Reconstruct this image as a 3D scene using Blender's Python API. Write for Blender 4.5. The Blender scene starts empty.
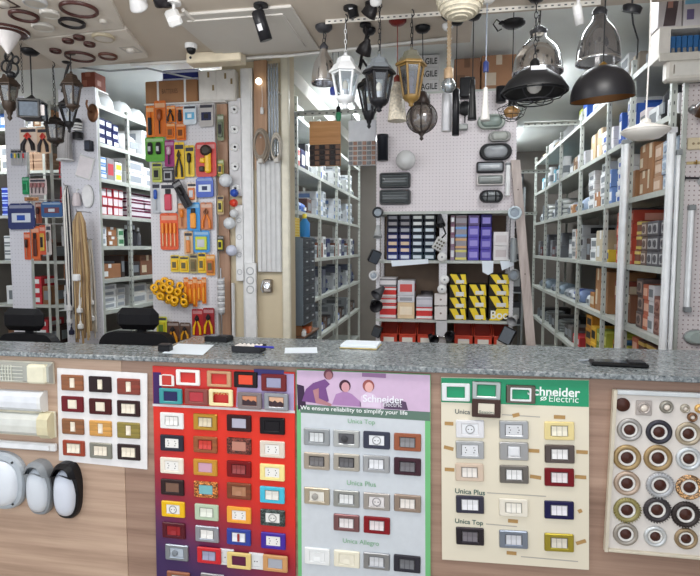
import bpy, bmesh, math, random
from mathutils import Vector, Matrix
random.seed(7)
PI = math.pi
scene = bpy.context.scene
COL = scene.collection
# ---------------------------------------------------------------- camera
F, CX, CY, VPX, VPY = 550.0, 350.0, 288.0, 446.0, 246.5
CAMZ = 1.6
yaw = math.atan((VPX - CX) / math.hypot(F, VPY - CY)); pit = math.atan((CY - VPY) / F)
f_ = Vector((-math.sin(yaw)*math.cos(pit), math.cos(yaw)*math.cos(pit), -math.sin(pit)))
r_ = Vector((math.cos(yaw), math.sin(yaw), 0)); u_ = r_.cross(f_)
cd = bpy.data.cameras.new('camera'); cam = bpy.data.objects.new('camera', cd); COL.objects.link(cam)
cd.sensor_width = 36; cd.lens = 36*F/700; cd.clip_start = 0.05
cam.matrix_world = Matrix(((r_.x, u_.x, -f_.x, 0), (r_.y, u_.y, -f_.y, 0), (r_.z, u_.z, -f_.z, CAMZ), (0, 0, 0, 1)))
scene.camera = cam
def W(x, y, Y):                      # where a line of sight meets the upright plane at depth Y: gives (X, Z)
    d = f_ + (x-CX)/F*r_ + (CY-y)/F*u_; t = Y/d.y
    return d.x*t, CAMZ + d.z*t
def WZ(x, y, Z):                     # the same for a level plane: gives (X, Y)
    d = f_ + (x-CX)/F*r_ + (CY-y)/F*u_; t = (Z-CAMZ)/d.z
    return d.x*t, d.y*t
def WX(x, y, X):                     # the same for a plane along the aisle: gives (Y, Z)
    d = f_ + (x-CX)/F*r_ + (CY-y)/F*u_; t = X/d.x
    return d.y*t, CAMZ + d.z*t
def rect(x0, y0, x1, y1, Y):         # picture box -> centre X, centre Z, width, height on plane Y
    a = W(x0, (y0+y1)/2, Y); b = W(x1, (y0+y1)/2, Y); xm = (x0+x1)/2
    t = W(xm, y0, Y); c = W(xm, y1, Y)
    return (a[0]+b[0])/2, (t[1]+c[1])/2, b[0]-a[0], t[1]-c[1]
# ---------------------------------------------------------------- materials
def lin(c):
    return tuple(((v/255)/12.92 if v/255 <= .04045 else ((v/255+.055)/1.055)**2.4) for v in c)
MATS = {}
def M(c, rough=.5, metal=0, var=.06, scale=18, name='paint', bump=0):
    key = (name, tuple(c), rough, metal, var, scale, bump)
    if key in MATS: return MATS[key]
    m = bpy.data.materials.new(name); m.use_nodes = True; nt = m.node_tree; N = nt.nodes; L = nt.links
    b = N['Principled BSDF']; b.inputs['Roughness'].default_value = rough; b.inputs['Metallic'].default_value = metal
    if not metal and sum(c) < 200: b.inputs['Specular IOR Level'].default_value = .28
    l = lin(c)
    if var or bump:
        tc = N.new('ShaderNodeTexCoord'); no = N.new('ShaderNodeTexNoise'); no.inputs['Scale'].default_value = scale
        no.inputs['Detail'].default_value = 3; L.new(tc.outputs['Object'], no.inputs['Vector'])
        cr = N.new('ShaderNodeValToRGB'); e = cr.color_ramp.elements
        e[0].position = .3; e[1].position = .7
        e[0].color = (*[v*(1-var) for v in l], 1); e[1].color = (*[min(1, v*(1+var)) for v in l], 1)
        L.new(no.outputs['Fac'], cr.inputs['Fac']); L.new(cr.outputs['Color'], b.inputs['Base Color'])
        if bump:
            bp = N.new('ShaderNodeBump'); bp.inputs['Strength'].default_value = bump; bp.inputs['Distance'].default_value = .01
            L.new(no.outputs['Fac'], bp.inputs['Height']); L.new(bp.outputs['Normal'], b.inputs['Normal'])
    else: b.inputs['Base Color'].default_value = (*l, 1)
    MATS[key] = m; return m
def metal(c, rough=.25): return M(c, rough, 1, .04, 12, 'metal')
def glass(c=(235, 240, 245), refl=.12, name='glass', body=0.0):
    key = ('g', tuple(c), refl, body)
    if key in MATS: return MATS[key]
    m = bpy.data.materials.new(name); m.use_nodes = True; nt = m.node_tree; N = nt.nodes; L = nt.links
    N.remove(N['Principled BSDF']); out = N['Material Output']
    tr = N.new('ShaderNodeBsdfTransparent'); tr.inputs[0].default_value = (*lin(c), 1)
    gl = N.new('ShaderNodeBsdfGlossy'); gl.inputs['Roughness'].default_value = .08
    lw = N.new('ShaderNodeLayerWeight'); lw.inputs['Blend'].default_value = .35
    ma = N.new('ShaderNodeMath'); ma.operation = 'MULTIPLY_ADD'; ma.inputs[1].default_value = .6; ma.inputs[2].default_value = refl
    L.new(lw.outputs['Facing'], ma.inputs[0])
    mx = N.new('ShaderNodeMixShader'); L.new(ma.outputs[0], mx.inputs[0]); L.new(tr.outputs[0], mx.inputs[1]); L.new(gl.outputs[0], mx.inputs[2])
    last = mx
    if body:
        df = N.new('ShaderNodeBsdfDiffuse'); df.inputs[0].default_value = (*lin(c), 1)
        m2 = N.new('ShaderNodeMixShader'); m2.inputs[0].default_value = body
        L.new(mx.outputs[0], m2.inputs[1]); L.new(df.outputs[0], m2.inputs[2]); last = m2
    L.new(last.outputs[0], out.inputs['Surface'])
    MATS[key] = m; return m
def emit(c, s, name='lamp_glow'):
    key = ('e', tuple(c), s)
    if key in MATS: return MATS[key]
    m = bpy.data.materials.new(name); m.use_nodes = True; b = m.node_tree.nodes['Principled BSDF']
    b.inputs['Base Color'].default_value = (*lin(c), 1); b.inputs['Emission Color'].default_value = (*lin(c), 1); b.inputs['Emission Strength'].default_value = s
    MATS[key] = m; return m
def texmat(name, build, rough=.5):
    m = bpy.data.materials.new(name); m.use_nodes = True; nt = m.node_tree
    b = nt.nodes['Principled BSDF']; b.inputs['Roughness'].default_value = rough
    build(nt.nodes, nt.links, b); return m
def ramp(N, stops):
    cr = N.new('ShaderNodeValToRGB'); e = cr.color_ramp.elements
    while len(e) < len(stops): e.new(.5)
    for el, (p, c) in zip(e, stops): el.position = p; el.color = (*lin(c), 1)
    return cr
def wood(name, c0, c1, c2, sx=.6, sz=14, rough=.5, axis='X'):
    def bld(N, L, b):
        tc = N.new('ShaderNodeTexCoord'); mp = N.new('ShaderNodeMapping')
        mp.inputs['Scale'].default_value = (sx, sz, sz) if axis == 'X' else (sz, sz, sx)
        L.new(tc.outputs['Object'], mp.inputs['Vector'])
        n = N.new('ShaderNodeTexNoise'); n.inputs['Scale'].default_value = 1.6; n.inputs['Detail'].default_value = 6; n.inputs['Roughness'].default_value = .62
        L.new(mp.outputs[0], n.inputs['Vector'])
        cr = ramp(N, [(.3, c0), (.5, c1), (.7, c2)]); L.new(n.outputs['Fac'], cr.inputs['Fac']); L.new(cr.outputs['Color'], b.inputs['Base Color'])
    return texmat(name, bld, rough)
WHITE = M((226, 226, 226), .45); OFFW = M((214, 210, 200), .5); CREAM = M((232, 224, 200), .45); BLACK = M((22, 22, 25), .4); DARK = M((42, 42, 46), .5)
GREY = M((128, 132, 134), .5); STEEL = metal((180, 180, 182), .35); CHROME = metal((236, 236, 238), .16); RACK = M((180, 184, 178), .45, 0, .06); CARD = M((150, 108, 74), .8, 0, .08, 8, 'cardboard')
BRASS = metal((190, 150, 80), .3); GLASS = glass(); SMOKE = glass((150, 150, 155), .15)
# ---------------------------------------------------------------- mesh builder
def T(x, y, z): return Matrix.Translation((x, y, z))
def RX(a): return Matrix.Rotation(a, 4, 'X')
def RY(a): return Matrix.Rotation(a, 4, 'Y')
def RZ(a): return Matrix.Rotation(a, 4, 'Z')
FACE = RX(PI/2)                                    # turns +Z towards the viewer (-Y)
class MB:
    def __init__(s): s.v = []; s.f = []; s.mi = []; s.sm = []
    def add(s, vs, fs, m=0, smooth=False, X=None):
        o = len(s.v)
        s.v += [tuple(X @ Vector(p)) for p in vs] if X is not None else [tuple(p) for p in vs]
        for f in fs: s.f.append([i+o for i in f]); s.mi.append(m); s.sm.append(smooth)
        return s
    def box(s, x0, x1, y0, y1, z0, z1, m=0, b=0, X=None):
        if b <= 0:
            v = [(x, y, z) for z in (z0, z1) for y in (y0, y1) for x in (x0, x1)]
            return s.add(v, [(0, 2, 3, 1), (4, 5, 7, 6), (0, 1, 5, 4), (2, 6, 7, 3), (0, 4, 6, 2), (1, 3, 7, 5)], m, False, X)
        b = min(b, (x1-x0)*.45, (y1-y0)*.45, (z1-z0)*.45); c = ((x0+x1)/2, (y0+y1)/2, (z0+z1)/2); h = ((x1-x0)/2, (y1-y0)/2, (z1-z0)/2)
        v = []; ix = {}
        for sx in (-1, 1):
            for sy in (-1, 1):
                for sz in (-1, 1):
                    for k in range(3):
                        p = [c[i]+(sx, sy, sz)[i]*(h[i]-(0 if i == k else b)) for i in range(3)]
                        ix[(sx, sy, sz, k)] = len(v); v.append(p)
        f = []
        for k in range(3):
            a, d = [i for i in range(3) if i != k]
            for sg in (-1, 1):
                q = []
                for p, r in ((-1, -1), (1, -1), (1, 1), (-1, 1)):
                    t = [0, 0, 0]; t[k] = sg; t[a] = p; t[d] = r; q.append(ix[(*t, k)])
                f.append(q)
            for p in (-1, 1):
                for r in (-1, 1):
                    t = [0, 0, 0]; t[a] = p; t[d] = r; t1 = t[:]; t1[k] = -1; t2 = t[:]; t2[k] = 1
                    f.append([ix[(*t1, a)], ix[(*t2, a)], ix[(*t2, d)], ix[(*t1, d)]])
        for sx in (-1, 1):
            for sy in (-1, 1):
                for sz in (-1, 1): f.append([ix[(sx, sy, sz, k)] for k in range(3)])
        return s.add(v, f, m, False, X)
    def lathe(s, prof, n=16, m=0, X=None, smooth=True, cap=True, ph=0, sx=1, sy=1):
        v = []; f = []
        for r, z in prof:
            for i in range(n):
                a = 2*PI*i/n+ph; v.append((max(r, 1e-4)*math.cos(a)*sx, max(r, 1e-4)*math.sin(a)*sy, z))
        for j in range(len(prof)-1):
            for i in range(n): f.append((j*n+i, j*n+(i+1) % n, (j+1)*n+(i+1) % n, (j+1)*n+i))
        s.add(v, f, m, smooth, X)
        if cap:
            for j in (0, len(prof)-1):
                if prof[j][0] > 1e-3: s.add(v[j*n:(j+1)*n], [tuple(range(n))], m, False, X)
        return s
    def cyl(s, x, y, z0, z1, r, n=14, m=0, X=None, r2=None): 
        t = T(x, y, 0); return s.lathe([(r, z0), (r if r2 is None else r2, z1)], n, m, (X @ t) if X is not None else t)
    def ball(s, x, y, z, r, m=0, n=14, X=None, sx=1, sy=1, sz=1):
        k = max(6, n//2); t = T(x, y, z)
        return s.lathe([(r*math.sin(PI*i/k), -sz*r*math.cos(PI*i/k)) for i in range(k+1)], n, m, (X @ t) if X is not None else t, sx=sx, sy=sy)
    def torus(s, R, r, n=24, k=8, m=0, X=None, sx=1, sy=1):
        v = []; f = []
        for i in range(n):
            a = 2*PI*i/n
            for j in range(k):
                q = 2*PI*j/k; v.append(((R+r*math.cos(q))*math.cos(a)*sx, (R+r*math.cos(q))*math.sin(a)*sy, r*math.sin(q)))
        for i in range(n):
            for j in range(k): f.append((i*k+j, ((i+1) % n)*k+j, ((i+1) % n)*k+(j+1) % k, i*k+(j+1) % k))
        return s.add(v, f, m, True, X)
    def tube(s, pts, r, n=8, m=0, X=None):
        pts = [Vector(p) for p in pts]; v = []; f = []; up = None; K = len(pts)
        for i, p in enumerate(pts):
            d = (pts[min(i+1, K-1)]-pts[max(i-1, 0)]).normalized()
            if up is None: up = Vector((0, 0, 1)) if abs(d.z) < .9 else Vector((1, 0, 0))
            a = d.cross(up).normalized(); up = a.cross(d).normalized()
            rr = r[i] if isinstance(r, (list, tuple)) else r
            for j in range(n): q = 2*PI*j/n; v.append(p+a*math.cos(q)*rr+up*math.sin(q)*rr)
        for i in range(K-1):
            for j in range(n): f.append((i*n+j, i*n+(j+1) % n, (i+1)*n+(j+1) % n, (i+1)*n+j))
        s.add(v, f, m, True, X); s.add(v[:n], [tuple(range(n))], m, False, X); s.add(v[-n:], [tuple(range(n))], m, False, X); return s
    def prism(s, poly, y0, y1, m=0, X=None, smooth=False):       # outline in XZ, thickness along Y
        n = len(poly); v = [(x, y0, z) for x, z in poly]+[(x, y1, z) for x, z in poly]
        s.add(v, [tuple(range(n)), tuple(range(n, 2*n))], m, False, X)
        return s.add(v, [(i, (i+1) % n, n+(i+1) % n, n+i) for i in range(n)], m, smooth, X)
    def ring(s, outer, inner, y0, y1, m=0, X=None):              # outline with a hole
        n = len(outer); v = [(x, y, z) for y in (y0, y1) for pl in (outer, inner) for x, z in pl]; f = []
        for i in range(n):
            j = (i+1) % n
            f += [(i, j, n+j, n+i), (2*n+i, 2*n+j, 3*n+j, 3*n+i), (i, j, 2*n+j, 2*n+i), (n+i, n+j, 3*n+j, 3*n+i)]
        return s.add(v, f, m, False, X)
    def build(s, name, mats, parent=None, loc=(0, 0, 0), rot=(0, 0, 0)):
        me = bpy.data.meshes.new(name); me.from_pydata(s.v, [], s.f)
        for m in (mats if isinstance(mats, (list, tuple)) else [mats]): me.materials.append(m)
        me.polygons.foreach_set('material_index', s.mi); me.polygons.foreach_set('use_smooth', s.sm)
        bm = bmesh.new(); bm.from_mesh(me); bmesh.ops.recalc_face_normals(bm, faces=bm.faces); bm.to_mesh(me); bm.free()
        o = bpy.data.objects.new(name, me); COL.objects.link(o); o.parent = parent; o.location = loc; o.rotation_euler = rot
        return o
def rpoly(w, h, r, n=4, cx=0, cz=0):               # rounded rectangle outline
    P = []
    for sx, sz, a0 in ((1, 1, 0), (-1, 1, PI/2), (-1, -1, PI), (1, -1, 1.5*PI)):
        for i in range(n+1):
            a = a0+PI/2*i/n; P.append((cx+sx*(w/2-r)+r*math.cos(a), cz+sz*(h/2-r)+r*math.sin(a)))
    return P
def epoly(a, b, n=28, cx=0, cz=0): return [(cx+a*math.cos(2*PI*i/n), cz+b*math.sin(2*PI*i/n)) for i in range(n)]
LABELS = {}
def tag(o, label, cat, group=None):
    o['label'] = label; o['category'] = cat
    if group: o['group'] = group
    LABELS[label] = LABELS.get(label, 0)+1
    return o
def thing(name, label, cat, loc=(0, 0, 0), rot=(0, 0, 0), group=None):
    o = bpy.data.objects.new(name, None); o.empty_display_size = .05; COL.objects.link(o); o.location = loc; o.rotation_euler = rot
    return tag(o, label, cat, group)
def struct(name, mb, m):
    o = mb.build(name, m); o['kind'] = 'structure'; return o
def clone(o, loc, rot, label, group=None):         # a copy of a thing with its parts and their sub-parts
    def rec(a, p):
        c = a.copy(); COL.objects.link(c); c.parent = p
        for ch in list(a.children): rec(ch, c)
        return c
    c = rec(o, None); c.location = loc; c.rotation_euler = rot; tag(c, label, o['category'], group or o.get('group')); return c
def text(body, name, m, parent, loc, width=None, height=None, rot=(PI/2, 0, 0), bold=0, ext=.0006):
    cu = bpy.data.curves.new(name, 'FONT'); cu.body = body; cu.size = .1; cu.align_x = 'LEFT'; cu.offset = bold
    o = bpy.data.objects.new(name, cu); COL.objects.link(o); bpy.context.view_layer.update()
    me = bpy.data.meshes.new_from_object(o.evaluated_get(bpy.context.evaluated_depsgraph_get()))
    bpy.data.objects.remove(o); bpy.data.curves.remove(cu)
    xs = [v.co.x for v in me.vertices]; ys = [v.co.y for v in me.vertices]
    x0, x1, y0, y1 = min(xs), max(xs), min(ys), max(ys)
    sx = width/(x1-x0) if width else None; sy = height/(y1-y0) if height else None
    sx = sx or sy; sy = sy or sx
    for v in me.vertices: v.co = ((v.co.x-x0)*sx, (v.co.y-y0)*sy, ext)
    me.materials.clear(); me.materials.append(m); me.name = name
    t = bpy.data.objects.new(name, me); COL.objects.link(t); t.parent = parent; t.location = loc; t.rotation_euler = rot
    return t
ORD = ['first', 'second', 'third', 'fourth', 'fifth', 'sixth', 'seventh', 'eighth', 'ninth', 'tenth', 'eleventh', 'twelfth', 'thirteenth', 'fourteenth']
NUM = ['one', 'two', 'three', 'four', 'five', 'six', 'seven', 'eight', 'nine', 'ten']
# ---------------------------------------------------------------- the setting
XL, XR, YB = -5.0, 1.78, 9.2
def tiles(N, L, b):
    tc = N.new('ShaderNodeTexCoord'); br = N.new('ShaderNodeTexBrick'); br.offset = 0; br.inputs['Scale'].default_value = 1
    br.inputs['Brick Width'].default_value = .4; br.inputs['Row Height'].default_value = .4; br.inputs['Mortar Size'].default_value = .004
    br.inputs['Color1'].default_value = (*lin((178, 168, 152)), 1); br.inputs['Color2'].default_value = (*lin((170, 161, 146)), 1); br.inputs['Mortar'].default_value = (*lin((120, 115, 108)), 1)
    L.new(tc.outputs['Object'], br.inputs['Vector']); L.new(br.outputs['Color'], b.inputs['Base Color'])
struct('floor', MB().box(XL-.1, XR+.1, -3, 2.63, -.27, -.17).box(XL-.1, XR+.1, 2.63, YB+.1, -.27, 0), texmat('floor_tiles', tiles, .35))
PLASTER = M((205, 203, 196), .8, 0, .03, 3, 'plaster'); WALL = M((128, 122, 116), .85, 0, .05, 3, 'plaster'); CEILF = M((200, 189, 176), .8, 0, .04, 3, 'ceiling_paint')
struct('wall_back', MB().box(XL-.1, XR+.1, YB, YB+.1, 0, 3.1), WALL)
struct('wall_left', MB().box(XL-.1, XL, .9, YB, 0, 3.1), WALL)
struct('wall_right', MB().box(XR, XR+.1, .9, YB, 0, 3.1), WALL)
struct('ceiling', MB().box(XL-.1, XR+.1, 2.9, YB+.1, 3.1, 3.2).box(XL-.1, XR+.1, .9, 2.9, 3.1, 3.2), M((222, 226, 224), .8, 0, .03, 3, 'ceiling_paint'))
struct('trim_1', MB().box(XL, XR, .9, 2.9, 2.75, 3.1).box(XL, .12, 2.9, 3.27, 2.75, 3.1), CEILF)      # lowered ceiling over the counter
struct('trim_2', MB().box(-1.62, -1.28, 3.3, YB, 2.97, 3.1), PLASTER)
struct('trim_3', MB().box(-1.36, -.74, 2.62, 3.2, 2.735, 2.75, b=.004).box(-1.30, -.80, 2.68, 3.14, 2.728, 2.735), M((206, 202, 196), .7, 0, .03, 3, 'ceiling_paint'))
# ---------------------------------------------------------------- the counter
def granite(N, L, b):
    tc = N.new('ShaderNodeTexCoord'); v = N.new('ShaderNodeTexVoronoi'); v.inputs['Scale'].default_value = 95; L.new(tc.outputs['Object'], v.inputs['Vector'])
    n = N.new('ShaderNodeTexNoise'); n.inputs['Scale'].default_value = 60; n.inputs['Detail'].default_value = 5; L.new(tc.outputs['Object'], n.inputs['Vector'])
    c1 = ramp(N, [(0, (40, 44, 47)), (.35, (98, 106, 109)), (.7, (142, 147, 148)), (1, (190, 190, 190))]); L.new(v.outputs['Color'], c1.inputs['Fac'])
    c2 = ramp(N, [(.38, (70, 76, 80)), (.62, (158, 163, 164))]); L.new(n.outputs['Fac'], c2.inputs['Fac'])
    mx = N.new('ShaderNodeMix'); mx.data_type = 'RGBA'; mx.inputs[0].default_value = .45; L.new(c1.outputs[0], mx.inputs[6]); L.new(c2.outputs[0], mx.inputs[7]); L.new(mx.outputs[2], b.inputs['Base Color'])
ZT = 1.076
wt = MB()
xs_ = W(166, 345, 2.66)[0]
wt.prism([(0, 0)], 0, 0) if 0 else None
wt.box(-3.7, 1.76, 2.385, 2.66, 1.052, ZT, b=.004).box(xs_, 1.76, 2.655, 3.01, 1.052, ZT, b=.004)
tag(wt.build('counter_worktop', texmat('granite', granite, .22)), 'long speckled grey granite worktop of the shop counter', 'worktop')
cb = thing('shop_counter', 'wood-laminate shop counter base under the granite top, hung with sample boards', 'counter', (0, 2.42, 0))
WOODL = wood('pale_laminate', (152, 124, 104), (186, 156, 134), (208, 180, 156), .35, 9); WOODR = wood('brown_laminate', (126, 98, 82), (156, 126, 108), (178, 148, 128), .35, 9)
xb = W(126, 500, 2.42)[0]
MB().box(-3.6, xb, -.0035, .022, -.17, 1.05, b=.002).build('front_panel', WOODL, cb)['label'] = 'paler front panel at the left end'
MB().box(xb+.001, 1.74, -.0015, .022, -.17, 1.05, b=.002).build('front_panel', WOODR, cb)['label'] = 'darker front panel along the middle and right'
MB().box(-3.6, 1.74, .023, .20, -.17, -.08).box(-3.6, 1.74, .18, .2, -.08, 1.04).box(xs_+.03, 1.74, .2, .55, 1.0, 1.05).box(xs_+.03, 1.74, .52, .55, 0, 1.0).build('carcass', WOODR, cb)
YB_ = 2.409                                        # face of everything screwed to the counter front
def loops(L_, m=0):                                # bridge equal-length outlines [(poly, y)]
    b = MB(); n = len(L_[0][0]); v = [(x, y, z) for pl, y in L_ for x, z in pl]; f = []
    for k in range(len(L_)-1): f += [(k*n+i, k*n+(i+1) % n, (k+1)*n+(i+1) % n, (k+1)*n+i) for i in range(n)]
    return b.add(v, f, m)
FRAME_W = {'open': (.078, .050), 'narrow': (.027, .050), 'square': (.05, .046), 'wide': (.076, .050)}
def finish(c, fin):
    if fin == 'm': return metal(c, .38)
    if fin == 'w': return wood('wood_frame', tuple(int(v*.75) for v in c), c, tuple(min(255, int(v*1.2)) for v in c), 2, 60, .35)
    if fin == 's':
        k = ('stone', tuple(c))
        if k not in MATS:
            def bld(N, L, b):
                tc = N.new('ShaderNodeTexCoord'); n = N.new('ShaderNodeTexNoise'); n.inputs['Scale'].default_value = 90; n.inputs['Detail'].default_value = 4; n.inputs['Distortion'].default_value = 1.5
                L.new(tc.outputs['Object'], n.inputs['Vector']); cr = ramp(N, [(.42, tuple(int(v*.55) for v in c)), (.5, c), (.62, tuple(min(255, int(v*1.5+25)) for v in c))])
                L.new(n.outputs['Fac'], cr.inputs['Fac']); L.new(cr.outputs[0], b.inputs['Base Color'])
            MATS[k] = texmat('marbled_frame', bld, .3)
        return MATS[k]
    return M(c, .3, 0, .02, 30, 'gloss_plastic')
def k_len(a, b, c): return len((a+' switch plate with '+b+' '+c).split()) <= 16
def plate(px, py, fc, fn, mc, mn, kind, where, grp, fin='p', y=YB_, w=.121, h=.079, tilt=0, loc=None, kindname='switch plate'):
    if loc is None: X, Z = W(px, py, y-.008)
    else: X, Z = loc
    hole = FRAME_W.get(kind, (.070, .046))
    t = thing('switch_plate', f'{fn} {kindname} {"with "+mn if k_len(fn, mn, where) else ""}{"," if 1 else ""} {where}'.replace(' ,', ','), 'switch plate', (X, y, Z), (0, tilt, 0), grp)
    hw, hh = hole
    hp = rpoly(hw, hh, .003); 
    loops([(rpoly(w, h, .006), 0), (rpoly(w, h, .006), -.005), (rpoly(w-.006, h-.006, .005), -.009), (rpoly(hw+.006, hh+.006, .003), -.009), (hp, -.0065), (hp, -.001)]).build('frame', finish(fc, fin), t)
    if kind == 'open': return t
    mm = M(mc, .35, 0, .02, 30, 'gloss_plastic')
    md = MB().box(-hw/2+.0008, hw/2-.0008, -.0068, -.001, -hh/2+.0008, hh/2-.0008, b=.0008).build('module', M(tuple(int(v*.62) for v in mc), .4, 0, .02, 30, 'gloss_plastic') if kind in ('rock3', 'rock2', 'wide') else mm, t)
    md['label'] = mn
    if kind in ('rock3', 'rock2', 'wide', 'narrow', 'rock1'):
        n = {'rock3': 3, 'rock2': 2, 'wide': 3, 'narrow': 1, 'rock1': 1}[kind]; ww = (hw-.006)/n
        if kind == 'rock1': ww *= .5
        for i in range(n):
            c0 = (i-(n-1)/2)*ww
            MB().prism([(-.0068, -hh/2+.003), (-.0108, -hh/2+.003), (-.0075, 0), (-.0092, hh/2-.003), (-.0068, hh/2-.003)], -ww/2+.0011, ww/2-.0011, X=T(c0, 0, 0) @ RZ(PI/2) @ Matrix.Scale(1, 4)).build('rocker', mm, md)
    elif kind == 'socket':
        b = MB()
        for dx in (-hw*.27, hw*.24):
            for q in (-.011, 0, .011): b.cyl(dx+(.004 if q == 0 else 0), q, .0066, .0072, .0026, 8, X=FACE)
        b.build('socket_hole', M((60, 58, 60), .6), md)
    elif kind == 'schuko':
        MB().lathe([(.02, .0066), (.02, .0088), (.0165, .0088), (.0158, .007)], 20, 0, FACE, cap=False).build('socket_rim', M(tuple(int(v*.66) for v in mc), .4), md)
        MB().cyl(-.007, -.001, .0066, .0073, .0026, 8, X=FACE).cyl(.007, -.001, .0066, .0073, .0026, 8, X=FACE).build('socket_hole', M((50, 50, 52), .6), md)
    elif kind == 'dimmer':
        MB().lathe([(.015, .0066), (.015, .014), (.012, .016), (0, .016)], 18, 0, FACE @ T(-.008, 0, 0)).build('dial', M(tuple(int(v*.7) for v in mc), .35), md)
    elif kind == 'square':
        MB().box(-hw/2+.006, hw/2-.006, -.009, -.0068, -hh/2+.006, hh/2-.006, b=.001).build('rocker', mm, md)
    elif kind == 'photo':
        b = MB(); Y = -.0072
        b.prism([(-.034, -.021), (.034, -.021), (.034, -.004), (.02, .004), (.008, -.002), (-.006, .008), (-.016, 0), (-.034, .006)], Y, Y+.0004)
        b.build('printed_picture', M((60, 44, 50), .5), md)
    return t
def board_quad(name, label, cat, corners, m, thick, Y, r=None):
    """a flat sheet or board whose four corners (top-left, top-right, bottom-right, bottom-left) lie on plane Y"""
    P = [W(x, y, Y) for x, y in corners]; cx = sum(p[0] for p in P)/4; cz = min(p[1] for p in P)
    t = thing(name, label, cat, (cx, Y, cz))
    MB().prism([(p[0]-cx, p[1]-cz) for p in P], 0, .0088 if thick < .005 else .006).build('panel', m, t)
    return t, cx, cz
# ---- white board with twelve wood-tone frames
board_quad('sample_board', 'white sample board with twelve small switch plates, left of the red poster', 'display board', [(57, 368), (147, 373.5), (147, 469.5), (59, 460.5)], M((232, 228, 226), .5), .006, YB_)
cr = (238, 226, 206); rows = [
 [((140, 84, 48), 'oak brown', 'narrow', 'w'), ((38, 20, 24), 'near-black', 'narrow', 'p'), ((128, 52, 36), 'red-brown', 'narrow', 'w')],
 [((104, 18, 28), 'glossy dark red', 'square', 'p'), ((70, 16, 18), 'maroon', 'square', 'p'), ((48, 24, 24), 'dark chocolate', 'wide', 'p')],
 [((138, 88, 52), 'walnut brown', 'narrow', 'w'), ((206, 150, 76), 'golden oak', 'narrow', 'w'), ((140, 124, 58), 'olive', 'narrow', 'w')],
 [((150, 56, 32), 'rust red', 'wide', 'p'), ((158, 158, 148), 'silver grey', 'wide', 'm'), ((46, 32, 34), 'black-brown', 'wide', 'p')]]
cx3 = [(71.7, 99.5, 128), (71.9, 99.8, 128), (72.4, 100, 128), (73.2, 100.3, 128.2)]; cy3 = [(383, 384.6, 386.9), (404.4, 406.8, 408.8), (426.9, 428.8, 430.7), (448.5, 451, 452.5)]
for i in range(4):
    for j in range(3):
        c, n, k, fn = rows[i][j]
        plate(cx3[i][j], cy3[i][j], c, n, cr, {'narrow': 'slim cream switch', 'square': 'square cream switch', 'wide': 'wide cream switches'}[k], k, f'{ORD[i]} row {["left", "middle", "right"][j]} on the white board', 'plates on the white sample board', fn)
# ---- red poster
def redgrad(N, L, b):
    tc = N.new('ShaderNodeTexCoord'); sp = N.new('ShaderNodeSeparateXYZ'); L.new(tc.outputs['Object'], sp.inputs[0])
    a = N.new('ShaderNodeMath'); a.operation = 'MULTIPLY_ADD'; a.inputs[1].default_value = .62; L.new(sp.outputs['X'], a.inputs[0]); L.new(sp.outputs['Z'], a.inputs[2])
    cr = ramp(N, [(0, (58, 34, 84)), (.14, (92, 40, 84)), (.36, (150, 34, 52)), (.62, (214, 40, 24)), (.9, (224, 44, 20))]); L.new(a.outputs[0], cr.inputs[0]); L.new(cr.outputs[0], b.inputs['Base Color'])
C4 = [(152.5, 366), (294.5, 372.5), (295.5, 600), (157, 590)]
rt, rx, rz = board_quad('poster', 'red and purple poster crowded with coloured switch plates', 'poster', C4, texmat('poster_print', redgrad, .45), .004, YB_)
rt.children[0].name = 'sheet'
def onp(t, x, y): a = W(x, y, YB_); return a[0]-t.location.x, a[1]-t.location.z
def patch(t, name, pts, c, d=.0005, **k):
    return MB().prism([onp(t, *p) for p in pts], -d, -d+.0004).build(name, M(c, .45, 0, .03, 30, 'printed_ink'), t)
patch(rt, 'printed_picture', [(153, 366.5), (294, 373), (294, 410.5), (153.5, 404)], (206, 44, 36), .0006)
patch(rt, 'printed_picture', [(153, 372), (161, 372.4), (163, 404), (153.5, 403.6)], (62, 34, 92), .0010)
patch(rt, 'printed_picture', [(238, 372.5), (294, 374), (294, 411), (236, 407)], (170, 152, 190), .0010)
patch(rt, 'printed_picture', [(254, 368.8), (284, 370.2), (284, 377), (254, 375)], (52, 44, 110), .0014)
patch(rt, 'border_strip', [(152.6, 403.6), (295, 410.6), (295, 413.2), (152.8, 406)], (214, 208, 210), .0014)
text('JAPAN', 'lettering', M((240, 222, 130), .5), rt, (*(lambda q: (q[0], -.0018, q[1]))(onp(rt, 213, 395.5)),), width=.075)
top = [
 (166.8, 380.5, (228, 222, 216), 'small white', (190, 50, 40), 'a red printed emblem', 'card', .055, .056),
 (187.5, 377.8, (236, 232, 226), 'white', 0, 'red poster showing through', 'open', .121, .076),
 (218.7, 379.2, (190, 144, 108), 'tan', 0, 'red poster showing through', 'open', .121, .076),
 (245.3, 380, (26, 20, 22), 'black', (226, 70, 36), 'an orange-red insert', 'blank', .115, .074),
 (273.5, 383, (110, 34, 38), 'dark red', (150, 150, 178), 'a lilac insert', 'blank', .121, .08)]
bot = [
 (170.3, 396.5, (52, 146, 148), 'teal', (38, 40, 84), 'a navy window', 'blank', .117, .076),
 (196, 397, (134, 66, 60), 'brick brown', (176, 48, 58), 'a crimson window', 'blank', .117, .076),
 (220.5, 398, (236, 220, 168), 'pale cream', 0, 'lettered poster showing through', 'open', .119, .08),
 (249.3, 401, (124, 112, 112), 'warm grey', (204, 132, 96), 'a sunset picture', 'photo', .117, .078),
 (276, 402.2, (164, 166, 172), 'silver', (214, 170, 140), 'a skyline picture', 'photo', .117, .08)]
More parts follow.
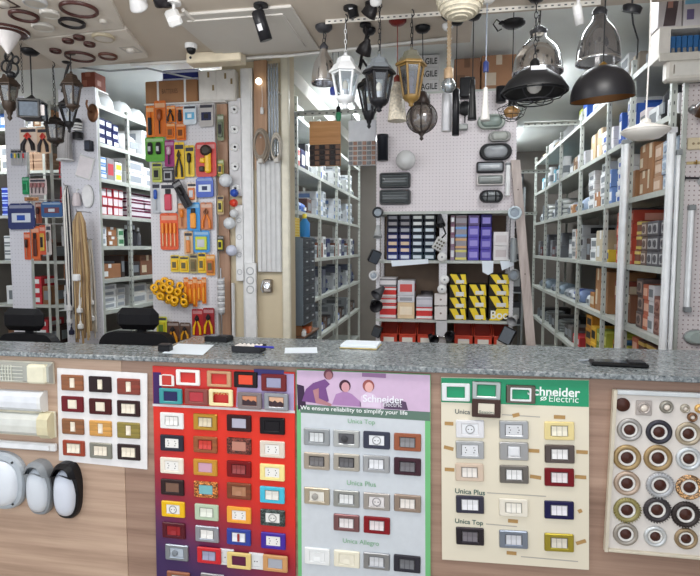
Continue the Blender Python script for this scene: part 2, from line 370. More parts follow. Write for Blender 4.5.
for rn, rr in (('top', top), ('lower', bot)):
    for i, (x, y, fc, fn, mc, mn, k, w_, h_) in enumerate(rr):
        kk = 'blank' if k == 'card' else k
        plate(x, y, fc, fn, mc or cr, mn, kk, f'{rn} collage row, {ORD[i]} from the left', 'plates on the red poster', 'm' if fn == 'silver' else 'p', y=YB_-(.002 if rn == 'top' else .0125), w=w_, h=h_)
WH = (238, 234, 228)
grid = [
 [((234, 232, 228), 'plain white', WH, 'white rockers', 'rock3', 'p'), ((206, 160, 72), 'gold', (214, 200, 170), 'cream rockers', 'rock3', 'm'), ((52, 22, 26), 'dark brown', (178, 174, 190), 'a lilac-grey insert', 'blank', 'p'), ((18, 14, 20), 'black', (20, 16, 22), 'a black insert', 'blank', 'p')],
 [((42, 42, 54), 'charcoal', WH, 'a white socket', 'socket', 'p'), ((150, 84, 46), 'copper brown', (206, 62, 52), 'red rockers', 'rock3', 'w'), ((84, 36, 28), 'burl wood', (190, 130, 112), 'a rosy insert', 'blank', 's'), ((222, 208, 192), 'stone white', WH, 'a white socket', 'socket', 'p')],
 [((236, 226, 210), 'ivory', WH, 'an ivory socket', 'socket', 'p'), ((196, 140, 46), 'ochre gold', (206, 158, 176), 'a pink insert', 'blank', 'p'), ((116, 18, 22), 'deep red', (150, 60, 60), 'narrow red keys', 'rock3', 'p'), ((244, 224, 150), 'pale yellow', WH, 'white sockets', 'socket', 'p')],
 [((46, 30, 32), 'black-brown', (120, 88, 72), 'a brown insert', 'blank', 'p'), ((158, 92, 40), 'orange marbled', (122, 180, 184), 'a pale teal insert', 'blank', 's'), ((122, 62, 36), 'brown wood', (176, 124, 92), 'a tan insert', 'rock1', 'w'), ((70, 186, 212), 'sky blue', (230, 226, 216), 'white keys', 'rock2', 'p')],
 [((236, 186, 20), 'bright yellow', WH, 'a white round socket', 'schuko', 'p'), ((184, 200, 172), 'sage green', (232, 234, 220), 'white rockers', 'rock2', 'p'), ((238, 164, 58), 'orange', WH, 'a white two-hole socket', 'socket', 'p'), ((48, 58, 56), 'black marbled', WH, 'a white round socket', 'schuko', 's')],
 [((84, 22, 34), 'wine red', (150, 26, 34), 'a red key', 'rock1', 'p'), ((186, 192, 204), 'silver grey', WH, 'a white rocker pair', 'rock2', 'm'), ((42, 62, 150), 'royal blue', (232, 232, 236), 'white and red keys', 'rock2', 'p'), ((64, 36, 150), 'violet', WH, 'a white socket', 'socket', 'p')],
 [((170, 178, 188), 'brushed silver', (178, 186, 196), 'a grey dial', 'dimmer', 'm'), ((206, 34, 44), 'bright red', (160, 160, 184), 'grey and purple keys', 'rock2', 'p'), ((228, 200, 126), 'sand yellow', (92, 34, 64), 'a plum insert', 'blank', 'p'), ((206, 152, 98), 'caramel', (170, 172, 180), 'a grey insert', 'blank', 'p')]]
gx = [(171.5, 205, 238.7, 272)]*3+[(172, 205.5, 238.7, 272)]+[(172.8, 206.3, 238.7, 272.4), (173.5, 206.8, 238.5, 273), (176.5, 208.7, 238.7, 275)]
gy = [(421, 422.3, 423.5, 426.3), (443.4, 445, 446.4, 449.7), (466, 467.8, 469.5, 472.8), (487.7, 490, 491.5, 495.4), (509.6, 512.7, 515.5, 518.2), (531, 534.5, 537.5, 541.4), (553, 556, 561.2, 564)]
for i in range(7):
    for j in range(4):
        fc, fn, mc, mn, k, fin = grid[i][j]
        p = plate(gx[i][j], gy[i][j], fc, fn, mc, mn, k, f'red poster row {NUM[i]}, column {NUM[j]}', 'plates on the red poster', fin, y=YB_-(.0135 if i == 6 and j in (1, 2, 3) else .0005))
        if (i, j) == (5, 2): MB().box(-.006, .006, -.0115, -.0092, -.019, .019, b=.001).build('rocker', M((150, 40, 40), .4), [c for c in p.children if c.name.startswith('module')][0])
for x, y, nm in ((227, 556.5, 'white switch plate half hidden between the red and sand yellow plates'), (256.5, 560.5, 'white switch plate half hidden between the sand yellow and caramel plates')):
    X, Z = W(x, y, YB_); t = thing('switch_plate', nm, 'switch plate', (X, YB_-.0005, Z), (0, 0, 0), 'plates on the red poster')
    loops([(rpoly(.075, .079, .005), 0), (rpoly(.075, .079, .005), -.006), (rpoly(.07, .074, .004), -.009), (rpoly(.046, .05, .003), -.009), (rpoly(.046, .05, .003), -.001)]).build('frame', WHITE, t)
    m_ = MB().box(-.022, .022, -.008, -.001, -.024, .024, b=.001).build('module', WHITE, t); MB().cyl(-.006, .0, .0078, .0086, .003, 8, X=FACE).cyl(.006, .0, .0078, .0086, .003, 8, X=FACE).build('socket_hole', DARK, m_)
for i, (x, y, fc, fn, mc, mn, fin) in enumerate([(178, 577, (150, 92, 64), 'copper', (222, 214, 206), 'pale rockers', 'w'), (212, 579, (176, 178, 182), 'silver', (218, 196, 206), 'pinkish rockers', 'm'), (253, 583, (168, 168, 172), 'steel grey', (200, 196, 204), 'grey rockers', 'm')]):
    plate(x, y+3, fc, fn, mc, mn, 'rock3', f'{ORD[i]} in the bottom row below the red poster grid', 'plates on the red poster', fin, y=YB_-.0005)
# ---- grey poster with the green border and pink picture
GREEN = (110, 184, 120)
gt, gx_, gz_ = board_quad('poster', 'grey poster with green edges and a pink picture of three women', 'poster', [(296.5, 369.5), (430.5, 374.5), (430.5, 622), (298.5, 612)], M(GREEN, .45, 0, .04, 4, 'poster_print'), .004, YB_)
gt.children[0].name = 'sheet'
patch(gt, 'display_field', [(301, 412), (425, 419), (425.5, 618), (302, 608)], (204, 208, 212), .0006)
patch(gt, 'printed_picture', [(297, 370), (430, 375), (430, 421), (300.5, 412.5), (297, 404)], (206, 178, 204), .0010)
pp = gt
patch(pp, 'printed_picture', [(362, 372.6), (386, 373.6), (386, 378), (362, 376.6)], (150, 110, 150), .0014)
patch(pp, 'printed_picture', [(299, 404), (430, 412), (430, 421), (300.5, 412.5)], (92, 118, 104), .0014)
patch(pp, 'printed_picture', [(297, 384), (304, 386), (306, 405), (298, 410)], (60, 40, 66), .0018)
def figure(sh, hc, hr, hair, skin, shirt):
    patch(pp, 'printed_figure', sh, shirt, .0020)
    a = onp(pp, *hc); k = hr*.00436
    MB().prism(epoly(k*1.22, k*1.3, 18, a[0], a[1]+k*.15), -.0024, -.002).build('printed_figure', M(hair, .5, 0, .03, 30, 'printed_ink'), pp)
    MB().prism(epoly(k*.85, k*1.05, 18, a[0]+k*.12, a[1]-k*.12), -.0028, -.0024).build('printed_figure', M(skin, .5, 0, .03, 30, 'printed_ink'), pp)
figure([(306, 389), (313, 383), (325, 379), (330, 384), (326, 388), (329, 401), (322, 404), (302, 401)], (328.5, 375), 4.2, (108, 60, 72), (170, 112, 118), (116, 70, 130))
figure([(336, 394), (345, 391), (352, 394), (361, 402), (361, 406.5), (332, 404.5)], (345, 386.5), 5, (70, 36, 52), (206, 150, 156), (168, 124, 172))
figure([(361, 396), (367, 392), (374, 394), (381, 402), (381, 408), (360, 406.6)], (368.5, 386.5), 5, (150, 80, 76), (222, 170, 164), (222, 200, 222))
patch(pp, 'printed_figure', [(313, 390), (319, 388), (319, 398), (332, 404), (331, 406), (316, 403)], (176, 122, 128), .0032)
patch(pp, 'printed_picture', [(384, 404), (396, 399), (406, 402), (408, 410), (384, 408.5)], (84, 60, 90), .0022)
def ptext(t, body, x, y, w_px, c, name='lettering', bold=0, d=.0035, tilt=None, h=None, slope=.047):
    a = onp(t, x, y); e = onp(t, x+w_px, y)
    ang = tilt if tilt is not None else 0
    return text(body, name, M(c, .5, 0, 0), t, (a[0], -d, a[1]), width=e[0]-a[0], height=h, rot=(PI/2, -ang, 0), bold=bold)
ptext(gt, 'Schneider', 363, 401.6, 40.5, (240, 238, 244), bold=.0015)
ptext(gt, 'Electric', 383, 406, 19, (232, 228, 236))
ptext(gt, 'We ensure reliability to simplify your life', 300.5, 410.5, 107, (240, 242, 240), bold=.001, h=.026)
ptext(gt, 'Unica Top', 348, 424.2, 27, (120, 172, 130)); ptext(gt, 'Unica Plus', 347, 484.5, 29, (120, 172, 130)); ptext(gt, 'Unica Allegro', 343, 543.6, 36, (120, 172, 130))
SV = (176, 180, 184); DK = (92, 92, 96)
gp = [
 [(316.5, 437.3, SV, 'silver', (210, 212, 212), 'pale grey rockers', 'rock3', 'm'), (346.3, 439, (200, 202, 202), 'bright silver', DK, 'a dark dial', 'dimmer', 'm'), (376.5, 440.6, (58, 60, 76), 'slate blue', (232, 232, 234), 'a white socket', 'schuko', 'p'), (407.4, 442.6, (150, 84, 56), 'copper orange', (134, 132, 134), 'grey rockers', 'rock3', 'p')],
 [(316.5, 461.5, (196, 184, 170), 'champagne', (112, 108, 108), 'dark grey rockers', 'rock3', 'm'), (346.3, 462.7, (198, 192, 182), 'light steel', (96, 94, 96), 'charcoal rockers', 'rock3', 'm'), (376.2, 464.3, (190, 192, 196), 'studded silver', (226, 226, 228), 'white rockers', 'rock3', 'm'), (407.4, 467, (62, 36, 46), 'dark plum', (112, 108, 112), 'grey rockers', 'rock3', 'p')],
 [(316.7, 496.5, (206, 194, 174), 'sand beige', (230, 224, 212), 'a cream dial', 'dimmer', 'm'), (346.3, 499.2, (178, 180, 178), 'cool grey', (222, 222, 220), 'white rockers', 'rock3', 'm'), (376.5, 502, (192, 186, 182), 'pearl grey', (224, 218, 216), 'a white socket', 'schuko', 'm'), (407.4, 503.8, (176, 158, 146), 'taupe', (228, 220, 212), 'cream rockers', 'rock3', 'm')],
 [(346.3, 523.3, (150, 110, 112), 'mauve', (226, 218, 216), 'white rockers', 'rock3', 'm'), (376.7, 525.8, (130, 20, 30), 'glossy dark red', (226, 214, 214), 'white rockers', 'rock3', 'p')],
 [(317, 556.8, (232, 232, 230), 'white', (236, 236, 234), 'a white keypad', 'rock1', 'p'), (346.6, 559.5, (234, 226, 204), 'cream', (236, 228, 208), 'a cream keypad', 'rock1', 'p'), (376.5, 561.8, (170, 172, 176), 'grey silver', (206, 206, 208), 'grey rockers', 'rock3', 'm'), (407, 564.4, (48, 46, 54), 'black', (110, 110, 114), 'dark rockers', 'rock3', 'p')]]
cols = {4: ['leftmost', 'second', 'third', 'rightmost'], 2: ['left', 'right']}
for i, rr in enumerate(gp):
    for j, (x, y, fc, fn, mc, mn, k, fin) in enumerate(rr):
        plate(x, y, fc, fn, mc, mn, k, f'{cols[len(rr)][j]} in row {NUM[i]} of the grey poster', 'plates on the grey poster', fin, y=YB_-.0008)
# ---- cream poster with the green banner, hung slightly askew
ct, cx_, cz_ = board_quad('poster', 'cream poster with a green lettered banner, right of the grey poster', 'poster', [(441, 377.3), (589, 379.8), (589, 570), (442, 559.5)], M((226, 216, 194), .5, 0, .02, 4, 'poster_print'), .004, YB_)
ct.children[0].name = 'sheet'
patch(ct, 'banner', [(441.2, 377.8), (588.8, 380.3), (588.8, 407), (441.2, 402)], (22, 146, 100), .0006)
tl = .035
ptext(ct, 'Schneider', 527.5, 395, 52.5, (240, 246, 242), bold=.002, d=.0012, tilt=-.0); ptext(ct, 'Electric', 549, 401.5, 29.5, (226, 240, 232), d=.0012)
MB().ring(epoly(.013, .008, 16), epoly(.008, .005, 16), -.0012, -.0008).box(-.016, .016, -.0014, -.001, -.0015, .0015, X=RY(-.7)).build('emblem', M((236, 244, 238), .5, 0, 0), ct, (*(lambda q: (q[0], 0, q[1]))(onp(ct, 543.5, 398.5)),))
GT = (58, 92, 84)
ptext(ct, 'Unica', 455, 413.5, 15, (80, 92, 92), d=.0012, bold=.001); ptext(ct, 'Unica Plus', 455, 493, 30, GT, d=.0012, bold=.0015); ptext(ct, 'Unica Top', 455, 524.2, 28, GT, d=.0012, bold=.0015)
for a, b_ in (((487, 492.2), (546, 495.8)), ((486, 523.4), (517, 526)), ((521, 556), (578, 561)), ((502, 414), (540, 416.5))):
    patch(ct, 'fine_print', [a, (b_[0], b_[1]), (b_[0], b_[1]+1), (a[0], a[1]+1)], (176, 168, 158), .0008)
cp = [
 [(470, 429.3, (222, 220, 222), 'white', (232, 232, 234), 'a white round socket', 'schuko', 'p'), (514, 430.2, (182, 184, 188), 'silver', (214, 214, 216), 'a socket and switches', 'socket', 'm'), (559.5, 431.2, (228, 208, 146), 'pale yellow', (236, 228, 206), 'cream rockers', 'rock3', 'p')],
 [(470, 450.3, (190, 192, 196), 'light grey', (222, 222, 224), 'a two-hole socket', 'socket', 'm'), (514, 451.6, (180, 180, 182), 'steel grey', (226, 226, 228), 'a white switch', 'square', 'm'), (559.8, 454.4, (104, 94, 92), 'grey-brown', (232, 228, 226), 'white rockers', 'rock3', 'm')],
 [(469.6, 472.6, (208, 186, 166), 'beige', (230, 222, 214), 'cream rockers', 'rock3', 'p'), (514.2, 474.8, (128, 124, 120), 'dark steel', (230, 228, 226), 'white rockers', 'rock3', 'm'), (559.5, 477.8, (112, 14, 26), 'deep red', (228, 218, 218), 'white rockers', 'rock3', 'p')],
 [(470, 505, (54, 52, 66), 'slate', (232, 230, 232), 'white rockers', 'wide', 'p'), (513.7, 508, (230, 222, 206), 'ivory', (238, 232, 220), 'ivory rockers', 'rock3', 'p'), (559.3, 510.6, (24, 22, 68), 'navy blue', (232, 228, 232), 'white rockers', 'rock3', 'p')],
 [(470, 536.8, (66, 62, 68), 'graphite', (112, 106, 112), 'dark grey rockers', 'rock3', 'm'), (513.7, 540, (148, 158, 176), 'steel blue', (206, 206, 210), 'silver rockers', 'rock3', 'm'), (559.3, 543.2, (184, 168, 72), 'gold', (214, 206, 190), 'grey rockers', 'rock3', 'm')]]
for i, rr in enumerate(cp):
    for j, (x, y, fc, fn, mc, mn, k, fin) in enumerate(rr):
        plate(x, y, fc, fn, mc, mn, k, f'row {NUM[i]} {["left", "middle", "right"][j]} on the cream poster', 'plates on the cream poster', fin, y=YB_-.0008, tilt=-tl)
plate(455.8, 392.5, (222, 224, 224), 'white', cr, 'green banner showing through', 'open', 'leftmost on the cream poster', 'frames on the green banner', 'p', y=YB_-.001, tilt=-.02)
plate(486.5, 390.8, (186, 192, 190), 'silver', cr, 'green banner showing through', 'open', 'above the brown frame', 'frames on the green banner', 'm', y=YB_-.001)
plate(486.3, 408.8, (66, 46, 42), 'dark brown', (222, 212, 194), 'cream insert', 'blank', 'under the silver frame on the banner', 'frames on the green banner', 'p', y=YB_-.0115)
t_ = [o for o in COL.objects if o.get('label', '').startswith('dark brown switch plate with cream insert')][0]
text('Season', 'lettering', M(GT, .5, 0, 0), t_, (-.03, -.0085, -.02), width=.06, height=.012)
plate(520.8, 394.5, (112, 104, 96), 'bronze', cr, 'green banner showing through', 'open', 'touching the large lettering', 'frames on the green banner', 'm', y=YB_-.001, tilt=-.01)
t_ = [o for o in COL.objects if o.get('label', '').startswith('bronze switch plate')][0]
loops([(rpoly(.086, .058, .004), -.0092), (rpoly(.086, .058, .004), -.0105), (rpoly(.072, .044, .003), -.0105), (rpoly(.072, .044, .003), -.003)]).build('inner_frame', WHITE, t_)['label'] = 'white inner frame'
TAPE = M((176, 138, 84), .6, 0, .08, 40, 'tape')
for i, (x, y, a, ln) in enumerate([(449, 423.5, 0, .9), (448.7, 448, .2, 1), (449.5, 469.5, 0, 1), (516, 415, -.3, .7), (559.5, 417, 0, 1.1), (534, 450.7, 0, 1.05), (582, 452, 0, 1.1), (535.5, 477, .1, 1.1), (580.5, 477, 0, 1.1), (513, 521, 0, 1), (580, 511, -.5, .4), (511.5, 553, 0, 1), (581, 542, -.4, 1)]):
    X, Z = onp(ct, x, y)
    MB().box(-.021*ln, .021*ln, -.0014, -.0008, -.008, .008, X=RY(a)).build('tape_strip', TAPE, ct, (X, 0, Z))
# ---- framed board of downlights
rb = thing('downlight_board', 'framed white board of round downlights at the right end of the counter', 'display board', (W(603.6, 550, YB_)[0], YB_-.001, W(606, 550, YB_)[1]))
P0 = W(608, 389, YB_); P1 = W(605, 550.5, YB_); zt = P0[1]-rb.location.z; x1 = 1.70-rb.location.x
MB().prism([(.012, .012), (x1, .012), (x1, zt-.016), (.027, zt-.016)], -.001, .008).build('panel', M((222, 214, 206), .5, 0, .02), rb)
MB().prism([(0, 0), (.013, 0), (.027, zt), (.013, zt)], -.016, .009).build('frame_strip', M((206, 196, 176), .5), rb); MB().box(.014, x1, -.016, .009, 0, .012, b=.003).build('frame_strip', M((206, 196, 176), .5), rb)
MB().box(.028, x1, -.016, .009, zt-.018, zt, b=.003).build('frame_strip', M((200, 204, 206), .4), rb)
BR = (70, 38, 30)
dl = [
 (622.6, 404.7, 7, 'cap', BR, 'plain dark brown disc', 'top row left of the downlight board'),
 (643.7, 407.8, 7.5, 'sq', (178, 168, 162), 'small square silver downlight', 'in the top row'),
 (666.5, 407, 6.6, 'small', (150, 146, 136), 'small round grey downlight', 'in the top row'),
 (685, 408.5, 4.6, 'small', (178, 170, 156), 'tiny silver downlight', 'top row, above the tiny brown one'),
 (692.3, 417.2, 4.8, 'small', (128, 92, 66), 'tiny brown downlight', 'below the tiny silver one'),
 (699.5, 408.7, 4.6, 'small', (214, 172, 104), 'tiny gold downlight', 'top row, right of the tiny silver one'),
 (629.5, 429.8, 12, 'ring', (168, 164, 160), 'silver ring downlight', 'below the plain brown disc'),
 (659, 432, 12.4, 'ring', (58, 56, 64), 'black ring downlight', 'between silver and champagne rings, second row'),
 (688.3, 433.8, 12, 'ring', (176, 162, 140), 'champagne ring downlight', 'below the tiny brown downlight'),
 (627, 457.7, 13.5, 'ring', (168, 142, 100), 'gold ring downlight', 'third row left of the downlight board'),
 (658, 458, 13.6, 'ring', (164, 138, 98), 'gold ring downlight', 'third row middle of the downlight board'),
 (688.7, 458.7, 12, 'ring', (206, 210, 212), 'clear silver ring downlight', 'third row, right of the gold rings'),
 (627, 483.3, 12.8, 'ring', (186, 164, 146), 'pinkish champagne ring downlight', 'fourth row left'),
 (660, 485.2, 13.2, 'knurl', (184, 184, 186), 'knurled silver ring downlight', 'fourth row middle'),
 (689.3, 487.3, 12.8, 'ringp', (150, 114, 76), 'brown patterned ring downlight', 'fourth row right'),
 (627, 510, 13, 'knurl', (158, 148, 98), 'olive gold ring downlight', 'fifth row left'),
 (657, 509.8, 13, 'knurl', (74, 68, 70), 'knurled black ring downlight', 'fifth row middle'),
 (685.6, 514.4, 13.4, 'knurl', (66, 58, 56), 'knurled black ring downlight', 'fifth row right'),
 (625.6, 534, 12.2, 'ring', (164, 156, 146), 'dull grey ring downlight', 'bottom row left'),
 (655.2, 536.4, 11, 'ring', (206, 208, 208), 'bright silver ring downlight', 'bottom row middle'),
 (686, 538.6, 11, 'ring', (156, 134, 104), 'bronze ring downlight', 'bottom row right')]
for x, y, r, k, c, n, wh in dl:
    X, Z = W(x, y, YB_-.004); R = r*.00412
    t = thing('recessed_downlight', f'{n}, {wh}', 'downlight', (X, YB_-.0026, Z), (0, 0, 0), 'downlights on the framed board')
    mm = M(c, .4, .55, .05, 40, 'ring_metal') if k != 'ringp' else finish(c, 's')
    core = M(BR, .35, 0, .1, 60)
    if k == 'cap': MB().lathe([(R, 0), (R, .004), (R*.9, .008), (0, .011)], 28, 0, FACE).build('cover', core, t); continue
    if k == 'sq': loops([(rpoly(2*R, 2*R, .004), 0), (rpoly(2*R, 2*R, .004), -.005), (rpoly(1.8*R, 1.8*R, .004), -.008), (epoly(.62*R, .62*R, 20), -.008), (epoly(.55*R, .55*R, 20), -.002)]).build('trim_ring', mm, t) if 0 else MB().box(-R, R, -.006, 0, -R, R, b=.003).build('trim_plate', mm, t)
    prof = [(R*.62, .001), (R*.7, .008), (R*.84, .010), (R*.96, .007), (R, .002), (R, 0)]
    if k == 'small' or k == 'sq': prof = [(R*.5, .004), (R*.58, .012), (R*.74, .013), (R*.82 if k == 'sq' else R*.95, .006), (R*.82 if k == 'sq' else R, 0)]
    b = MB().lathe(prof, 36, 0, FACE, cap=False)
    if k == 'knurl':
        for i in range(30): a = 2*PI*i/30; b.box(-.0012, .0012, -R*1.04, -R*.72, .003, .0112, X=FACE @ RZ(a))
    b.build('trim_ring', mm, t)
    if k in ('small', 'sq'): MB().ball(0, 0, .004, R*.5, 0, 14, FACE, sz=.6).build('lens', M((226, 214, 200), .2), t); continue
    MB().lathe([(R*.44, .002), (R*.5, .007), (R*.60, .007), (R*.63, .002)], 28, 0, FACE, cap=False).build('inner_ring', M((224, 220, 214), .3), t)
    MB().lathe([(R*.46, .001), (R*.4, .006), (0, .009)], 24, 0, FACE).build('lens', core, t)
# ---- battens and bulkheads at the left end
def batten(label, px1, y0l, y1l, y0r, y1r, kind, c):
    X1 = W(px1, (y0r+y1r)/2, YB_)[0]; a = W(px1, y0r, YB_)[1]; b = W(px1, y1r, YB_)[1]; L_ = 1.2; h = a-b; Zc = (a+b)/2
    sl = 0
    t = thing('batten_light', label, 'batten light', (X1-L_/2, YB_+.007, Zc), (0, sl, 0))
    d = min(h*.55, .06)
    if kind == 'louvre':
        MB().box(-L_/2, L_/2, -.014, 0, -h/2, h/2, b=.003).build('tray', M(c, .5), t)
        MB().prism([(-.014, -h/2+.006), (-.045, -h/2+.018), (-.045, h/2-.018), (-.014, h/2-.006)], -L_/2, L_/2, X=RZ(PI/2) @ T(0, 0, 0)).build('reflector', M((168, 168, 160), .4), t)
        b_ = MB()
        for i in range(60): x = -L_/2+.02+i*.0165; b_.box(x, x+.002, -.052, -.045, -h/2+.016, h/2-.016)
        for i in range(5): z = -h/2+.02+i*(h-.04)/4; b_.box(-L_/2+.02, L_/2-.14, -.054, -.05, z-.0012, z+.0012)
        b_.build('louvre', M((226, 226, 214), .3), t)
        MB().box(L_/2-.12, L_/2-.012, -.056, -.014, -h/2+.008, h/2-.008, b=.01).build('end_cap', M((228, 222, 196), .45), t)
    else:
        poly = [(0, -h/2), (-d*.5, -h/2), (-d*.95, -h*.3), (-d, 0), (-d*.95, h*.3), (-d*.5, h/2), (0, h/2)]
        if kind == 'dome':
            MB().prism([(y_*.96, z*.96) for y_, z in poly], -L_/2+.02, L_/2, X=RZ(PI/2)).build('cover', M(c, .3), t)
            MB().prism(poly, -.0, .0198, X=T(L_/2, 0, 0) @ RZ(PI/2)).build('end_cap', M((224, 224, 222), .4), t)
        elif kind == 'clear':
            MB().box(-L_/2, L_/2, -.012, 0, -h/2, h/2, b=.003).build('tray', M((222, 214, 190), .5), t)
            MB().prism([(y_*.9-.006, z*.8) for y_, z in poly], -L_/2+.066, L_/2, X=RZ(PI/2)).build('cover', M(c, .15), t)
            MB().prism([(y_-.004, z*.97) for y_, z in poly], 0, .06, X=T(L_/2-.006, 0, 0) @ RZ(PI/2)).build('end_cap', M((216, 206, 170), .45), t)
        else:
            MB().box(-L_/2, L_/2, -.022, 0, -h/2, h/2, b=.005).build('housing', M(c, .4), t)
            MB().box(-L_/2+.01, L_/2-.03, -.030, -.022, -h*.36, h*.36, b=.004).build('cover', M((236, 236, 236), .3), t)
    return t
RZ_ = RZ
batten('cream louvred batten light, topmost at the left end of the counter', 54, 360, 379, 362, 384, 'louvre', (214, 208, 190))
batten('white domed batten light under the louvred one', 47, 386, 406, 391, 411, 'dome', (224, 226, 230))
batten('cream batten light with a glossy cover, third from the top', 56, 411, 436, 411.5, 437.5, 'clear', (214, 214, 206))
batten('slim white strip light above the bulkhead lamps', 57, 441, 446, 443.5, 451, 'slim', (228, 226, 224))
def bulkhead(label, x0, y0, x1, y1, kind, rim, lens):
    X, Z, w_, h_ = rect(x0, y0, x1, y1, YB_-.02); t = thing('bulkhead_light', label, 'bulkhead light', (X, YB_+.0078, Z), (0, 0.03, 0), 'bulkhead lamps on the counter front')
    a, b = w_/2, h_/2; e = 2.6
    def sup(s_, cx=0, cz=0, a_=a, b_=b, n=36):
        return [(cx+s_*a_*math.copysign(abs(math.cos(q))**(2/e), math.cos(q)), cz+s_*b_*math.copysign(abs(math.sin(q))**(2/e), math.sin(q))) for q in [2*PI*i/n for i in range(n)]]
    bb = loops([(sup(1), 0), (sup(1), -.022), (sup(.95), -.036), (sup(.84, 0, -.04*b), -.04), (sup(.8, 0, -.04*b), -.036)])
    bb.add([(x, 0, z) for x, z in sup(1)], [tuple(range(36))]); bb.build('base', M(rim, .4), t)
    lo = [(sup(s_, 0, -.06*b), y_) for s_, y_ in ((.8, -.034), (.76, -.05), (.62, -.062), (.4, -.069), (.1, -.071))]
    lb = loops(lo); lb.add([(x, -.071, z) for x, z in sup(.1, 0, -.06*b)], [tuple(range(36))])
    lb.sm = [True]*len(lb.sm); lb.build('diffuser', M(lens, .28, 0, .01), t)
    if kind == 'hood':
        hd = loops([(sup(1.0), -.02), ([(x*1.0, max(z, .60*b-abs(x)*.2)) for x, z in sup(1.0)], -.05), ([(x*.8, max(z*.9, .66*b-abs(x)*.2)) for x, z in sup(1.0)], -.078), ([(x*.74, max(z*.86, .67*b-abs(x)*.2)) for x, z in sup(1.0)], -.074)])
        hd.build('hood', M(rim, .4), t)
    if kind == 'screw':
        for s_ in (1, -1): MB().cyl(a*.62, s_*b*.72, .036, .043, .006, 10, X=FACE).build('screw', DARK, t)
bulkhead('large pale grey oval bulkhead lamp cut off by the photo edge', -29, 452, 24.5, 509, 'screw', (176, 182, 188), (222, 226, 232))
bulkhead('grey hooded bulkhead lamp between the large pale one and the black one', 26.5, 460.5, 52, 515, 'hood', (140, 144, 148), (212, 216, 222))
bulkhead('black hooded bulkhead lamp with white diffuser under the white sample board', 53.5, 462, 79.5, 519, 'hood', (20, 20, 24), (212, 216, 226))
# ---- on the worktop
def sheet(label, pts, m, h, name, cat):
    P = [WZ(x, y, ZT+h) for x, y in pts]; cx = sum(p[0] for p in P)/4; cy = sum(p[1] for p in P)/4
    b = MB(); v = [(p[0]-cx, p[1]-cy, z) for z in (0, h) for p in P]
    b.add(v, [(0, 1, 2, 3), (4, 5, 6, 7), (0, 1, 5, 4), (1, 2, 6, 5), (2, 3, 7, 6), (3, 0, 4, 7)])
    return tag(b.build(name, m, None, (cx, cy, ZT+.0008)), label, cat)
PAPER = M((224, 232, 240), .7, 0, .01, 20, 'paper')
sheet('loose white paper on the worktop, in front of the black box', [(178, 343.7), (214, 345), (203, 355), (162, 353.2)], PAPER, .001, 'paper_sheet', 'paper')
sheet('small white paper on the worktop beside the black bead tray', [(285, 347.8), (317, 347.3), (317.5, 353), (284.5, 353.4)], PAPER, .001, 'paper_sheet', 'paper')
def obox(name, label, cat, x, y, w_, d_, h_, rot, m, b=.003):
    X, Y = WZ(x, y, ZT); t = thing(name, label, cat, (X, Y, ZT+.001), (0, 0, rot)); MB().box(-w_/2, w_/2, -d_/2, d_/2, 0, h_, b=b).build('body', m, t); return t
t = obox('notepad', 'thick white notepad with yellow backing on the worktop', 'notepad', 361, 346.5, .195, .16, .004, -.06, M((206, 184, 116), .7)); t.children[0].name = 'backing'
MB().box(-.096, .096, -.074, .079, .0042, .018, b=.002, X=RZ(.03)).build('paper_block', PAPER, t)
t = obox('bead_tray', 'black tray of white beads on the worktop', 'tray', 249, 351.5, .15, .085, .006, -.03, DARK); t.children[0].name = 'base'
MB().box(-.075, .075, -.042, -.036, .006, .032).box(-.075, .075, .036, .042, .006, .032).box(-.075, -.069, -.036, .036, .006, .032).box(.069, .075, -.036, .036, .006, .032).build('rim', DARK, t)
b = MB()
for i in range(6):
    for j in range(3): b.ball(-.057+i*.0225, -.024+j*.024, .024, .0115, 0, 10)
b.build('white_bead', M((222, 214, 208), .4), t)
X, Y = WZ(264, 347.3, ZT+.038); t = thing('pen', 'blue pen lying on the corner of the bead tray', 'pen', (X, Y, ZT+.04), (0, 0, -.15)); MB().tube([(-.05, 0, 0), (.03, 0, 0)], .005).build('barrel', M((44, 48, 150), .4), t); MB().tube([(.03, 0, 0), (.034, 0, 0), (.052, 0, 0)], [.0058, .0058, .005]).build('pen_cap', M((40, 40, 160), .4), t)
t = obox('card_terminal', 'black card terminal on the worktop near the pillar', 'terminal', 219, 341, .14, .08, .028, -.1, BLACK); MB().box(-.06, .0, -.03, .03, .0282, .031).build('screen', M((70, 76, 84), .2), t); MB().box(.01, .06, -.03, .03, .0282, .032, b=.002).build('keypad', DARK, t)
t = obox('stamp_box', 'small black box on the worktop corner behind the loose paper', 'box', 165.5, 351, .06, .05, .026, .1, BLACK); MB().box(-.031, .031, -.026, .026, .0262, .036, b=.004).build('lid', M((30, 30, 34), .4), t)
t = obox('mobile_phone', 'black handheld phone lying at the right end of the worktop', 'phone', 618, 365.5, .23, .085, .018, -.07, M((16, 16, 18), .3), .006); MB().box(-.10, .03, -.032, .032, .0182, .0195).build('screen', M((60, 66, 74), .12), t); MB().box(.04, .105, -.034, .034, .0182, .023, b=.003).build('keypad', M((34, 34, 38), .5), t)
X, Y = WZ(588, 360, ZT+.006); t = thing('pen', 'pale pen beside the black phone', 'pen', (X, Y, ZT+.006), (0, 0, .5)); MB().tube([(-.05, 0, 0), (.04, 0, 0)], .004).build('barrel', M((170, 176, 186), .4), t); MB().tube([(.04, 0, 0), (.052, 0, 0)], [.004, .0015]).build('pen_tip', DARK, t)
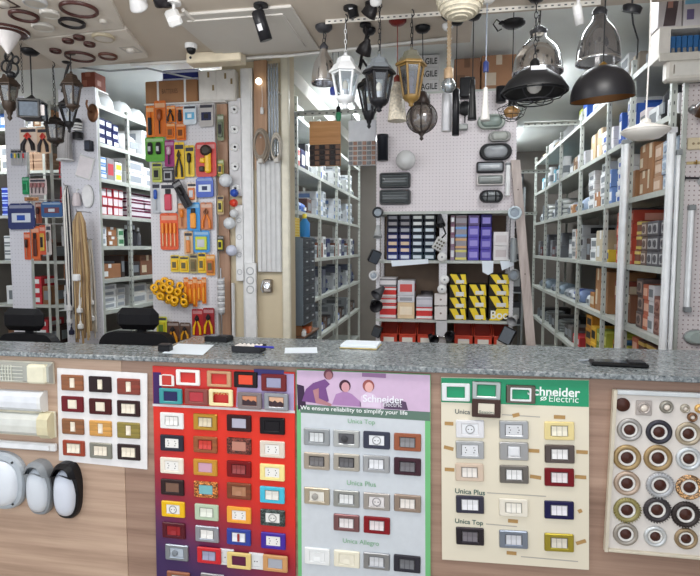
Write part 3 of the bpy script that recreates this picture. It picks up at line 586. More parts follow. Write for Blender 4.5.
# ---------------------------------------------------------------- racks
def post_mb(h, w=.03, holes=True, z0=0):
    b = MB().box(0, w, 0, .003, z0, h).box(0, .003, .003, w, z0, h)
    if holes:
        z = max(z0, .8)+.03
        while z < h-.02: b.box(w*.4, w*.6, -.0006, 0, z, z+.018, 1).box(-.0006, 0, w*.4, w*.6, z, z+.018, 1); z += .06
    return b
HOLE = M((70, 74, 76), .7)
def rack(label, X, sg, posts, zs, h, depth, cross=None):
    """slotted-angle shelving along the aisle: face at X, depth to the sg side"""
    t = thing('shelving_rack', label, 'shelving', (X, posts[0], 0))
    for y in posts:
        for i, dx in enumerate((0, depth)):
            q = T(sg*dx, y-posts[0]-.018, 0) @ Matrix.Scale(-1 if (sg < 0) != (i == 1) else 1, 4, (1, 0, 0))
            o = MB(); p = post_mb(h, holes=(i == 0)); o.add(p.v, p.f, 0, X=q); o.mi = p.mi; o.build('upright', [RACK, HOLE], t)
    L_ = posts[-1]-posts[0]
    for z in zs:
        a, b = sorted((sg*.005, sg*(depth-.005)))
        MB().box(a, b, -.015, L_+.015, z-.004, z).box(*sorted((sg*.004, sg*.007)), -.015, L_+.015, z-.034, z).build('shelf', RACK, t)
    return t
ZS = [.18, .62, 1.055, 1.475, 1.93, 2.345, 2.76]
RP = [3.42, 4.12, 4.67, 5.55, 6.5, 7.36, 8.25]
rack('white slotted-angle shelving along the right side of the right aisle', 1.23, 1, RP, ZS, 2.86, .46)
LP = [4.3, 4.93, 5.86, 6.8, 7.7, 8.62]
rack('white slotted-angle shelving along the left aisle, behind the beige pillar', -1.34, -1, LP, ZS[:6]+[2.8], 2.95, .44)
def beam(label, x0, x1, Y, Z):
    b = MB().box(x0, x1, -.003, 0, -.018, .018).box(x0, x1, -.036, -.003, .015, .018)
    x = x0+.03
    while x < x1-.03: b.box(x, x+.018, -.0036, -.003, -.004, .006, 1); x += .06
    tag(b.build('cross_beam', [RACK, HOLE], None, (0, Y, Z)), label, 'beam')
# ---- stock that stands on shelves: every model faces -Y, base at its origin
PROTO = {}
def labelpanel(b, w, d, h, m=1, side=True):
    b.box(-w*.36, w*.36, -d/2-.0012, -d/2, h*.25, h*.75, m)
    if side:
        for s in (-1, 1): b.box(*sorted((s*w/2, s*(w/2+.0012))), -d*.3, d*.3, h*.25, h*.75, m)
def item_mesh(kind, w, d, h, c, c2):
    k = (kind, round(w, 3), round(d, 3), round(h, 3), c, c2)
    if k in PROTO: return PROTO[k]
    b = MB(); mats = [M(c, .6, 0, .05, 12, 'box_print'), M(c2, .55, 0, .04, 30, 'box_print')]; bv = min(.004, w*.05)
    if kind == 'carton':
        mats[0] = M(c, .8, 0, .07, 9, 'cardboard')
        b.box(-w/2, w/2, -d/2, d/2, 0, h-.003, b=bv).box(-w/2+.003, -.001, -d/2+.003, d/2-.003, h-.003, h).box(.001, w/2-.003, -d/2+.003, d/2-.003, h-.003, h)
        b.box(-.022, .022, -d/2-.0008, -d/2, h*.72, h, 1).box(-w*.4, -w*.08, -d/2-.001, -d/2, h*.14, h*.5, 1)
        for s in (-1, 1): b.box(*sorted((s*w/2, s*(w/2+.001))), -d*.3, d*.05, h*.2, h*.55, 1)
    elif kind == 'box':
        b.box(-w/2, w/2, -d/2, d/2, 0, h, b=bv); labelpanel(b, w, d, h)
    elif kind == 'lidbox':
        b.box(-w/2, w/2, -d/2, d/2, 0, h*.7, b=bv).box(-w/2-.003, w/2+.003, -d/2-.003, d/2+.003, h*.62, h, b=bv); b.box(-w*.3, w*.3, -d/2-.0044, -d/2, h*.15, h*.5, 1)
    elif kind == 'stripe':
        b.box(-w/2, w/2, -d/2, d/2, 0, h, b=bv)
        for z in (.06, .72): b.box(-w/2-.0008, w/2+.0008, -d/2-.0008, d/2, h*z, h*(z+.2), 1)
    elif kind == 'border':                                            # white face with a coloured edge
        b.box(-w/2, w/2, -d/2, d/2, 0, h, 1, b=bv); b.box(-w*.43, w*.43, -d/2-.001, -d/2, h*.12, h*.88, 0)
        for s in (-1, 1): b.box(*sorted((s*w/2, s*(w/2+.001))), -d*.44, d*.44, h*.12, h*.88, 0)
    elif kind == 'hazard':
        b.box(-w/2, w/2, -d/2, d/2, 0, h, b=bv)
        for x0, x1 in ((-.48, -.1), (.12, .42)):
            b.prism([(w*x0, h*.97), (w*x1, h*.97), (w*min(.49, x1+.34), h*.03), (w*min(.3, x0+.34), h*.03)], -d/2-.001, -d/2, 1)
        b.box(-w*.12, w*.34, -d/2-.002, -d/2-.001, h*.1, h*.42, 2); mats.append(M((216, 216, 216), .6))
    elif kind == 'window':                                            # boxed fitting seen through a clear front
        b.box(-w/2, w/2, -d/2, d/2, 0, h, b=bv)
        b.box(-w*.38, w*.38, -d/2-.0015, -d/2, h*.16, h*.84, 1)
        b.lathe([(min(w, h)*.26, d/2+.0015), (min(w, h)*.24, d/2+.006), (min(w, h)*.12, d/2+.006), (min(w, h)*.1, d/2+.002)], 14, 0, T(0, 0, h/2) @ FACE)
    elif kind == 'bag':
        n = 8; L_ = []
        for s_, z in ((.8, 0), (1, h*.12), (1.02, h*.45), (.9, h*.75), (.55, h*.92), (.3, h)): L_.append((s_, z))
        b.lathe([(s_*.5, z) for s_, z in L_], 14, 0, Matrix.Diagonal((w, d, 1, 1))); b.box(-w*.22, w*.22, -d*.52, -d*.46, h*.25, h*.55, 1)
    elif kind == 'tub':
        r = w/2; b.lathe([(r*.86, 0), (r*.95, h*.86), (r, h*.86), (r, h*.97), (r*.9, h), (0, h)], 20); b.lathe([(r*.93, h*.3), (r*.945, h*.6)], 20, 1, T(0, 0, 0) @ Matrix.Scale(1.006, 4, (1, 1, 0)), cap=False)
    elif kind == 'roll':
        r = w/2; b.lathe([(r*.35, 0), (r, 0), (r, h), (r*.35, h), (r*.35, 0)], 20, cap=False); b.lathe([(r*1.004, h*.4), (r*1.004, h*.6)], 20, 1, cap=False)
    elif kind == 'dome':
        r = w/2; b.lathe([(r*.3, h), (r*.55, h*.97), (r*.85, h*.7), (r, h*.15), (r*1.03, 0), (r*.95, 0)], 20); b.lathe([(r*.12, h*1.1), (r*.16, h*.96)], 10, 1)
    elif kind == 'coil':
        for i in range(4): b.torus(w*.38, h*.125, 20, 6, 0, T(0, 0, h*.125+i*h*.245) @ RX(.04*(i % 2)))
        b.box(-.012, .012, -w*.54, -w*.24, h*.1, h*.9, 1)
    elif kind == 'tube':
        b.lathe([(w/2, 0), (w/2, h)], 12); b.lathe([(w*.52, h*.3), (w*.52, h*.6)], 12, 1, cap=False)
    elif kind == 'bottle':
        r = w/2; b.lathe([(r, 0), (r, h*.6), (r*.5, h*.75), (r*.4, h*.8)], 14); b.lathe([(r*.42, h*.8), (r*.4, h), (0, h)], 12, 1)
    o = b.build(kind, mats); me = o.data; bpy.data.objects.remove(o); PROTO[k] = me; return me
NAMES = {'carton': ('cardboard_carton', 'carton'), 'box': ('printed_box', 'box'), 'lidbox': ('lidded_box', 'box'), 'stripe': ('banded_box', 'box'), 'border': ('edged_box', 'box'), 'window': ('fitting_box', 'box'), 'hazard': ('striped_box', 'box'),
         'bag': ('plastic_bag', 'bag'), 'tub': ('plastic_tub', 'tub'), 'roll': ('tape_roll', 'roll'), 'dome': ('bowl_lamp', 'lamp'), 'coil': ('cable_coil', 'cable coil'), 'tube': ('cardboard_tube', 'tube'), 'bottle': ('bottle', 'bottle')}
def put(kind, w, d, h, c, c2, X, Y, Z, rot, label, group, name=None, cat=None):
    n, ct_ = NAMES[kind]; me = item_mesh(kind, w, d, h, c, c2)
    o = bpy.data.objects.new(name or n, me); COL.objects.link(o); o.location = (X, Y, Z+.0008); o.rotation_euler = (0, 0, rot)
    return tag(o, label, cat or ct_, group)
TIER = {1: [''], 2: ['lower', 'upper'], 3: ['bottom', 'middle', 'top'], 4: ['bottom', 'second', 'third', 'top'], 5: ['bottom', 'second', 'middle', 'fourth', 'top'], 6: ['bottom', 'second', 'third', 'fourth', 'fifth', 'top'], 7: ['bottom', 'second', 'third', 'middle', 'fifth', 'sixth', 'top']}
def fill(X, sg, y0, y1, z, zmax, where, group, specs, depth=.36):
    """stand stacks one after another from the near end of a shelf; each item keeps its own label"""
    y = y0; n = 0
    for sp in specs:
        if sp[0] == 'gap': y += sp[1]; continue
        kind, desc, c, c2, w, h, k = sp[:7]; d = sp[7] if len(sp) > 7 else depth
        if kind in ('tub', 'roll', 'dome', 'coil', 'tube', 'bottle', 'bag'): d = min(d, w*1.0)
        if y+w > y1+.002: print('SHELF FULL', where, desc, round(y+w-y1, 3)); break
        hh = h; 
        while k*hh > zmax-z-.045 and k > 1: k -= 1
        if hh > zmax-z-.04: hh = zmax-z-.045
        for i in range(k):
            jx = random.uniform(0, .012); tr = TIER.get(k, ['']*k)[i]
            lb = f'{desc}, {tr+" of " if tr else ""}stack {NUM[n]} {where}'.replace(' ,', ',') if k > 1 else f'{desc}, stack {NUM[n]} {where}'.replace(' ,', ',')
            put(kind, w-.006, d, hh-.001, c, c2, X+sg*(.05+d/2+jx), y+w/2, z+i*hh, -sg*PI/2+random.uniform(-.02, .02)*(kind not in ('border', 'window')), lb, group)
        n += 1; y += w+.004
Wt = (222, 224, 226); Bl = (42, 84, 168); Nv = (32, 40, 84); Rd = (176, 44, 40); Or = (196, 106, 62); Ye = (226, 192, 44); Br = (150, 108, 74); Gy = (120, 126, 132); Bk = (34, 34, 38); Bg = (206, 190, 164); Gn = (120, 150, 70); Tq = (96, 166, 190); Sl = (150, 156, 164)
W_ = lambda w, h, k, n='white box': ('box', n, Wt, Sl, w, h, k)
C_ = lambda w, h, k=1: ('carton', 'brown carton', Br, Bg, w, h, k)
def R(bay, lev): return (1.23, 1, RP[bay]+.022, RP[bay+1]-.025, ZS[lev], ZS[lev+1] if lev < 6 else 3.08)
LEV = {0: 'lowest', 1: 'second-lowest', 2: 'counter-height', 3: 'waist', 4: 'eye-level', 5: 'high', 6: 'topmost'}
BAY = ['nearest', 'second', 'third', 'fourth', 'fifth', 'farthest']
def right(bay, lev, specs): fill(*R(bay, lev), f'on {LEV[lev]} shelf, {BAY[bay]} bay, right rack', 'stock on the right aisle rack', specs)
# nearest bay
right(0, 6, [('box', 'white box', Wt, Sl, .2, .13, 2), ('bag', 'black bag', Bk, Gy, .2, .2, 1), ('bag', 'dark bag', (48, 48, 52), Gy, .2, .17, 1)])
right(0, 5, [('box', 'pale box', (206, 204, 208), Sl, .16, .12, 1), ('bag', 'black bag', Bk, Gy, .16, .22, 1), ('box', 'white box', Wt, Gy, .16, .13, 1), ('box', 'pale pink box', (216, 206, 210), Gy, .15, .16, 1)])
right(0, 4, [('window', 'clear blue-grey pack', (160, 176, 196), (206, 214, 222), .11, .1, 4), ('window', 'clear blue-grey pack', (160, 176, 196), (206, 214, 222), .1, .1, 3), ('box', 'tan box', (176, 140, 112), (214, 190, 170), .13, .1, 3), ('carton', 'tall brown carton', Br, Bg, .1, .33, 1), C_(.16, .17, 2)])
right(0, 3, [('window', 'clear-front fitting box', (86, 84, 90), (176, 176, 178), .105, .095, 3)]*4+[('window', 'clear-front fitting box', (110, 92, 84), (186, 170, 160), .1, .095, 3), ('gap', .005), ('stripe', 'red label box', (120, 72, 58), (206, 184, 100), .09, .1, 3)])
right(0, 2, [('window', 'brown window box', (120, 80, 72), (160, 124, 112), .12, .12, 2), ('window', 'brown window box', (124, 84, 76), (164, 124, 112), .12, .12, 2), ('box', 'white label box', (206, 206, 210), Gy, .1, .1, 3), ('box', 'orange box', (190, 104, 76), (226, 180, 156), .1, .1, 3), ('window', 'dark window box', (92, 78, 76), (150, 130, 120), .12, .11, 3)])
right(0, 1, [('stripe', 'brown box with yellow labels', (96, 60, 48), (206, 176, 90), .12, .12, 3)]*4+[('box', 'orange box', (190, 104, 76), (226, 180, 156), .12, .12, 3)])
# second bay
right(1, 5, [('box', 'blue box', Bl, Wt, .08, .24, 1), ('box', 'white box', Wt, Bl, .13, .1, 3), ('bag', 'blue and white bag', (150, 170, 206), Bl, .14, .16, 1), ('box', 'blue box', Bl, Wt, .07, .26, 1)])
right(1, 6, [('carton', 'grey carton', (150, 140, 128), Bg, .22, .17, 1), ('box', 'white box', Wt, Gy, .2, .12, 2)])
right(1, 4, [C_(.2, .2, 1), ('lidbox', 'white box', Wt, Bl, .2, .085, 4)])
right(1, 3, [('box', 'red-orange box', (186, 72, 52), (222, 160, 140), .13, .095, 4), ('window', 'grey box', (96, 96, 102), (170, 170, 172), .1, .1, 4), ('box', 'red-orange box', (186, 72, 52), (222, 160, 140), .13, .095, 4)])
right(1, 2, [('carton', 'brown carton', (120, 76, 54), Bg, .12, .2, 1), ('bag', 'white bag', (206, 206, 208), Gy, .12, .16, 1), ('box', 'dark red box', (130, 60, 46), Bg, .12, .14, 2)])
right(1, 1, [('box', 'yellow-green box', (188, 186, 60), (232, 226, 150), .12, .13, 2), ('box', 'blue box', (46, 90, 130), Wt, .12, .14, 2), ('box', 'brown-yellow box', (176, 130, 40), Bk, .15, .13, 3)])
# third bay
right(2, 6, [('box', 'pale box', Wt, Gy, .2, .12, 1), ('box', 'grey box', (140, 134, 126), Gy, .24, .18, 1), ('box', 'white box', Wt, Gy, .2, .1, 1)])
right(2, 5, [('lidbox', 'white box', (216, 212, 216), Bl, .32, .1, 2), ('carton', 'beige carton', (188, 166, 136), Wt, .17, .26, 1), ('carton', 'beige carton', (190, 166, 134), Wt, .17, .24, 1)])
right(2, 4, [('box', 'blue-white box', (110, 140, 196), Wt, .1, .14, 2), ('box', 'white box', Wt, Gy, .22, .09, 4), ('carton', 'brown carton', (160, 112, 76), Wt, .18, .14, 1), ('lidbox', 'white flat box', Wt, Gy, .2, .085, 4)])
right(2, 3, [('box', 'yellow and blue box', (206, 176, 50), (50, 70, 140), .12, .1, 1), ('carton', 'beige carton', (190, 178, 154), Wt, .26, .26, 1), ('box', 'white box', Wt, Gy, .2, .1, 2), ('box', 'dark box', (60, 46, 42), Gy, .14, .2, 1)])
right(2, 2, [('carton', 'tall brown carton', (150, 108, 70), Bg, .2, .34, 1), ('carton', 'tall brown carton', (156, 112, 74), Bg, .18, .36, 1), ('box', 'orange-brown box', (160, 106, 50), Bg, .16, .14, 1), ('bag', 'white bag', (200, 206, 210), Gy, .16, .12, 1)])
right(2, 1, [('box', 'yellow-green box', (168, 172, 60), (220, 220, 130), .14, .14, 2), ('box', 'olive box', (120, 130, 50), (180, 180, 100), .15, .14, 2), ('box', 'yellow box', (216, 168, 40), Bk, .17, .14, 2), ('box', 'amber box', (190, 130, 40), Bk, .2, .12, 3)])
# fourth, fifth and farthest bay
right(3, 6, [('box', 'blue box', Bl, Wt, .16, .2, 1), ('box', 'yellow-green box', (170, 180, 70), Wt, .15, .18, 1), ('bag', 'pale bag', Wt, Gy, .22, .15, 1)])
right(3, 5, [('lidbox', 'white box', (206, 206, 212), Gy, .3, .16, 1), ('carton', 'brown carton', (130, 100, 76), Bg, .2, .16, 1), ('box', 'grey box', Gy, Wt, .2, .12, 1)])
right(3, 4, [('bag', 'pale blue bag', (160, 176, 200), Gy, .2, .15, 1), ('bag', 'white bag', (200, 206, 214), Gy, .2, .13, 1), ('carton', 'small brown carton', (160, 116, 80), Bg, .14, .1, 1), ('bag', 'grey bag', Sl, Gy, .2, .14, 1)])
right(3, 3, [('box', 'grey and white box', (170, 172, 176), Bk, .16, .11, 3), ('box', 'orange-brown box', (176, 116, 76), Bg, .13, .3, 1), ('box', 'white box', (206, 206, 206), Gy, .16, .1, 3), ('box', 'grey box', Gy, Wt, .17, .2, 1)])
right(3, 2, [('bag', 'blue-white bag', (120, 140, 180), Wt, .2, .13, 1), ('bag', 'blue bag', (64, 80, 150), Wt, .2, .12, 1), ('bag', 'pale bag', (176, 182, 190), Gy, .22, .11, 1), ('bag', 'grey bag', Sl, Gy, .2, .1, 1)])
right(3, 1, [('box', 'red box', (190, 50, 56), Wt, .3, .1, 1), ('box', 'grey box', (96, 92, 90), Gy, .2, .16, 1), ('box', 'dark box', (60, 56, 56), Gy, .2, .14, 1)])
for bay in (4, 5):
    right(bay, 6, [('dome', 'white bowl lamp', Wt, Gy, .25, .2, 1), ('dome', 'white bowl lamp', Wt, Gy, .25, .2, 1), ('bag', 'beige bag', Bg, Gy, .2, .12, 1)])
    right(bay, 5, [('tube', 'white tube', (216, 218, 220), Gy, .1, .26, 1), ('tube', 'white tube', (210, 212, 216), Gy, .1, .24, 1), ('box', 'turquoise box', Tq, Wt, .12, .2, 1), ('box', 'pale box', Wt, Gy, .14, .16, 1), ('box', 'turquoise box', Tq, Wt, .12, .18, 1)])
    right(bay, 4, [('coil', 'white cable coil', (190, 192, 190), Gy, .26, .2, 1, .26), ('coil', 'grey cable coil', (176, 180, 180), Gy, .26, .24, 1, .26), ('bag', 'pale bag', (190, 194, 200), Gy, .2, .15, 1)])
    right(bay, 3, [('box', 'grey box', (90, 92, 98), Gy, .16, .14, 2), ('box', 'dark box', (54, 52, 56), Gy, .2, .18, 1), ('box', 'maroon box', (90, 50, 50), Gy, .18, .12, 1), ('box', 'grey box', (96, 98, 102), Gy, .16, .2, 1)])
    right(bay, 2, [('bag', 'pale blue bag', (130, 146, 160), Gy, .22, .12, 1), ('bag', 'grey bag', (120, 128, 136), Gy, .22, .12, 1), ('bag', 'slate bag', (96, 104, 118), Gy, .2, .1, 1)])
    right(bay, 1, [('coil', 'grey cable coil', (120, 124, 124), Gy, .26, .14, 1, .26), ('box', 'dark box', (60, 58, 58), Gy, .2, .16, 1), ('coil', 'grey cable coil', (130, 132, 130), Gy, .26, .14, 1, .26)])
# ---- left aisle rack
def left(bay, lev, specs):
    z1 = (ZS[:6]+[2.8, 3.08])[lev+1]; z0 = (ZS[:6]+[2.8])[lev]
    fill(-1.34, -1, LP[bay]+.022, LP[bay+1]-.025, z0, z1, f'on {LEV[lev]} shelf, {["nearest", "second", "third", "fourth", "farthest"][bay]} bay, left rack', 'stock on the left aisle rack', specs)
left(0, 6, [('box', 'orange-yellow box', (222, 150, 40), (240, 200, 120), .17, .075, 3), ('box', 'yellow box', (230, 206, 110), Wt, .17, .2, 1)])
left(0, 5, [('box', 'blue box', (48, 86, 190), Wt, .16, .08, 3), ('box', 'blue box', (48, 86, 190), Wt, .16, .08, 3), ('box', 'dark box', Bk, Gy, .16, .26, 1)])
left(0, 4, [('tub', 'grey tub', (150, 150, 156), Gy, .15, .2, 1), ('tube', 'white tube', (206, 206, 214), Gy, .12, .34, 1), ('box', 'blue box', Bl, Wt, .14, .14, 1), ('box', 'white box', Wt, Bl, .12, .12, 1)])
left(1, 5, [('box', 'blue-white box', (90, 130, 196), Wt, .14, .1, 3), ('box', 'white and red box', Wt, Rd, .14, .1, 2), ('box', 'navy box', Nv, Wt, .16, .2, 1), ('box', 'dark box', Bk, Wt, .14, .28, 1), ('box', 'white box', Wt, Gy, .16, .1, 3)])
left(1, 6, [('bag', 'pale bag', Wt, Gy, .2, .16, 1), ('box', 'white box', Wt, Gy, .2, .14, 1)])
left(1, 4, [('box', 'navy box', Nv, Wt, .1, .15, 1), ('box', 'navy box', Nv, Wt, .1, .15, 1), ('bag', 'pale blue bag', (160, 180, 206), Bl, .16, .12, 1), ('bag', 'blue bag', (80, 110, 180), Wt, .16, .11, 1), ('box', 'brown box', (90, 62, 54), Gy, .2, .16, 1)])
left(1, 3, [('tub', 'tall grey tub', (176, 176, 184), (190, 60, 60), .14, .3, 1), ('tub', 'white tub', (206, 208, 212), Gy, .14, .16, 1), ('carton', 'brown carton', (120, 84, 66), Bg, .2, .14, 1), ('tub', 'white tub', (200, 204, 210), Gy, .13, .13, 1)])
left(1, 2, [('box', 'white and blue box', (180, 186, 200), Bl, .14, .09, 2), ('box', 'orange box', (214, 106, 40), Wt, .2, .2, 1), ('box', 'grey box', Sl, Gy, .14, .12, 2), ('carton', 'brown carton', (96, 70, 60), Bg, .2, .22, 1)])
left(1, 1, [('stripe', 'maroon box with white labels', (92, 40, 56), (206, 206, 212), .16, .09, 4), ('stripe', 'maroon box with white labels', (92, 40, 56), (206, 206, 212), .16, .09, 4), ('box', 'dark box', Bk, Gy, .2, .2, 1), ('box', 'grey box', Gy, Wt, .2, .2, 1)])
for bay in (2, 3, 4):
    k = bay
    left(bay, 5, [('box', 'white box', Wt, Gy, .14, .1, 2), ('box', 'pale box', (190, 196, 204), Bl, .16, .12, 2), ('box', 'white box', Wt, Gy, .16, .1, 3), ('bag', 'pale green bag', (190, 200, 180), Gy, .18, .14, 1)])
    left(bay, 4, [('box', 'white box', (206, 210, 216), (110, 140, 190), .16, .09, 3), ('box', 'blue-white box', (150, 170, 206), Wt, .14, .1, 2), ('box', 'white box', (200, 206, 212), Gy, .15, .1, 3), ('bag', 'black bag' if k == 4 else 'white bag', Bk if k == 4 else (196, 200, 206), Gy, .2, .2, 1)])
    left(bay, 3, [('tub', 'white tub', (200, 206, 212), Gy, .14, .14, 1), ('carton', 'brown carton', (128, 84, 66), Bg, .2, .17, 1), ('box', 'white box', Wt, Gy, .16, .12, 2), ('box', 'navy box', Nv, Gy, .2, .22, 1)])
    left(bay, 2, [('box', 'white box', (196, 200, 206), Gy, .12, .17, 1), ('tube', 'white tube', (196, 200, 206), Gy, .08, .2, 1), ('tube', 'white tube', (190, 194, 200), Gy, .08, .19, 1), ('box', 'slate box', (92, 98, 116), Gy, .16, .28, 1), ('bag', 'navy bag', (40, 50, 96), Gy, .24, .2, 1)])
    left(bay, 1, [('box', 'grey-white box', (160, 166, 172), Gy, .18, .12, 2), ('box', 'blue box', (70, 100, 160), Wt, .16, .1, 1), ('carton', 'dark carton', (96, 74, 64), Gy, .2, .14, 1), ('box', 'dark box', (50, 46, 50), Gy, .2, .14, 1)])
# ---- grey steel drawer cabinets on the end of the left aisle rack
def drawer_cabinet(label, y0, y1, z0, z1, rows, cols, x=-1.15):
    t = thing('drawer_cabinet', label, 'drawer cabinet', (x, (y0+y1)/2, z0)); w = y1-y0; h = z1-z0
    CB = M((112, 124, 134), .45, 0, .04); MB().box(-.17, -.012, -w/2, w/2, 0, h, b=.003).box(-.012, 0, -w/2, -w/2+.012, 0, h).box(-.012, 0, w/2-.012, w/2, 0, h).box(-.012, 0, -w/2, w/2, h-.01, h).box(-.012, 0, -w/2, w/2, 0, .01).build('cabinet_body', CB, t)
    dm = M((70, 76, 84), .4)
    for i in range(rows):
        for j in range(cols):
            ya = -w/2+.014+j*(w-.028)/cols; yb = ya+(w-.028)/cols-.005; za = .012+i*(h-.024)/rows; zb = za+(h-.024)/rows-.006
            o = MB().box(-.011, .004, ya, yb, za, zb, b=.002).build('drawer', dm, t)
            MB().box(.004, .013, (ya+yb)/2-.018, (ya+yb)/2+.018, za+(zb-za)*.5, za+(zb-za)*.68, b=.002).build('handle', M((176, 182, 186), .4), o)
Zc = lambda y, Y=4.45: W(285, y, Y)[1]
# cabinets stand on a narrow plank carried by wall brackets in front of the rack
z1_, z2_ = Zc(324), Zc(237)
drawer_cabinet('tall grey steel small-parts cabinet of many drawers beside the pillar', 4.36, 4.78, z1_, z2_, 9, 2)
drawer_cabinet('low grey steel cabinet with dark drawers below the tall cabinet', 4.36, 4.86, .62, Zc(336), 6, 1)
bt = MB().box(-1.33, -1.135, 4.34, 4.88, Zc(336)+.001, Zc(336)+.014).build('plank', wood('plank_wood', (96, 70, 54), (116, 84, 64), (134, 100, 78)), None); tag(bt, 'dark plank on top of the low grey cabinet', 'plank')
bs = thing('cabinet_stand', 'wooden blocks under the tall grey drawer cabinet', 'stand', (-1.3, 4.4, Zc(336)+.015)); hh = z1_-Zc(336)-.017
for y in (0, .34): MB().box(-.02, .13, y-.02, y+.02, 0, hh, b=.002).build('block', CARD, bs)
lo = thing('cabinet_stand', 'steel stand carrying the low grey drawer cabinet', 'stand', (-1.235, 4.61, 0))
for sx in (-.07, .07):
    for sy in (-.22, .22): MB().box(sx-.014, sx+.014, sy-.014, sy+.014, 0, .6).build('leg', STEEL, lo)
MB().box(-.085, .085, -.24, .24, .6, .619).build('stand_top', STEEL, lo)
for i, (y, c) in enumerate([(4.40, Wt), (4.44, Wt)]): put('bottle', .03, .03, .055, (226, 226, 226), (200, 200, 200), -1.155, y-.02, Zc(336)+.0148, 0, f'small white bottle on the plank, {["nearest the counter", "second from the counter"][i]}', 'bottles on the plank')
put('box', .09, .11, .05, (206, 96, 50), (226, 150, 110), -1.2, 4.58, Zc(336)+.0148, PI/2, 'small orange box on the plank between the two cabinets', None)
for i in range(7): put('stripe', .062, .14, .022, (236, 196, 40), (250, 230, 140), -1.245, 4.44, z2_+i*.0225, 0, f'flat yellow box, {TIER[7][i]} of the yellow stack on the tall cabinet', 'yellow boxes on the tall drawer cabinet')
put('bottle', .09, .09, .2, (40, 130, 200), (226, 206, 60), -1.2, 4.62, z2_, .3, 'blue bottle with yellow cap on the tall grey cabinet', None)
# ---- crossbeams over the aisles and hanging sample boards
Yb = 4.52
beam('slotted white cross beam over the left aisle', -1.26, -.50, Yb, W(330, 113, Yb)[1])
beam('slotted white cross beam over the right aisle, front one', .72, 1.22, 5.55, W(548, 124, 5.55)[1])
beam('white cross beam over the right aisle, middle one', .75, 1.22, 7.0, 2.5)
beam('white cross beam over the right aisle, rear one', .75, 1.22, 7.9, 2.05)
def hangboard(label, x0, y0, x1, y1, Y, split, top, low, tiles_):
    X, Z, w_, h_ = rect(x0, y0, x1, y1, Y); t = thing('sample_board', label, 'display board', (X, Y, Z))
    zs = h_/2-h_*split
    MB().box(-w_/2, w_/2, 0, .014, -h_/2, h_/2, b=.002).build('backing', top, t)
    MB().box(-w_/2+.003, w_/2-.003, -.003, 0, -h_/2+.003, zs).build('lower_panel', low[0], t)
    for i in range(tiles_[0]):
        b = MB()
        for j in range(tiles_[1]):
            x = -w_/2+w_*(j+.5)/tiles_[1]; z = -h_/2+(zs+h_/2)*(i+.5)/tiles_[0]; ww = w_/tiles_[1]*.4; hh = (zs+h_/2)/tiles_[0]*.36
            b.box(x-ww, x+ww, -.012, -.003, z-hh, z+hh, j % 2, b=.002)
        b.build('sample_row', low[1:], t)
    zt_ = W(330, 113, Yb)[1]-Z-.02
    for s in (-1, 1): MB().tube([(s*w_*.4, .006, h_/2-.005), (s*w_*.4, .02+Yb-Y-.03, zt_)], .0025, 6).build('hanger', STEEL, t)
hangboard('wood-topped sample board of dark switches hanging at the left aisle', 309.5, 121, 340.5, 166, Yb-.04, .52, wood('oak_board', (172, 118, 70), (196, 142, 90), (214, 164, 112), .8, 16), [M((70, 58, 56), .5), M((44, 40, 42), .4), M((120, 84, 62), .4)], (4, 6))
hangboard('white-topped sample board of grey switches hanging beside the pegboard', 348.5, 120, 376, 165.5, Yb-.04, .46, M((206, 208, 214), .5), [M((190, 186, 184), .5), M((110, 112, 116), .4), M((150, 110, 90), .4)], (5, 6))

# ---- rack across the far end of the right aisle
t = thing('shelving_rack', 'dark rack across the far end of the right aisle', 'shelving', (.82, 8.75, 0))
for x in (-.36, .33): MB().box(x, x+.03, 0, .003, 0, 2.5).box(x, x+.003, .003, .03, 0, 2.5).box(x, x+.03, .36, .363, 0, 2.5).build('upright', GREY, t)
for z in (.4, .9, 1.4, 1.9, 2.4): MB().box(-.36, .36, .004, .359, z-.02, z).build('shelf', GREY, t)
for i, z in enumerate((.4, .9, 1.4, 1.9, 2.4)):
    for j, (c, w, h) in enumerate([((60, 62, 66), .26, .3), ((96, 98, 100), .2, .24), ((44, 44, 48), .16, .34)]):
        put('box', w, .24, h, c, (130, 132, 134), .60+.235*j, 8.9, z, 0, f'{["grey", "pale grey", "black"][j]} box on the {["lowest", "second", "third", "fourth", "top"][i]} shelf of the rack ending the right aisle', 'boxes on the end rack of the right aisle')
# ---------------------------------------------------------------- pegboards, pillar, centre display
def pegs(name, c, hole, pitch=.025, rad=.2, ax=('X', 'Z')):
    def bld(N, L, b):
        tc = N.new('ShaderNodeTexCoord'); sp = N.new('ShaderNodeSeparateXYZ'); L.new(tc.outputs['Object'], sp.inputs[0]); sq = []
        for a in ax:
            m1 = N.new('ShaderNodeMath'); m1.operation = 'MULTIPLY'; m1.inputs[1].default_value = 1/pitch; L.new(sp.outputs[a], m1.inputs[0])
            m2 = N.new('ShaderNodeMath'); m2.operation = 'FRACT'; L.new(m1.outputs[0], m2.inputs[0])
            m3 = N.new('ShaderNodeMath'); m3.operation = 'SUBTRACT'; m3.inputs[1].default_value = .5; L.new(m2.outputs[0], m3.inputs[0])
            m4 = N.new('ShaderNodeMath'); m4.operation = 'MULTIPLY'; L.new(m3.outputs[0], m4.inputs[0]); L.new(m3.outputs[0], m4.inputs[1]); sq.append(m4)
        ad = N.new('ShaderNodeMath'); L.new(sq[0].outputs[0], ad.inputs[0]); L.new(sq[1].outputs[0], ad.inputs[1])
        lt = N.new('ShaderNodeMath'); lt.operation = 'LESS_THAN'; lt.inputs[1].default_value = rad*rad; L.new(ad.outputs[0], lt.inputs[0])
        mx = N.new('ShaderNodeMix'); mx.data_type = 'RGBA'; mx.inputs[6].default_value = (*lin(c), 1); mx.inputs[7].default_value = (*lin(hole), 1); L.new(lt.outputs[0], mx.inputs[0]); L.new(mx.outputs[2], b.inputs['Base Color'])
    return texmat(name, bld, .5)
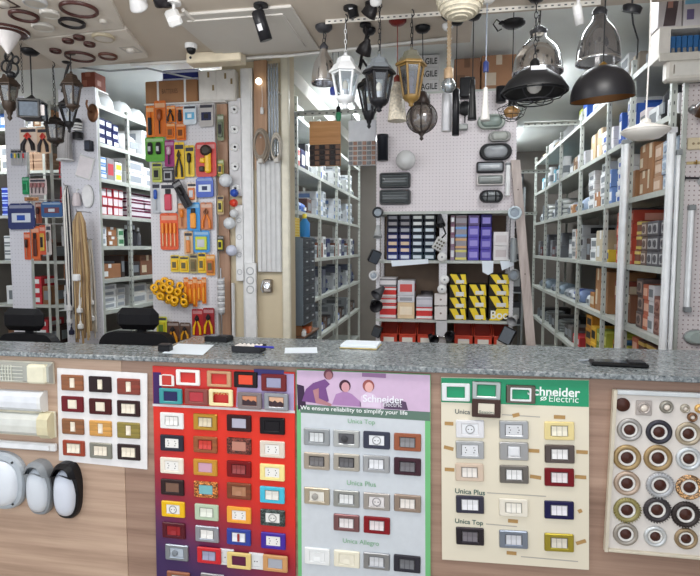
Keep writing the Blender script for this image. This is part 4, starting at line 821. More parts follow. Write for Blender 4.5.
PEG = pegs('pegboard', (222, 214, 217), (176, 164, 170), .026, .14); PEGP = pegs('pegboard_plain', (212, 210, 214), (170, 166, 172), .026, .12)
# ---- the beige pillar between tool packs and left aisle
PX0, PX1, PY0, PY1 = W(224, 200, 4.02)[0], W(287, 200, 4.02)[0], 4.02, 4.24
struct('wall_pillar', MB().box(PX0, PX1, PY0, PY1, 0, 3.1), M((206, 192, 164), .75, 0, .05, 3, 'plaster'))
def strip(name, label, cat, x0, y0, x1, y1, Y, dep, m, group=None, b=.003, zb=None):
    X, Z, w_, h_ = rect(x0, y0, x1, y1, Y); z0 = Z-h_/2 if zb is None else zb; z1 = Z+h_/2
    t = thing(name, label, cat, (X, Y, z0), (0, 0, 0), group); MB().box(-w_/2, w_/2, 0, dep, 0, z1-z0, b=b).build('body', m, t); return t, w_, z1-z0
t, w_, h_ = strip('wall_board', 'narrow brown timber board fixed up the left edge of the pillar', 'board', 217, 97, 229, 345, 3.99, .024, wood('brown_board', (140, 104, 80), (164, 128, 104), (182, 148, 122), .5, 14, axis='Z'), zb=0)
t.children[0].name = 'plank'; MB().cyl(0, h_*.9, 0, .004, .006, 8, X=FACE).cyl(0, h_*.5, 0, .004, .006, 8, X=FACE).build('screw', STEEL, t)
t, w_, h_ = strip('wall_board', 'brown timber board behind the hanging bulb at the pillar top', 'board', 254, 60, 267, 170, 3.985, .03, wood('brown_board', (150, 112, 84), (176, 140, 112), (190, 156, 128), .5, 14, axis='Z'))
t.children[0].name = 'plank'; MB().cyl(0, h_*.3, 0, .004, .006, 8, X=FACE).build('screw', STEEL, t)
def trunk(label, x0, y0, x1, y1, Y, zb=None, ribs=1, dep=.03, c=(214, 214, 214)):
    t, w_, h_ = strip('cable_trunking', label, 'trunking', x0, y0, x1, y1, Y, dep, M(c, .4), 'white trunking lengths on the pillar', zb=zb); t.children[0].name = 'channel'
    b = MB()
    for i in range(ribs): q = -w_/2+w_*(i+.5)/ribs; b.box(q-w_/ribs*.36, q+w_/ribs*.36, -.006, 0, .002, h_-.002, b=.002)
    b.build('cover_strip', M(tuple(min(255, v+8) for v in c), .35), t); return t
trunk('wide white trunking standing left of the brown timber board, full height', 242, 68, 253.5, 345, 3.985, 0, 1)
trunk('bundle of ribbed white trunking standing below the cable coil', 257, 160, 281, 272, 3.975, None, 5, .035, (196, 196, 196))
trunk('cream corner trunking along the right edge of the pillar', 281.5, 57, 289.5, 345, 3.985, 0, 1, .03, (214, 208, 190))
trunk('thin white trunking at the lower left of the pillar', 231.5, 283, 234.5, 345, 3.985, 0, 1, .02)
X, Z, w_, h_ = rect(268, 64, 279, 160, 3.96)
for i in range(4):
    x = X-w_/2+w_*(i+.5)/4; t = thing('fluorescent_tube', f'clear glass fluorescent tube, {["first","second","third","fourth"][i]} from the left of the upright tubes', 'fluorescent tube', (x, 3.955, Z-h_/2), (0, 0, 0), 'glass tubes on the pillar')
    MB().box(-.006, .006, .009, .0645, h_*.7, h_*.72).box(-.006, .006, .009, .0645, h_*.2, h_*.22).build('tube_clip', WHITE, t); MB().cyl(0, 0, .03, h_-.03, .0085, 10).build('glass_tube', glass((206, 216, 226), .2, 'tube_glass', .45), t); MB().cyl(0, 0, 0, .03, .0092, 10).build('end_cap', STEEL, t); MB().cyl(0, 0, h_-.03, h_, .0092, 10).build('end_cap', STEEL, t)
# socket board and hanging bulbs
t, w_, h_ = strip('socket_board', 'white board of round fittings and black sockets left of the trunking', 'display board', 229, 98, 241, 196, 3.975, .012, M((208, 206, 208), .5)); t.children[0].name = 'panel'
for i, q in enumerate((.08, .3, .5, .68, .88)):
    MB().lathe([(w_*.34, 0), (w_*.34, .014), (w_*.2, .02), (w_*.16, .012)], 16, 0, T(0, 0, h_*q) @ FACE).build('round_fitting', WHITE, t)
    MB().cyl(w_*.05, h_*q, .012, .022, .008, 10, X=FACE).build('socket_hole', DARK, t)
t, w_, h_ = strip('socket_strip', 'white extension socket strip hanging below the socket board', 'socket strip', 235.5, 205, 243, 281, 3.97, .02, WHITE); t.children[0].name = 'housing'
for q in (.12, .35, .58, .8): MB().lathe([(w_*.36, 0), (w_*.36, .003), (w_*.28, .003), (w_*.26, .0005)], 14, 0, T(0, 0, h_*q) @ FACE, cap=False).cyl(-.006, h_*q, .0, .0035, .003, 8, X=FACE).cyl(.006, h_*q, 0, .0035, .003, 8, X=FACE).build('socket', M((190, 192, 194), .4), t)
t, w_, h_ = strip('socket_strip', 'long white extension socket strip standing at the pillar foot', 'socket strip', 245, 263, 256, 345, 3.945, .03, WHITE, zb=W(250, 352, 3.945)[1]-.45); t.children[0].name = 'housing'
for k in range(3): MB().lathe([(w_*.36, 0), (w_*.36, .003), (w_*.28, .003), (w_*.26, .0005)], 14, 0, T(0, 0, h_-.06-k*.07) @ FACE, cap=False).build('socket', M((180, 182, 184), .4), t)
MB().box(-w_/2-.01, w_/2+.01, -.01, .034, -.01, .0).build('foot', WHITE, t)
def bulb(label, x, y, rpx, kind, c, Y=3.945, glow=0):
    X, Z = W(x, y, Y); r = rpx*Y/550; t = thing('light_bulb', label, 'light bulb', (X, Y, Z), (0, 0, 0), 'bulbs hung on the pillar')
    if kind == 'globe':
        MB().ball(0, -r*.7, 0, r, 0, 16).build('globe', emit(c, glow) if glow else M(c, .15), t); MB().cyl(0, 0, -.012, 0, r*.32, 12, X=FACE).build('screw_base', STEEL, t)
    else: MB().lathe([(r, 0), (r, .02), (r*.8, .03), (0, .034)], 18, 0, FACE).build('coloured_cap', M(c, .3), t); MB().torus(r, .003, 18, 6, 0, FACE).build('rim', M(c, .4), t)
bulb('big white globe bulb mounted at the middle of the pillar boards', 227.5, 181, 7, 'globe', (214, 218, 222))
bulb('blue round cap above the red cap on the pillar', 234.5, 193, 3.8, 'cap', (40, 76, 170)); bulb('red round cap under the blue cap on the pillar', 234, 203, 3.8, 'cap', (206, 60, 40))
bulb('white globe bulb just below the red cap', 235, 213.5, 4.5, 'globe', (206, 208, 210)); bulb('white globe bulb left of the socket strip top', 231, 223.5, 6.3, 'globe', (210, 214, 218))
bulb('pale lilac globe bulb beside the middle of the socket strip', 233, 250.5, 6, 'globe', (196, 200, 216)); bulb('small lit white bulb on the pillar timber near the ceiling', 259.5, 82, 3.4, 'globe', (255, 250, 225), 3.965, 2.5)
X, Z = W(262, 114, 3.965); t = thing('hanging_lamp_holder', 'white lampholder on a wire below the lit bulb', 'lamp holder', (X, 3.965, Z)); MB().lathe([(.012, 0), (.014, .02), (.012, .045), (.004, .05)], 12).build('holder', WHITE, t); a = W(262, 86, 3.965)[1]-Z; MB().tube([(0, 0, .05), (.004, 0, a*.6), (0, 0, a)], .0018, 5).build('wire', WHITE, t)
def hank(label, x, y, rx, ry, Y, c, n=5, r=.006, cat='cable coil', tail=None):
    X, Z = W(x, y, Y); s_ = Y/550; t = thing('hanging_cable_coil', label, cat, (X, Y, Z))
    b = MB()
    for i in range(n): b.torus(1, r/(rx*s_), 26, 6, 0, T(random.uniform(-.006, .006), -.01-.007*i, random.uniform(-.01, .01)) @ FACE @ Matrix.Diagonal((rx*s_*(1-.05*i), ry*s_*(1-.04*i), 1*rx*s_, 1)))
    b.build('cable', M(c, .5), t)
    MB().box(-.016, .016, -.012-.007*n, .0, -ry*s_-.016, -ry*s_+.016, b=.004).build('tie', M((200, 196, 190), .6), t)
    if tail: MB().tube([(0, -.02, -ry*s_), (.01, -.02, -ry*s_-tail*.5), (-.01, -.02, -ry*s_-tail)], r, 6).build('loose_end', M(c, .5), t)
    return t
hank('grey-white cable coil hung on the pillar above the ribbed trunking', 262, 146, 8, 16, 3.93, (150, 138, 124), 6)
hank('pale cable coil hung on the pillar, right of the grey one', 277.5, 148, 5.5, 13, 3.93, (186, 178, 166), 4)
for i, (x, y) in enumerate([(264, 156), (268, 157), (272, 157.5), (276, 156.5)]):
    X, Z = W(x, y+3, 3.95); t = thing('cable_plug', f'dark cable plug end, {ORD[i]} of four above the ribbed trunking', 'plug', (X, 3.95, Z), (0, 0, 0), 'plug ends under the coils'); MB().lathe([(.005, 0), (.01, .008), (.01, .026), (.005, .034)], 10).build('plug_body', M((70, 66, 64), .4), t); MB().tube([(0, 0, .034), (0, 0, .06)], .003, 6).build('cord', GREY, t)
X, Z = W(267, 286, 3.97); t = thing('industrial_socket', 'metal junction plug box low on the pillar', 'socket', (X, 3.97, Z)); MB().box(-.034, .034, 0, .05, -.05, .05, b=.008).build('box_body', metal((170, 160, 150), .35), t); MB().lathe([(.026, 0), (.028, .03), (.02, .034), (.018, .01)], 16, 0, T(.008, 0, .005) @ FACE).build('socket_ring', CHROME, t); MB().tube([(-.03, 0, .04), (-.045, -.01, -.02), (-.03, 0, -.05)], .006, 6).build('clip_lever', STEEL, t)
# white distribution box and cartons up on the tool-pack stand
SY = 3.95; ztop = W(180, 103, SY)[1]
X0, X1 = W(150.5, 200, SY)[0], W(216, 200, SY)[0]
t = thing('pegboard_stand', 'white pegboard stand hung with orange and yellow tool packs', 'pegboard', ((X0+X1)/2, SY, 0)); hw = (X1-X0)/2
MB().box(-hw, hw, 0, .012, .3, ztop-.012).build('pegboard', PEGP, t)
for s in (-1, 1): MB().box(*sorted((s*hw, s*(hw-.03))), .0125, .042, 0, ztop-.0125).box(*sorted((s*hw, s*(hw-.03))), .26, .285, 0, ztop-.0125).build('upright', RACK, t)
MB().box(-hw-.02, W(226, 100, SY)[0]-(X0+X1)/2, -.02, .30, ztop-.012, ztop).build('top_board', M((206, 204, 200), .5), t)
MB().box(-hw, hw, .0425, .259, .28, .3).build('shelf', RACK, t)
cw = W(196.5, 92, SY-.02)[0]-W(144.5, 92, SY-.02)[0]; cz = W(170, 80, SY-.02)[1]-ztop
X = (W(196.5, 92, SY-.02)[0]+W(144.5, 92, SY-.02)[0])/2
t = thing('cardboard_carton', 'long brown strapped carton on top of the tool-pack stand', 'carton', (X, SY+.15, ztop+.001))
MB().box(-cw/2, cw/2, -.16, .16, 0, cz, b=.006).build('carton', CARD, t)
for q in (-.25, .27): MB().box(cw*q-.008, cw*q+.008, -.1615, .1615, -.0004, cz+.0015).build('strap', WHITE, t)
text('BATTERIES', 'lettering', M((96, 66, 46), .7), t, (-cw*.17, -.1612, cz*.42), width=cw*.3, height=cz*.2)
X, Z, w_, h_ = rect(160.5, 68, 196, 80, SY); put('stripe', w_, .2, h_, (34, 44, 110), (190, 194, 214), X, SY+.13, ztop+cz+.001, 0, 'navy blue printed box lying on the brown strapped carton', None)
X, Z, w_, h_ = rect(197, 62, 227, 97, SY-.01); w2 = w_+.05
t = thing('junction_box', 'big white metal box above the pillar with rusty bracket marks', 'box', (X+.034, SY+.1, ztop+.001)); h_ = min(h_, 2.9-ztop)
MB().box(-w2/2, w2/2, -.11, .11, 0, h_, b=.006).build('box_body', M((216, 212, 206), .5), t); MB().box(-w2/2+.01, -.002, -.114, -.11, .01, h_-.01, b=.002).box(.002, w2/2-.01, -.114, -.11, .01, h_-.01, b=.002).build('door', M((222, 218, 212), .45), t)
for x, z in ((-.05, .85), (.06, .78), (.1, .6), (-.02, .42)): MB().box(x*1.2-.008, x*1.2+.008, -.1155, -.114, h_*z-.02, h_*z+.02, b=.002).build('rust_mark', M((140, 120, 80), .7), t)
# ---- packs on the tool stand
def hook(b, z, dep): b.tube([(0, dep-.0015, z), (0, -.012, z), (0, -.016, z+.006)], .0022, 6)
def pack(x0, y0, x1, y1, card, tool, kind, label, c3=(40, 40, 44), group='tool packs on the pegboard stand', Y=3.925, rot=0, layer=0):
    Y = Y-layer*.03; X, Z, w_, h_ = rect(x0, y0, x1, y1, Y); w_ *= 1.09; h_ *= 1.05; t = thing('hanging_tool_pack', label, 'tool pack', (X, Y, Z), (0, rot, 0), group); h2 = h_/2; w2 = w_/2
    if kind != 'bare':
        if kind == 'bag':
            MB().prism([(-w2, -h2*.85), (-w2*.8, -h2), (w2*.85, -h2*.96), (w2, -h2*.8), (w2*.96, h2*.8), (w2*.7, h2), (-w2*.75, h2), (-w2, h2*.75)], -.006, .002).build('bag', M(card, .3), t)
        else: MB().prism(rpoly(w_, h_, min(w_, h_)*.12), -.0005, .0015).build('card', M(card, .45), t)
        MB().box(-w2*.85, w2*.85, -.0012 if kind != 'bag' else -.0072, -.0005, h2*.62, h2*.86).build('print', M(tuple(min(255, int(v*.5+110)) for v in card) if sum(card) < 420 else (60, 60, 70), .5), t)
    tm = M(tool, .35); dm = M(c3, .4); k = kind; b = MB(); q = MB()
    if k == 'driver':
        b.tube([(0, -.014, h2*.5), (0, -.014, h2*.42), (0, -.014, -h2*.05), (0, -.014, -h2*.12)], [w2*.25, w2*.42, w2*.38, w2*.2], 10); q.tube([(0, -.014, -h2*.12), (0, -.014, -h2*.85)], w2*.12, 8)
    elif k == 'pliers':
        for s in (-1, 1): b.tube([(s*w2*.62, -.012, -h2*.9), (s*w2*.55, -.012, -h2*.4), (s*w2*.14, -.012, h2*.1)], [w2*.2, w2*.22, w2*.12], 8); q.tube([(-s*w2*.05, -.012, h2*.06), (s*w2*.24, -.012, h2*.28), (s*w2*.05, -.012, h2*.55)], [w2*.14, w2*.2, w2*.05], 8)
    elif k == 'cutter':
        b.box(-w2*.45, w2*.45, -.018, -.002, -h2*.85, h2*.25, b=w2*.18); q.box(-w2*.3, w2*.3, -.014, -.002, h2*.25, h2*.58, b=.001)
    elif k == 'tester':
        b.box(-w2*.05, w2*.55, -.03, -.002, -h2*.8, h2*.5, b=.012); b.box(-w2*.55, -w2*.05, -.02, -.002, -h2*.2, h2*.1, b=.008); q.lathe([(w2*.5, 0), (w2*.5, .03), (w2*.3, .036)], 14, 0, T(w2*.1, 0, h2*.5) @ FACE); MB().box(-w2*.6, -w2*.1, -.024, -.004, -h2*.7, -h2*.4, b=.006).build('button', dm, t)
    elif k == 'twin':
        for s in (-1, 1): b.box(s*w2*.42-w2*.26, s*w2*.42+w2*.26, -.024, -.002, -h2*.45, h2*.55, b=.014); MB().box(s*w2*.42-w2*.14, s*w2*.42+w2*.14, -.028, -.024, -h2*.2, h2*.2, b=.002).build('badge', dm, t)
    elif k == 'bag':
        b.box(-w2*.7, w2*.7, -.0085, -.006, -h2*.45, h2*.25, b=.001); q.box(-w2*.3, w2*.3, -.010, -.0085, -h2*.3, h2*.1)
    elif k == 'multi':
        for i in range(4): x = -w2*.66+w2*.44*i; b.tube([(x, -.01, h2*.45), (x, -.01, -h2*.1)], w2*.15, 8); q.tube([(x, -.01, -h2*.1), (x, -.01, -h2*.8)], w2*.06, 6)
    elif k == 'bits':
        b.box(-w2*.7, w2*.7, -.014, -.001, -h2*.75, h2*.45, b=.004); q.box(-w2*.45, w2*.45, -.017, -.014, -h2*.5, h2*.2, b=.002)
    b.build({'bag': 'printed_label', 'tester': 'tester_body', 'bits': 'case', 'twin': 'grip', 'cutter': 'knife_handle'}.get(k, 'tool_handle'), tm, t)
    if q.v: q.build({'bag': 'picture', 'bits': 'insert', 'twin': 'badge', 'tester': 'knob', 'cutter': 'blade'}.get(k, 'tool_shaft'), dm, t)
    hb = MB(); hook(hb, h2*.92, SY-Y); hb.build('hook', STEEL, t); return t
O1 = (222, 122, 30); O2 = (206, 104, 28); Y1 = (236, 184, 26); K = (36, 34, 38); S1 = (190, 192, 196)
pack(146.5, 106.5, 154, 137, O1, K, 'cutter', 'narrow orange pack at the top left corner of the stand', O2)
pack(155, 101.5, 165.5, 136, O2, (140, 70, 30), 'driver', 'tall orange pack with dark driver, top row of the stand', K)
pack(167, 106, 175, 122, O1, K, 'pliers', 'small orange pack, upper left of a block of four'); pack(176.5, 107, 184, 122.5, O2, (60, 40, 34), 'cutter', 'small orange pack, upper right of a block of four')
pack(166.5, 123.5, 175, 139, O1, O2, 'bits', 'small orange pack, lower left of a block of four', (120, 70, 30)); pack(176.5, 123.5, 185.5, 140, O2, O1, 'bits', 'small orange pack, lower right of a block of four', (110, 60, 26))
pack(146, 137.5, 164, 161, (98, 170, 60), K, 'twin', 'green card with two black grips on the left edge', S1)
pack(165, 141, 174, 166, (150, 40, 110), (206, 170, 190), 'driver', 'magenta pack below the orange block', K)
pack(175, 143, 184, 178, (226, 186, 40), K, 'pliers', 'yellow card with black pliers in the third row', (70, 60, 40)); pack(185.5, 146, 194, 176, (222, 190, 50), K, 'driver', 'yellow card with long black tool, left of the red tester card', K)
pack(184, 105.5, 196, 124.5, (206, 216, 224), (92, 166, 206), 'bag', 'clear bag with a light blue card near the top', (226, 236, 240)); pack(200, 104, 213, 126.5, (176, 172, 170), (36, 40, 76), 'bag', 'grey bag with a navy tool at the top right', K)
pack(196.5, 143, 215.5, 176, (196, 60, 56), Y1, 'tester', 'red card with a chunky yellow tester on the right', (60, 50, 44))
pack(197, 177.5, 213, 197, (34, 76, 176), (206, 216, 230), 'bag', 'royal blue bag with a white label', (40, 50, 90))
pack(152.5, 163, 161.5, 182, (190, 196, 92), (150, 160, 90), 'bits', 'yellow-green card above the blue screwdriver', K); pack(152.5, 183, 160, 212, (186, 190, 196), (38, 84, 176), 'driver', 'blue screwdriver on a pale card at the left edge', S1)
pack(163, 167.5, 174, 182, (60, 58, 62), (160, 160, 164), 'bits', 'black and silver pack above the white card', K)
pack(161, 183.5, 176, 212, (214, 210, 210), (196, 56, 80), 'cutter', 'white card with a red tool in the middle left', K)
pack(178, 180, 186, 208, K, (30, 30, 32), 'driver', 'black torch hanging tilted beside the white card', (60, 60, 64), rot=-.5, layer=1)
pack(187.5, 183, 196, 202, (226, 210, 196), (206, 110, 50), 'bits', 'small white and orange pack left of the blue bag', S1)
pack(161, 214, 177.5, 249, (214, 84, 34), (236, 140, 50), 'multi', 'large orange pack of several tools at the left', (236, 196, 150))
pack(178.5, 204, 186.5, 228, (196, 130, 84), O1, 'driver', 'clear pack with orange driver left of the blue pack', (150, 80, 40)); pack(187.5, 203, 199.5, 230, (48, 140, 206), (232, 150, 40), 'cutter', 'bright blue pack with an orange knife', K); pack(201, 203, 212, 229, (190, 120, 84), O1, 'pliers', 'clear pack with orange pliers right of the blue pack', (120, 70, 40))
pack(184.5, 232, 192.5, 254, (206, 170, 130), (214, 130, 60), 'cutter', 'beige pack under the clear orange driver pack', S1); pack(194, 231, 209, 252, (60, 140, 206), (196, 206, 60), 'bits', 'blue and lime pack under the bright blue pack', S1)
for i, (a, b_, c, d) in enumerate([(171, 255.5, 179, 271.5), (180, 256.5, 188.5, 272), (190, 254.5, 197.3, 273), (198.3, 253, 205.5, 272.5), (206.5, 255, 214.5, 275)]):
    pack(a, b_, c, d, [(216, 190, 50), (226, 196, 44), (176, 160, 110), (226, 190, 40), (214, 140, 50)][i], [Y1, Y1, (120, 100, 60), (230, 180, 30), (180, 100, 40)][i], 'bits', f'{["yellow", "bright yellow", "clear dull", "golden", "amber"][i]} pack, {ORD[i]} in the row above the yellow tapes', (90, 80, 40), 'yellow packs in one row')
for i, x in enumerate((186, 190.5, 195, 199.5, 204)):
    pack(x-2, 278+(i % 2)*2, x+2, 300+(i % 3)*3, O1, (238, 160, 40), 'bare' if 0 else 'cutter', f'slim orange knife, {ORD[i]} from the left of the knife bunch', (220, 120, 30), 'slim orange knives')
RL = [(158, 284), (165, 281), (172, 283), (179, 286), (157, 291), (164, 289), (171, 292), (178, 294), (185, 296), (162, 297), (169, 300), (176, 302), (184, 304), (160, 287), (168, 287), (175, 289), (182, 291), (166, 295), (174, 297), (180, 299), (188, 301)]
NEAR = [f'{a} row, {b} from the left' for a, k in (('topmost', 4), ('second', 5), ('lowest', 4)) for b in ORD[:k]]+[f'front layer {a} row, {b} from the left' for a in ('upper', 'lower') for b in ORD[:4]]
for i, (x, y) in enumerate(RL):
    X, Z = W(x, y, 3.90); t = thing('hanging_tape_roll', f'yellow tape roll in the hanging cluster, {NEAR[i]}', 'tape roll', (X, (3.925-.022*(i % 3)) if i < 13 else 3.845-.02*(i % 2), Z), (.12*(i % 3-1), 0, .15*(i % 2)), 'yellow tape rolls on the stand')
    MB().lathe([(.012, 0), (.031, 0), (.031, .018), (.012, .018), (.012, 0)], 20, 0, FACE, cap=False).build('tape', M((240, 176, 20), .35), t); MB().lathe([(.0315, .006), (.0315, .012)], 20, 0, FACE, cap=False).build('dark_band', M((60, 44, 20), .5), t); MB().lathe([(.0115, .001), (.0115, .017)], 16, 0, FACE, cap=False).build('core', M((70, 50, 30), .6), t)
pack(192.5, 309.5, 202.5, 335, (176, 40, 44), Y1, 'pliers', 'red card with yellow pliers, the left of two', K); pack(203.5, 308.5, 214, 334, (150, 36, 44), Y1, 'pliers', 'red card with yellow pliers, the right of two', K)
pack(167.5, 322, 179, 343, (92, 62, 50), (222, 150, 30), 'pliers', 'brown card with orange-yellow pliers at the bottom left', K); pack(180.5, 323, 190, 340, (96, 70, 56), (226, 160, 30), 'pliers', 'brown card with small yellow pliers at the bottom', K)
pack(157, 317, 166.5, 336, (206, 206, 60), (190, 176, 40), 'bits', 'lime yellow pack at the bottom left corner', (90, 120, 40))
# dark gap between the stand and pillar: white rolls hanging
PX_ = W(221, 290, 3.9)[0]; zr0 = W(221, 313, 3.9)[1]
t = thing('roll_pole', 'thin steel pole threaded through the stack of white rolls', 'pole', (PX_, 3.9, 0)); MB().cyl(0, 0, .012, W(221, 268, 3.9)[1], .006, 8).build('rod', STEEL, t); MB().cyl(0, 0, 0, .012, .035, 20).build('base', STEEL, t); MB().cyl(0, 0, zr0-.012, zr0-.001, .02, 12).build('stop_ring', STEEL, t)
for i in range(6): put('roll', .054, .054, .042, (206, 206, 208), (170, 172, 176), PX_, 3.90, zr0+i*.0435, 0, f'white tape roll, {TIER[6][i]} of the six threaded on the steel pole', 'white rolls on the pole')
X, Z = W(221, 247, 3.93)
pack(217.5, 160, 223.5, 176, (150, 160, 90), (190, 160, 60), 'bits', 'small green pack in the gap beside the pillar board', K, 'small packs beside the pillar', 3.95); pack(217.5, 196, 223.5, 214, (176, 150, 110), (206, 190, 90), 'bits', 'small tan pack in the gap beside the pillar board', K, 'small packs beside the pillar', 3.95); pack(217.5, 236, 223.5, 251, (70, 66, 60), (206, 196, 50), 'bits', 'dark pack with yellow insert in the gap beside the pillar', K, 'small packs beside the pillar', 3.95); pack(217.5, 115, 223.5, 140, (120, 130, 100), (90, 100, 80), 'bits', 'dull green pack high in the gap beside the pillar', K, 'small packs beside the pillar', 3.95)
# ---------------------------------------------------------------- centre display unit
CYF = 4.40
def cz_(y, x=445): return W(x, y, CYF)[1]
ux0, ux1 = W(376, 260, CYF)[0], W(514, 260, CYF)[0]; zt_ = cz_(93); D = .36
cu = thing('display_unit', 'white pegboard display unit with shelves between the two aisles', 'display unit', ((ux0+ux1)/2, CYF, 0)); hw = (ux1-ux0)/2
zs_ = [cz_(211), cz_(260.5), cz_(320), cz_(346)]
MB().box(-hw, hw, 0, .012, zs_[0], zt_).build('pegboard', PEG, cu)
MB().box(-hw, hw, D-.01, D, 0, zt_).build('back_panel', M((120, 100, 84), .7), cu)
xm = W(443, 260, CYF)[0]-(ux0+ux1)/2
for x in (-hw, hw-.03): MB().box(x, x+.03, 0, .018, 0, zs_[0]).box(x, x+.03, D-.03, D-.0105, 0, zt_-.001).build('upright', PEGP, cu)
MB().box(xm-.03, xm+.03, 0, .018, 0, zs_[0]).build('upright', PEGP, cu); MB().box(xm-.006, xm+.006, .0185, D-.0105, 0, zs_[0]).build('divider', RACK, cu)
for z in zs_+[zs_[3]-.35, zs_[3]-.66]: MB().box(-hw, hw, -.006, D-.01, z-.022, z).build('shelf', RACK, cu)
MB().box(-hw, hw, .0, D, zt_, zt_+.016).build('top_board', RACK, cu)
def stackcol(kind, x0, x1, ys, shelf, c, c2, lab, grp, dep=.2, back=0, kinds=None):
    """boxes piled on a shelf, the pile's edges taken from bottom to top"""
    z = zs_[shelf]; X0 = W(x0, 260, CYF+.02)[0]; X1 = W(x1, 260, CYF+.02)[0]; n = len(ys)-1
    for i in range(n):
        h = cz_(ys[i+1])-cz_(ys[i]); cc = c[i] if isinstance(c, list) else c; c22 = c2[i] if isinstance(c2, list) else c2
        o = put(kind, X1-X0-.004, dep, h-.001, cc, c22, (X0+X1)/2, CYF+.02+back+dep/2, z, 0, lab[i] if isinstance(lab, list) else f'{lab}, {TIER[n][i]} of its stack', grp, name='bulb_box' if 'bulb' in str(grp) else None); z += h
# bulb boxes, seven high
for j in range(4):
    x0 = 386.5+j*12.3
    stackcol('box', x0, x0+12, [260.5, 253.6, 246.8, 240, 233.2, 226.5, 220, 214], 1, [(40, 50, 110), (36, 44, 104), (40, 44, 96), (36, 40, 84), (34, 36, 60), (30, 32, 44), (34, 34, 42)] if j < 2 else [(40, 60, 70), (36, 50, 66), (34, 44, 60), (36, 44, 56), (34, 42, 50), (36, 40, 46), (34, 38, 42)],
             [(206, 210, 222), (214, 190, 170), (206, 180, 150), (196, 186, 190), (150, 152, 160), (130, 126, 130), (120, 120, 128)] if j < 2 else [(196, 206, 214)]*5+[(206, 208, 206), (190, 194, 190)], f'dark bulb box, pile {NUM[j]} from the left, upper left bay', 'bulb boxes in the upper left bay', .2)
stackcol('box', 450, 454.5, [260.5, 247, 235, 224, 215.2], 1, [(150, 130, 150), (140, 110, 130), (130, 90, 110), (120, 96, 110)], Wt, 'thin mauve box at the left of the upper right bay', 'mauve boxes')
stackcol('stripe', 455, 466.5, [260.5, 249, 237.5, 226, 215.2], 1, (146, 142, 150), [(206, 196, 110), (206, 160, 110), (110, 150, 206), (110, 90, 96)], 'grey box with coloured bands, upper right bay', 'grey banded boxes')
PU = (86, 72, 168)
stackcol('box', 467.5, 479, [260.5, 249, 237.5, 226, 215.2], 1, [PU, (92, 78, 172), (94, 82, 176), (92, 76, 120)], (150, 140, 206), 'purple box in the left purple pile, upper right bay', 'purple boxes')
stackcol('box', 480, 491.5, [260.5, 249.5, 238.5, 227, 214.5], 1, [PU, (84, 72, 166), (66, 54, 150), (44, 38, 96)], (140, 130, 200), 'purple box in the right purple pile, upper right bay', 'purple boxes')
stackcol('box', 493, 508.5, [260.5, 246, 232], 1, (226, 222, 222), [(206, 196, 196), (214, 206, 206)], 'white box beside the purple boxes', 'white boxes right of the purple boxes')
stackcol('box', 494, 509, [232, 220], 1, (60, 54, 54), Gy, ['x'], None) if 0 else None
# lower left bay
stackcol('stripe', 378.5, 396.5, [320, 306, 298.5, 288, 278.5], 2, [(206, 46, 44), (222, 218, 218), (204, 44, 40), (216, 212, 214)], [(226, 220, 220), (206, 50, 46), (222, 214, 214), (120, 116, 120)], 'red and white box at the left of the lower left bay', 'red and white boxes')
stackcol('box', 397.5, 415, [320, 303.5, 296.5, 281], 2, [(222, 196, 160), (206, 206, 212), (204, 202, 208)], [(240, 224, 200), (150, 150, 156), (206, 80, 76)], ['beige box with a pale panel, bottom of the middle pile, lower left bay', 'flat white box between the beige and the red-labelled box', 'white box with red label, top of the middle pile, lower left bay'], 'middle pile of the lower left bay')
stackcol('stripe', 416.5, 433, [320, 308, 297.5], 2, [(206, 50, 48), (200, 198, 206)], [(226, 222, 222), (176, 176, 186)], ['red and white box below the lilac-grey box, lower left bay', 'lilac-grey box on the right red box, lower left bay'], 'right pile of the lower left bay')
stackcol('roll', 420, 434, [297.5, 291, 284.5, 278, 272], 2, (70, 66, 68), (110, 106, 108), 'dark roll piled behind the lilac-grey box', 'dark rolls in the lower left bay', .11, .2) if 0 else None
for i in range(4): put('roll', .10, .10, .05, (66, 62, 64), (112, 108, 110), W(427, 285, CYF+.27)[0], CYF+.285, zs_[2]+i*.052, 0, f'dark roll behind the right red box, {TIER[4][i]} of four', 'dark rolls in the lower left bay')
for i in range(3): put('box', .085, .1, .29, (96+10*i, 104, 100), (130, 134, 130), W(389+i*10.5, 285, CYF+.27)[0], CYF+.29, zs_[2], 0, f'upright grey folder box behind the red boxes, {ORD[i]} from the left', 'grey folder boxes')
# yellow and black striped boxes
HY = (236, 206, 40)
def hz(x0, x1, ys, lab, back=0): stackcol('hazard', x0, x1, ys, 2, (38, 34, 26), HY, lab, 'yellow and black boxes', .16, back)
hz(449.5, 467.5, [320, 308.5, 297.5, 284.5, 274], 'yellow and black striped box in the left pile')
hz(469, 487.5, [320, 307.5, 295.5, 284], 'yellow and black striped box in the middle pile')
t = thing('striped_box', 'yellow and black box with big white lettering at the right pile foot', 'box', (W(499, 313, CYF+.02)[0], CYF+.02, zs_[2]+.001), (0, 0, 0), 'yellow and black boxes'); hh = cz_(307.5)-zs_[2]; ww = W(510, 313, CYF+.02)[0]-W(489, 313, CYF+.02)[0]
MB().box(-ww/2, ww/2, 0, .16, 0, hh, b=.002).build('box', M((38, 34, 26), .5), t); MB().prism([(-ww*.48, hh*.02), (ww*.05, hh*.02), (ww*.46, hh*.5), (ww*.46, hh*.96), (-ww*.1, hh*.96)], -.001, 0).build('yellow_print', M(HY, .5), t); text('Boc', 'lettering', M((236, 236, 230), .5), t, (-ww*.40, -.002, hh*.14), width=ww*.80, height=hh*.66, bold=.002)
z = zs_[2]+hh+.001
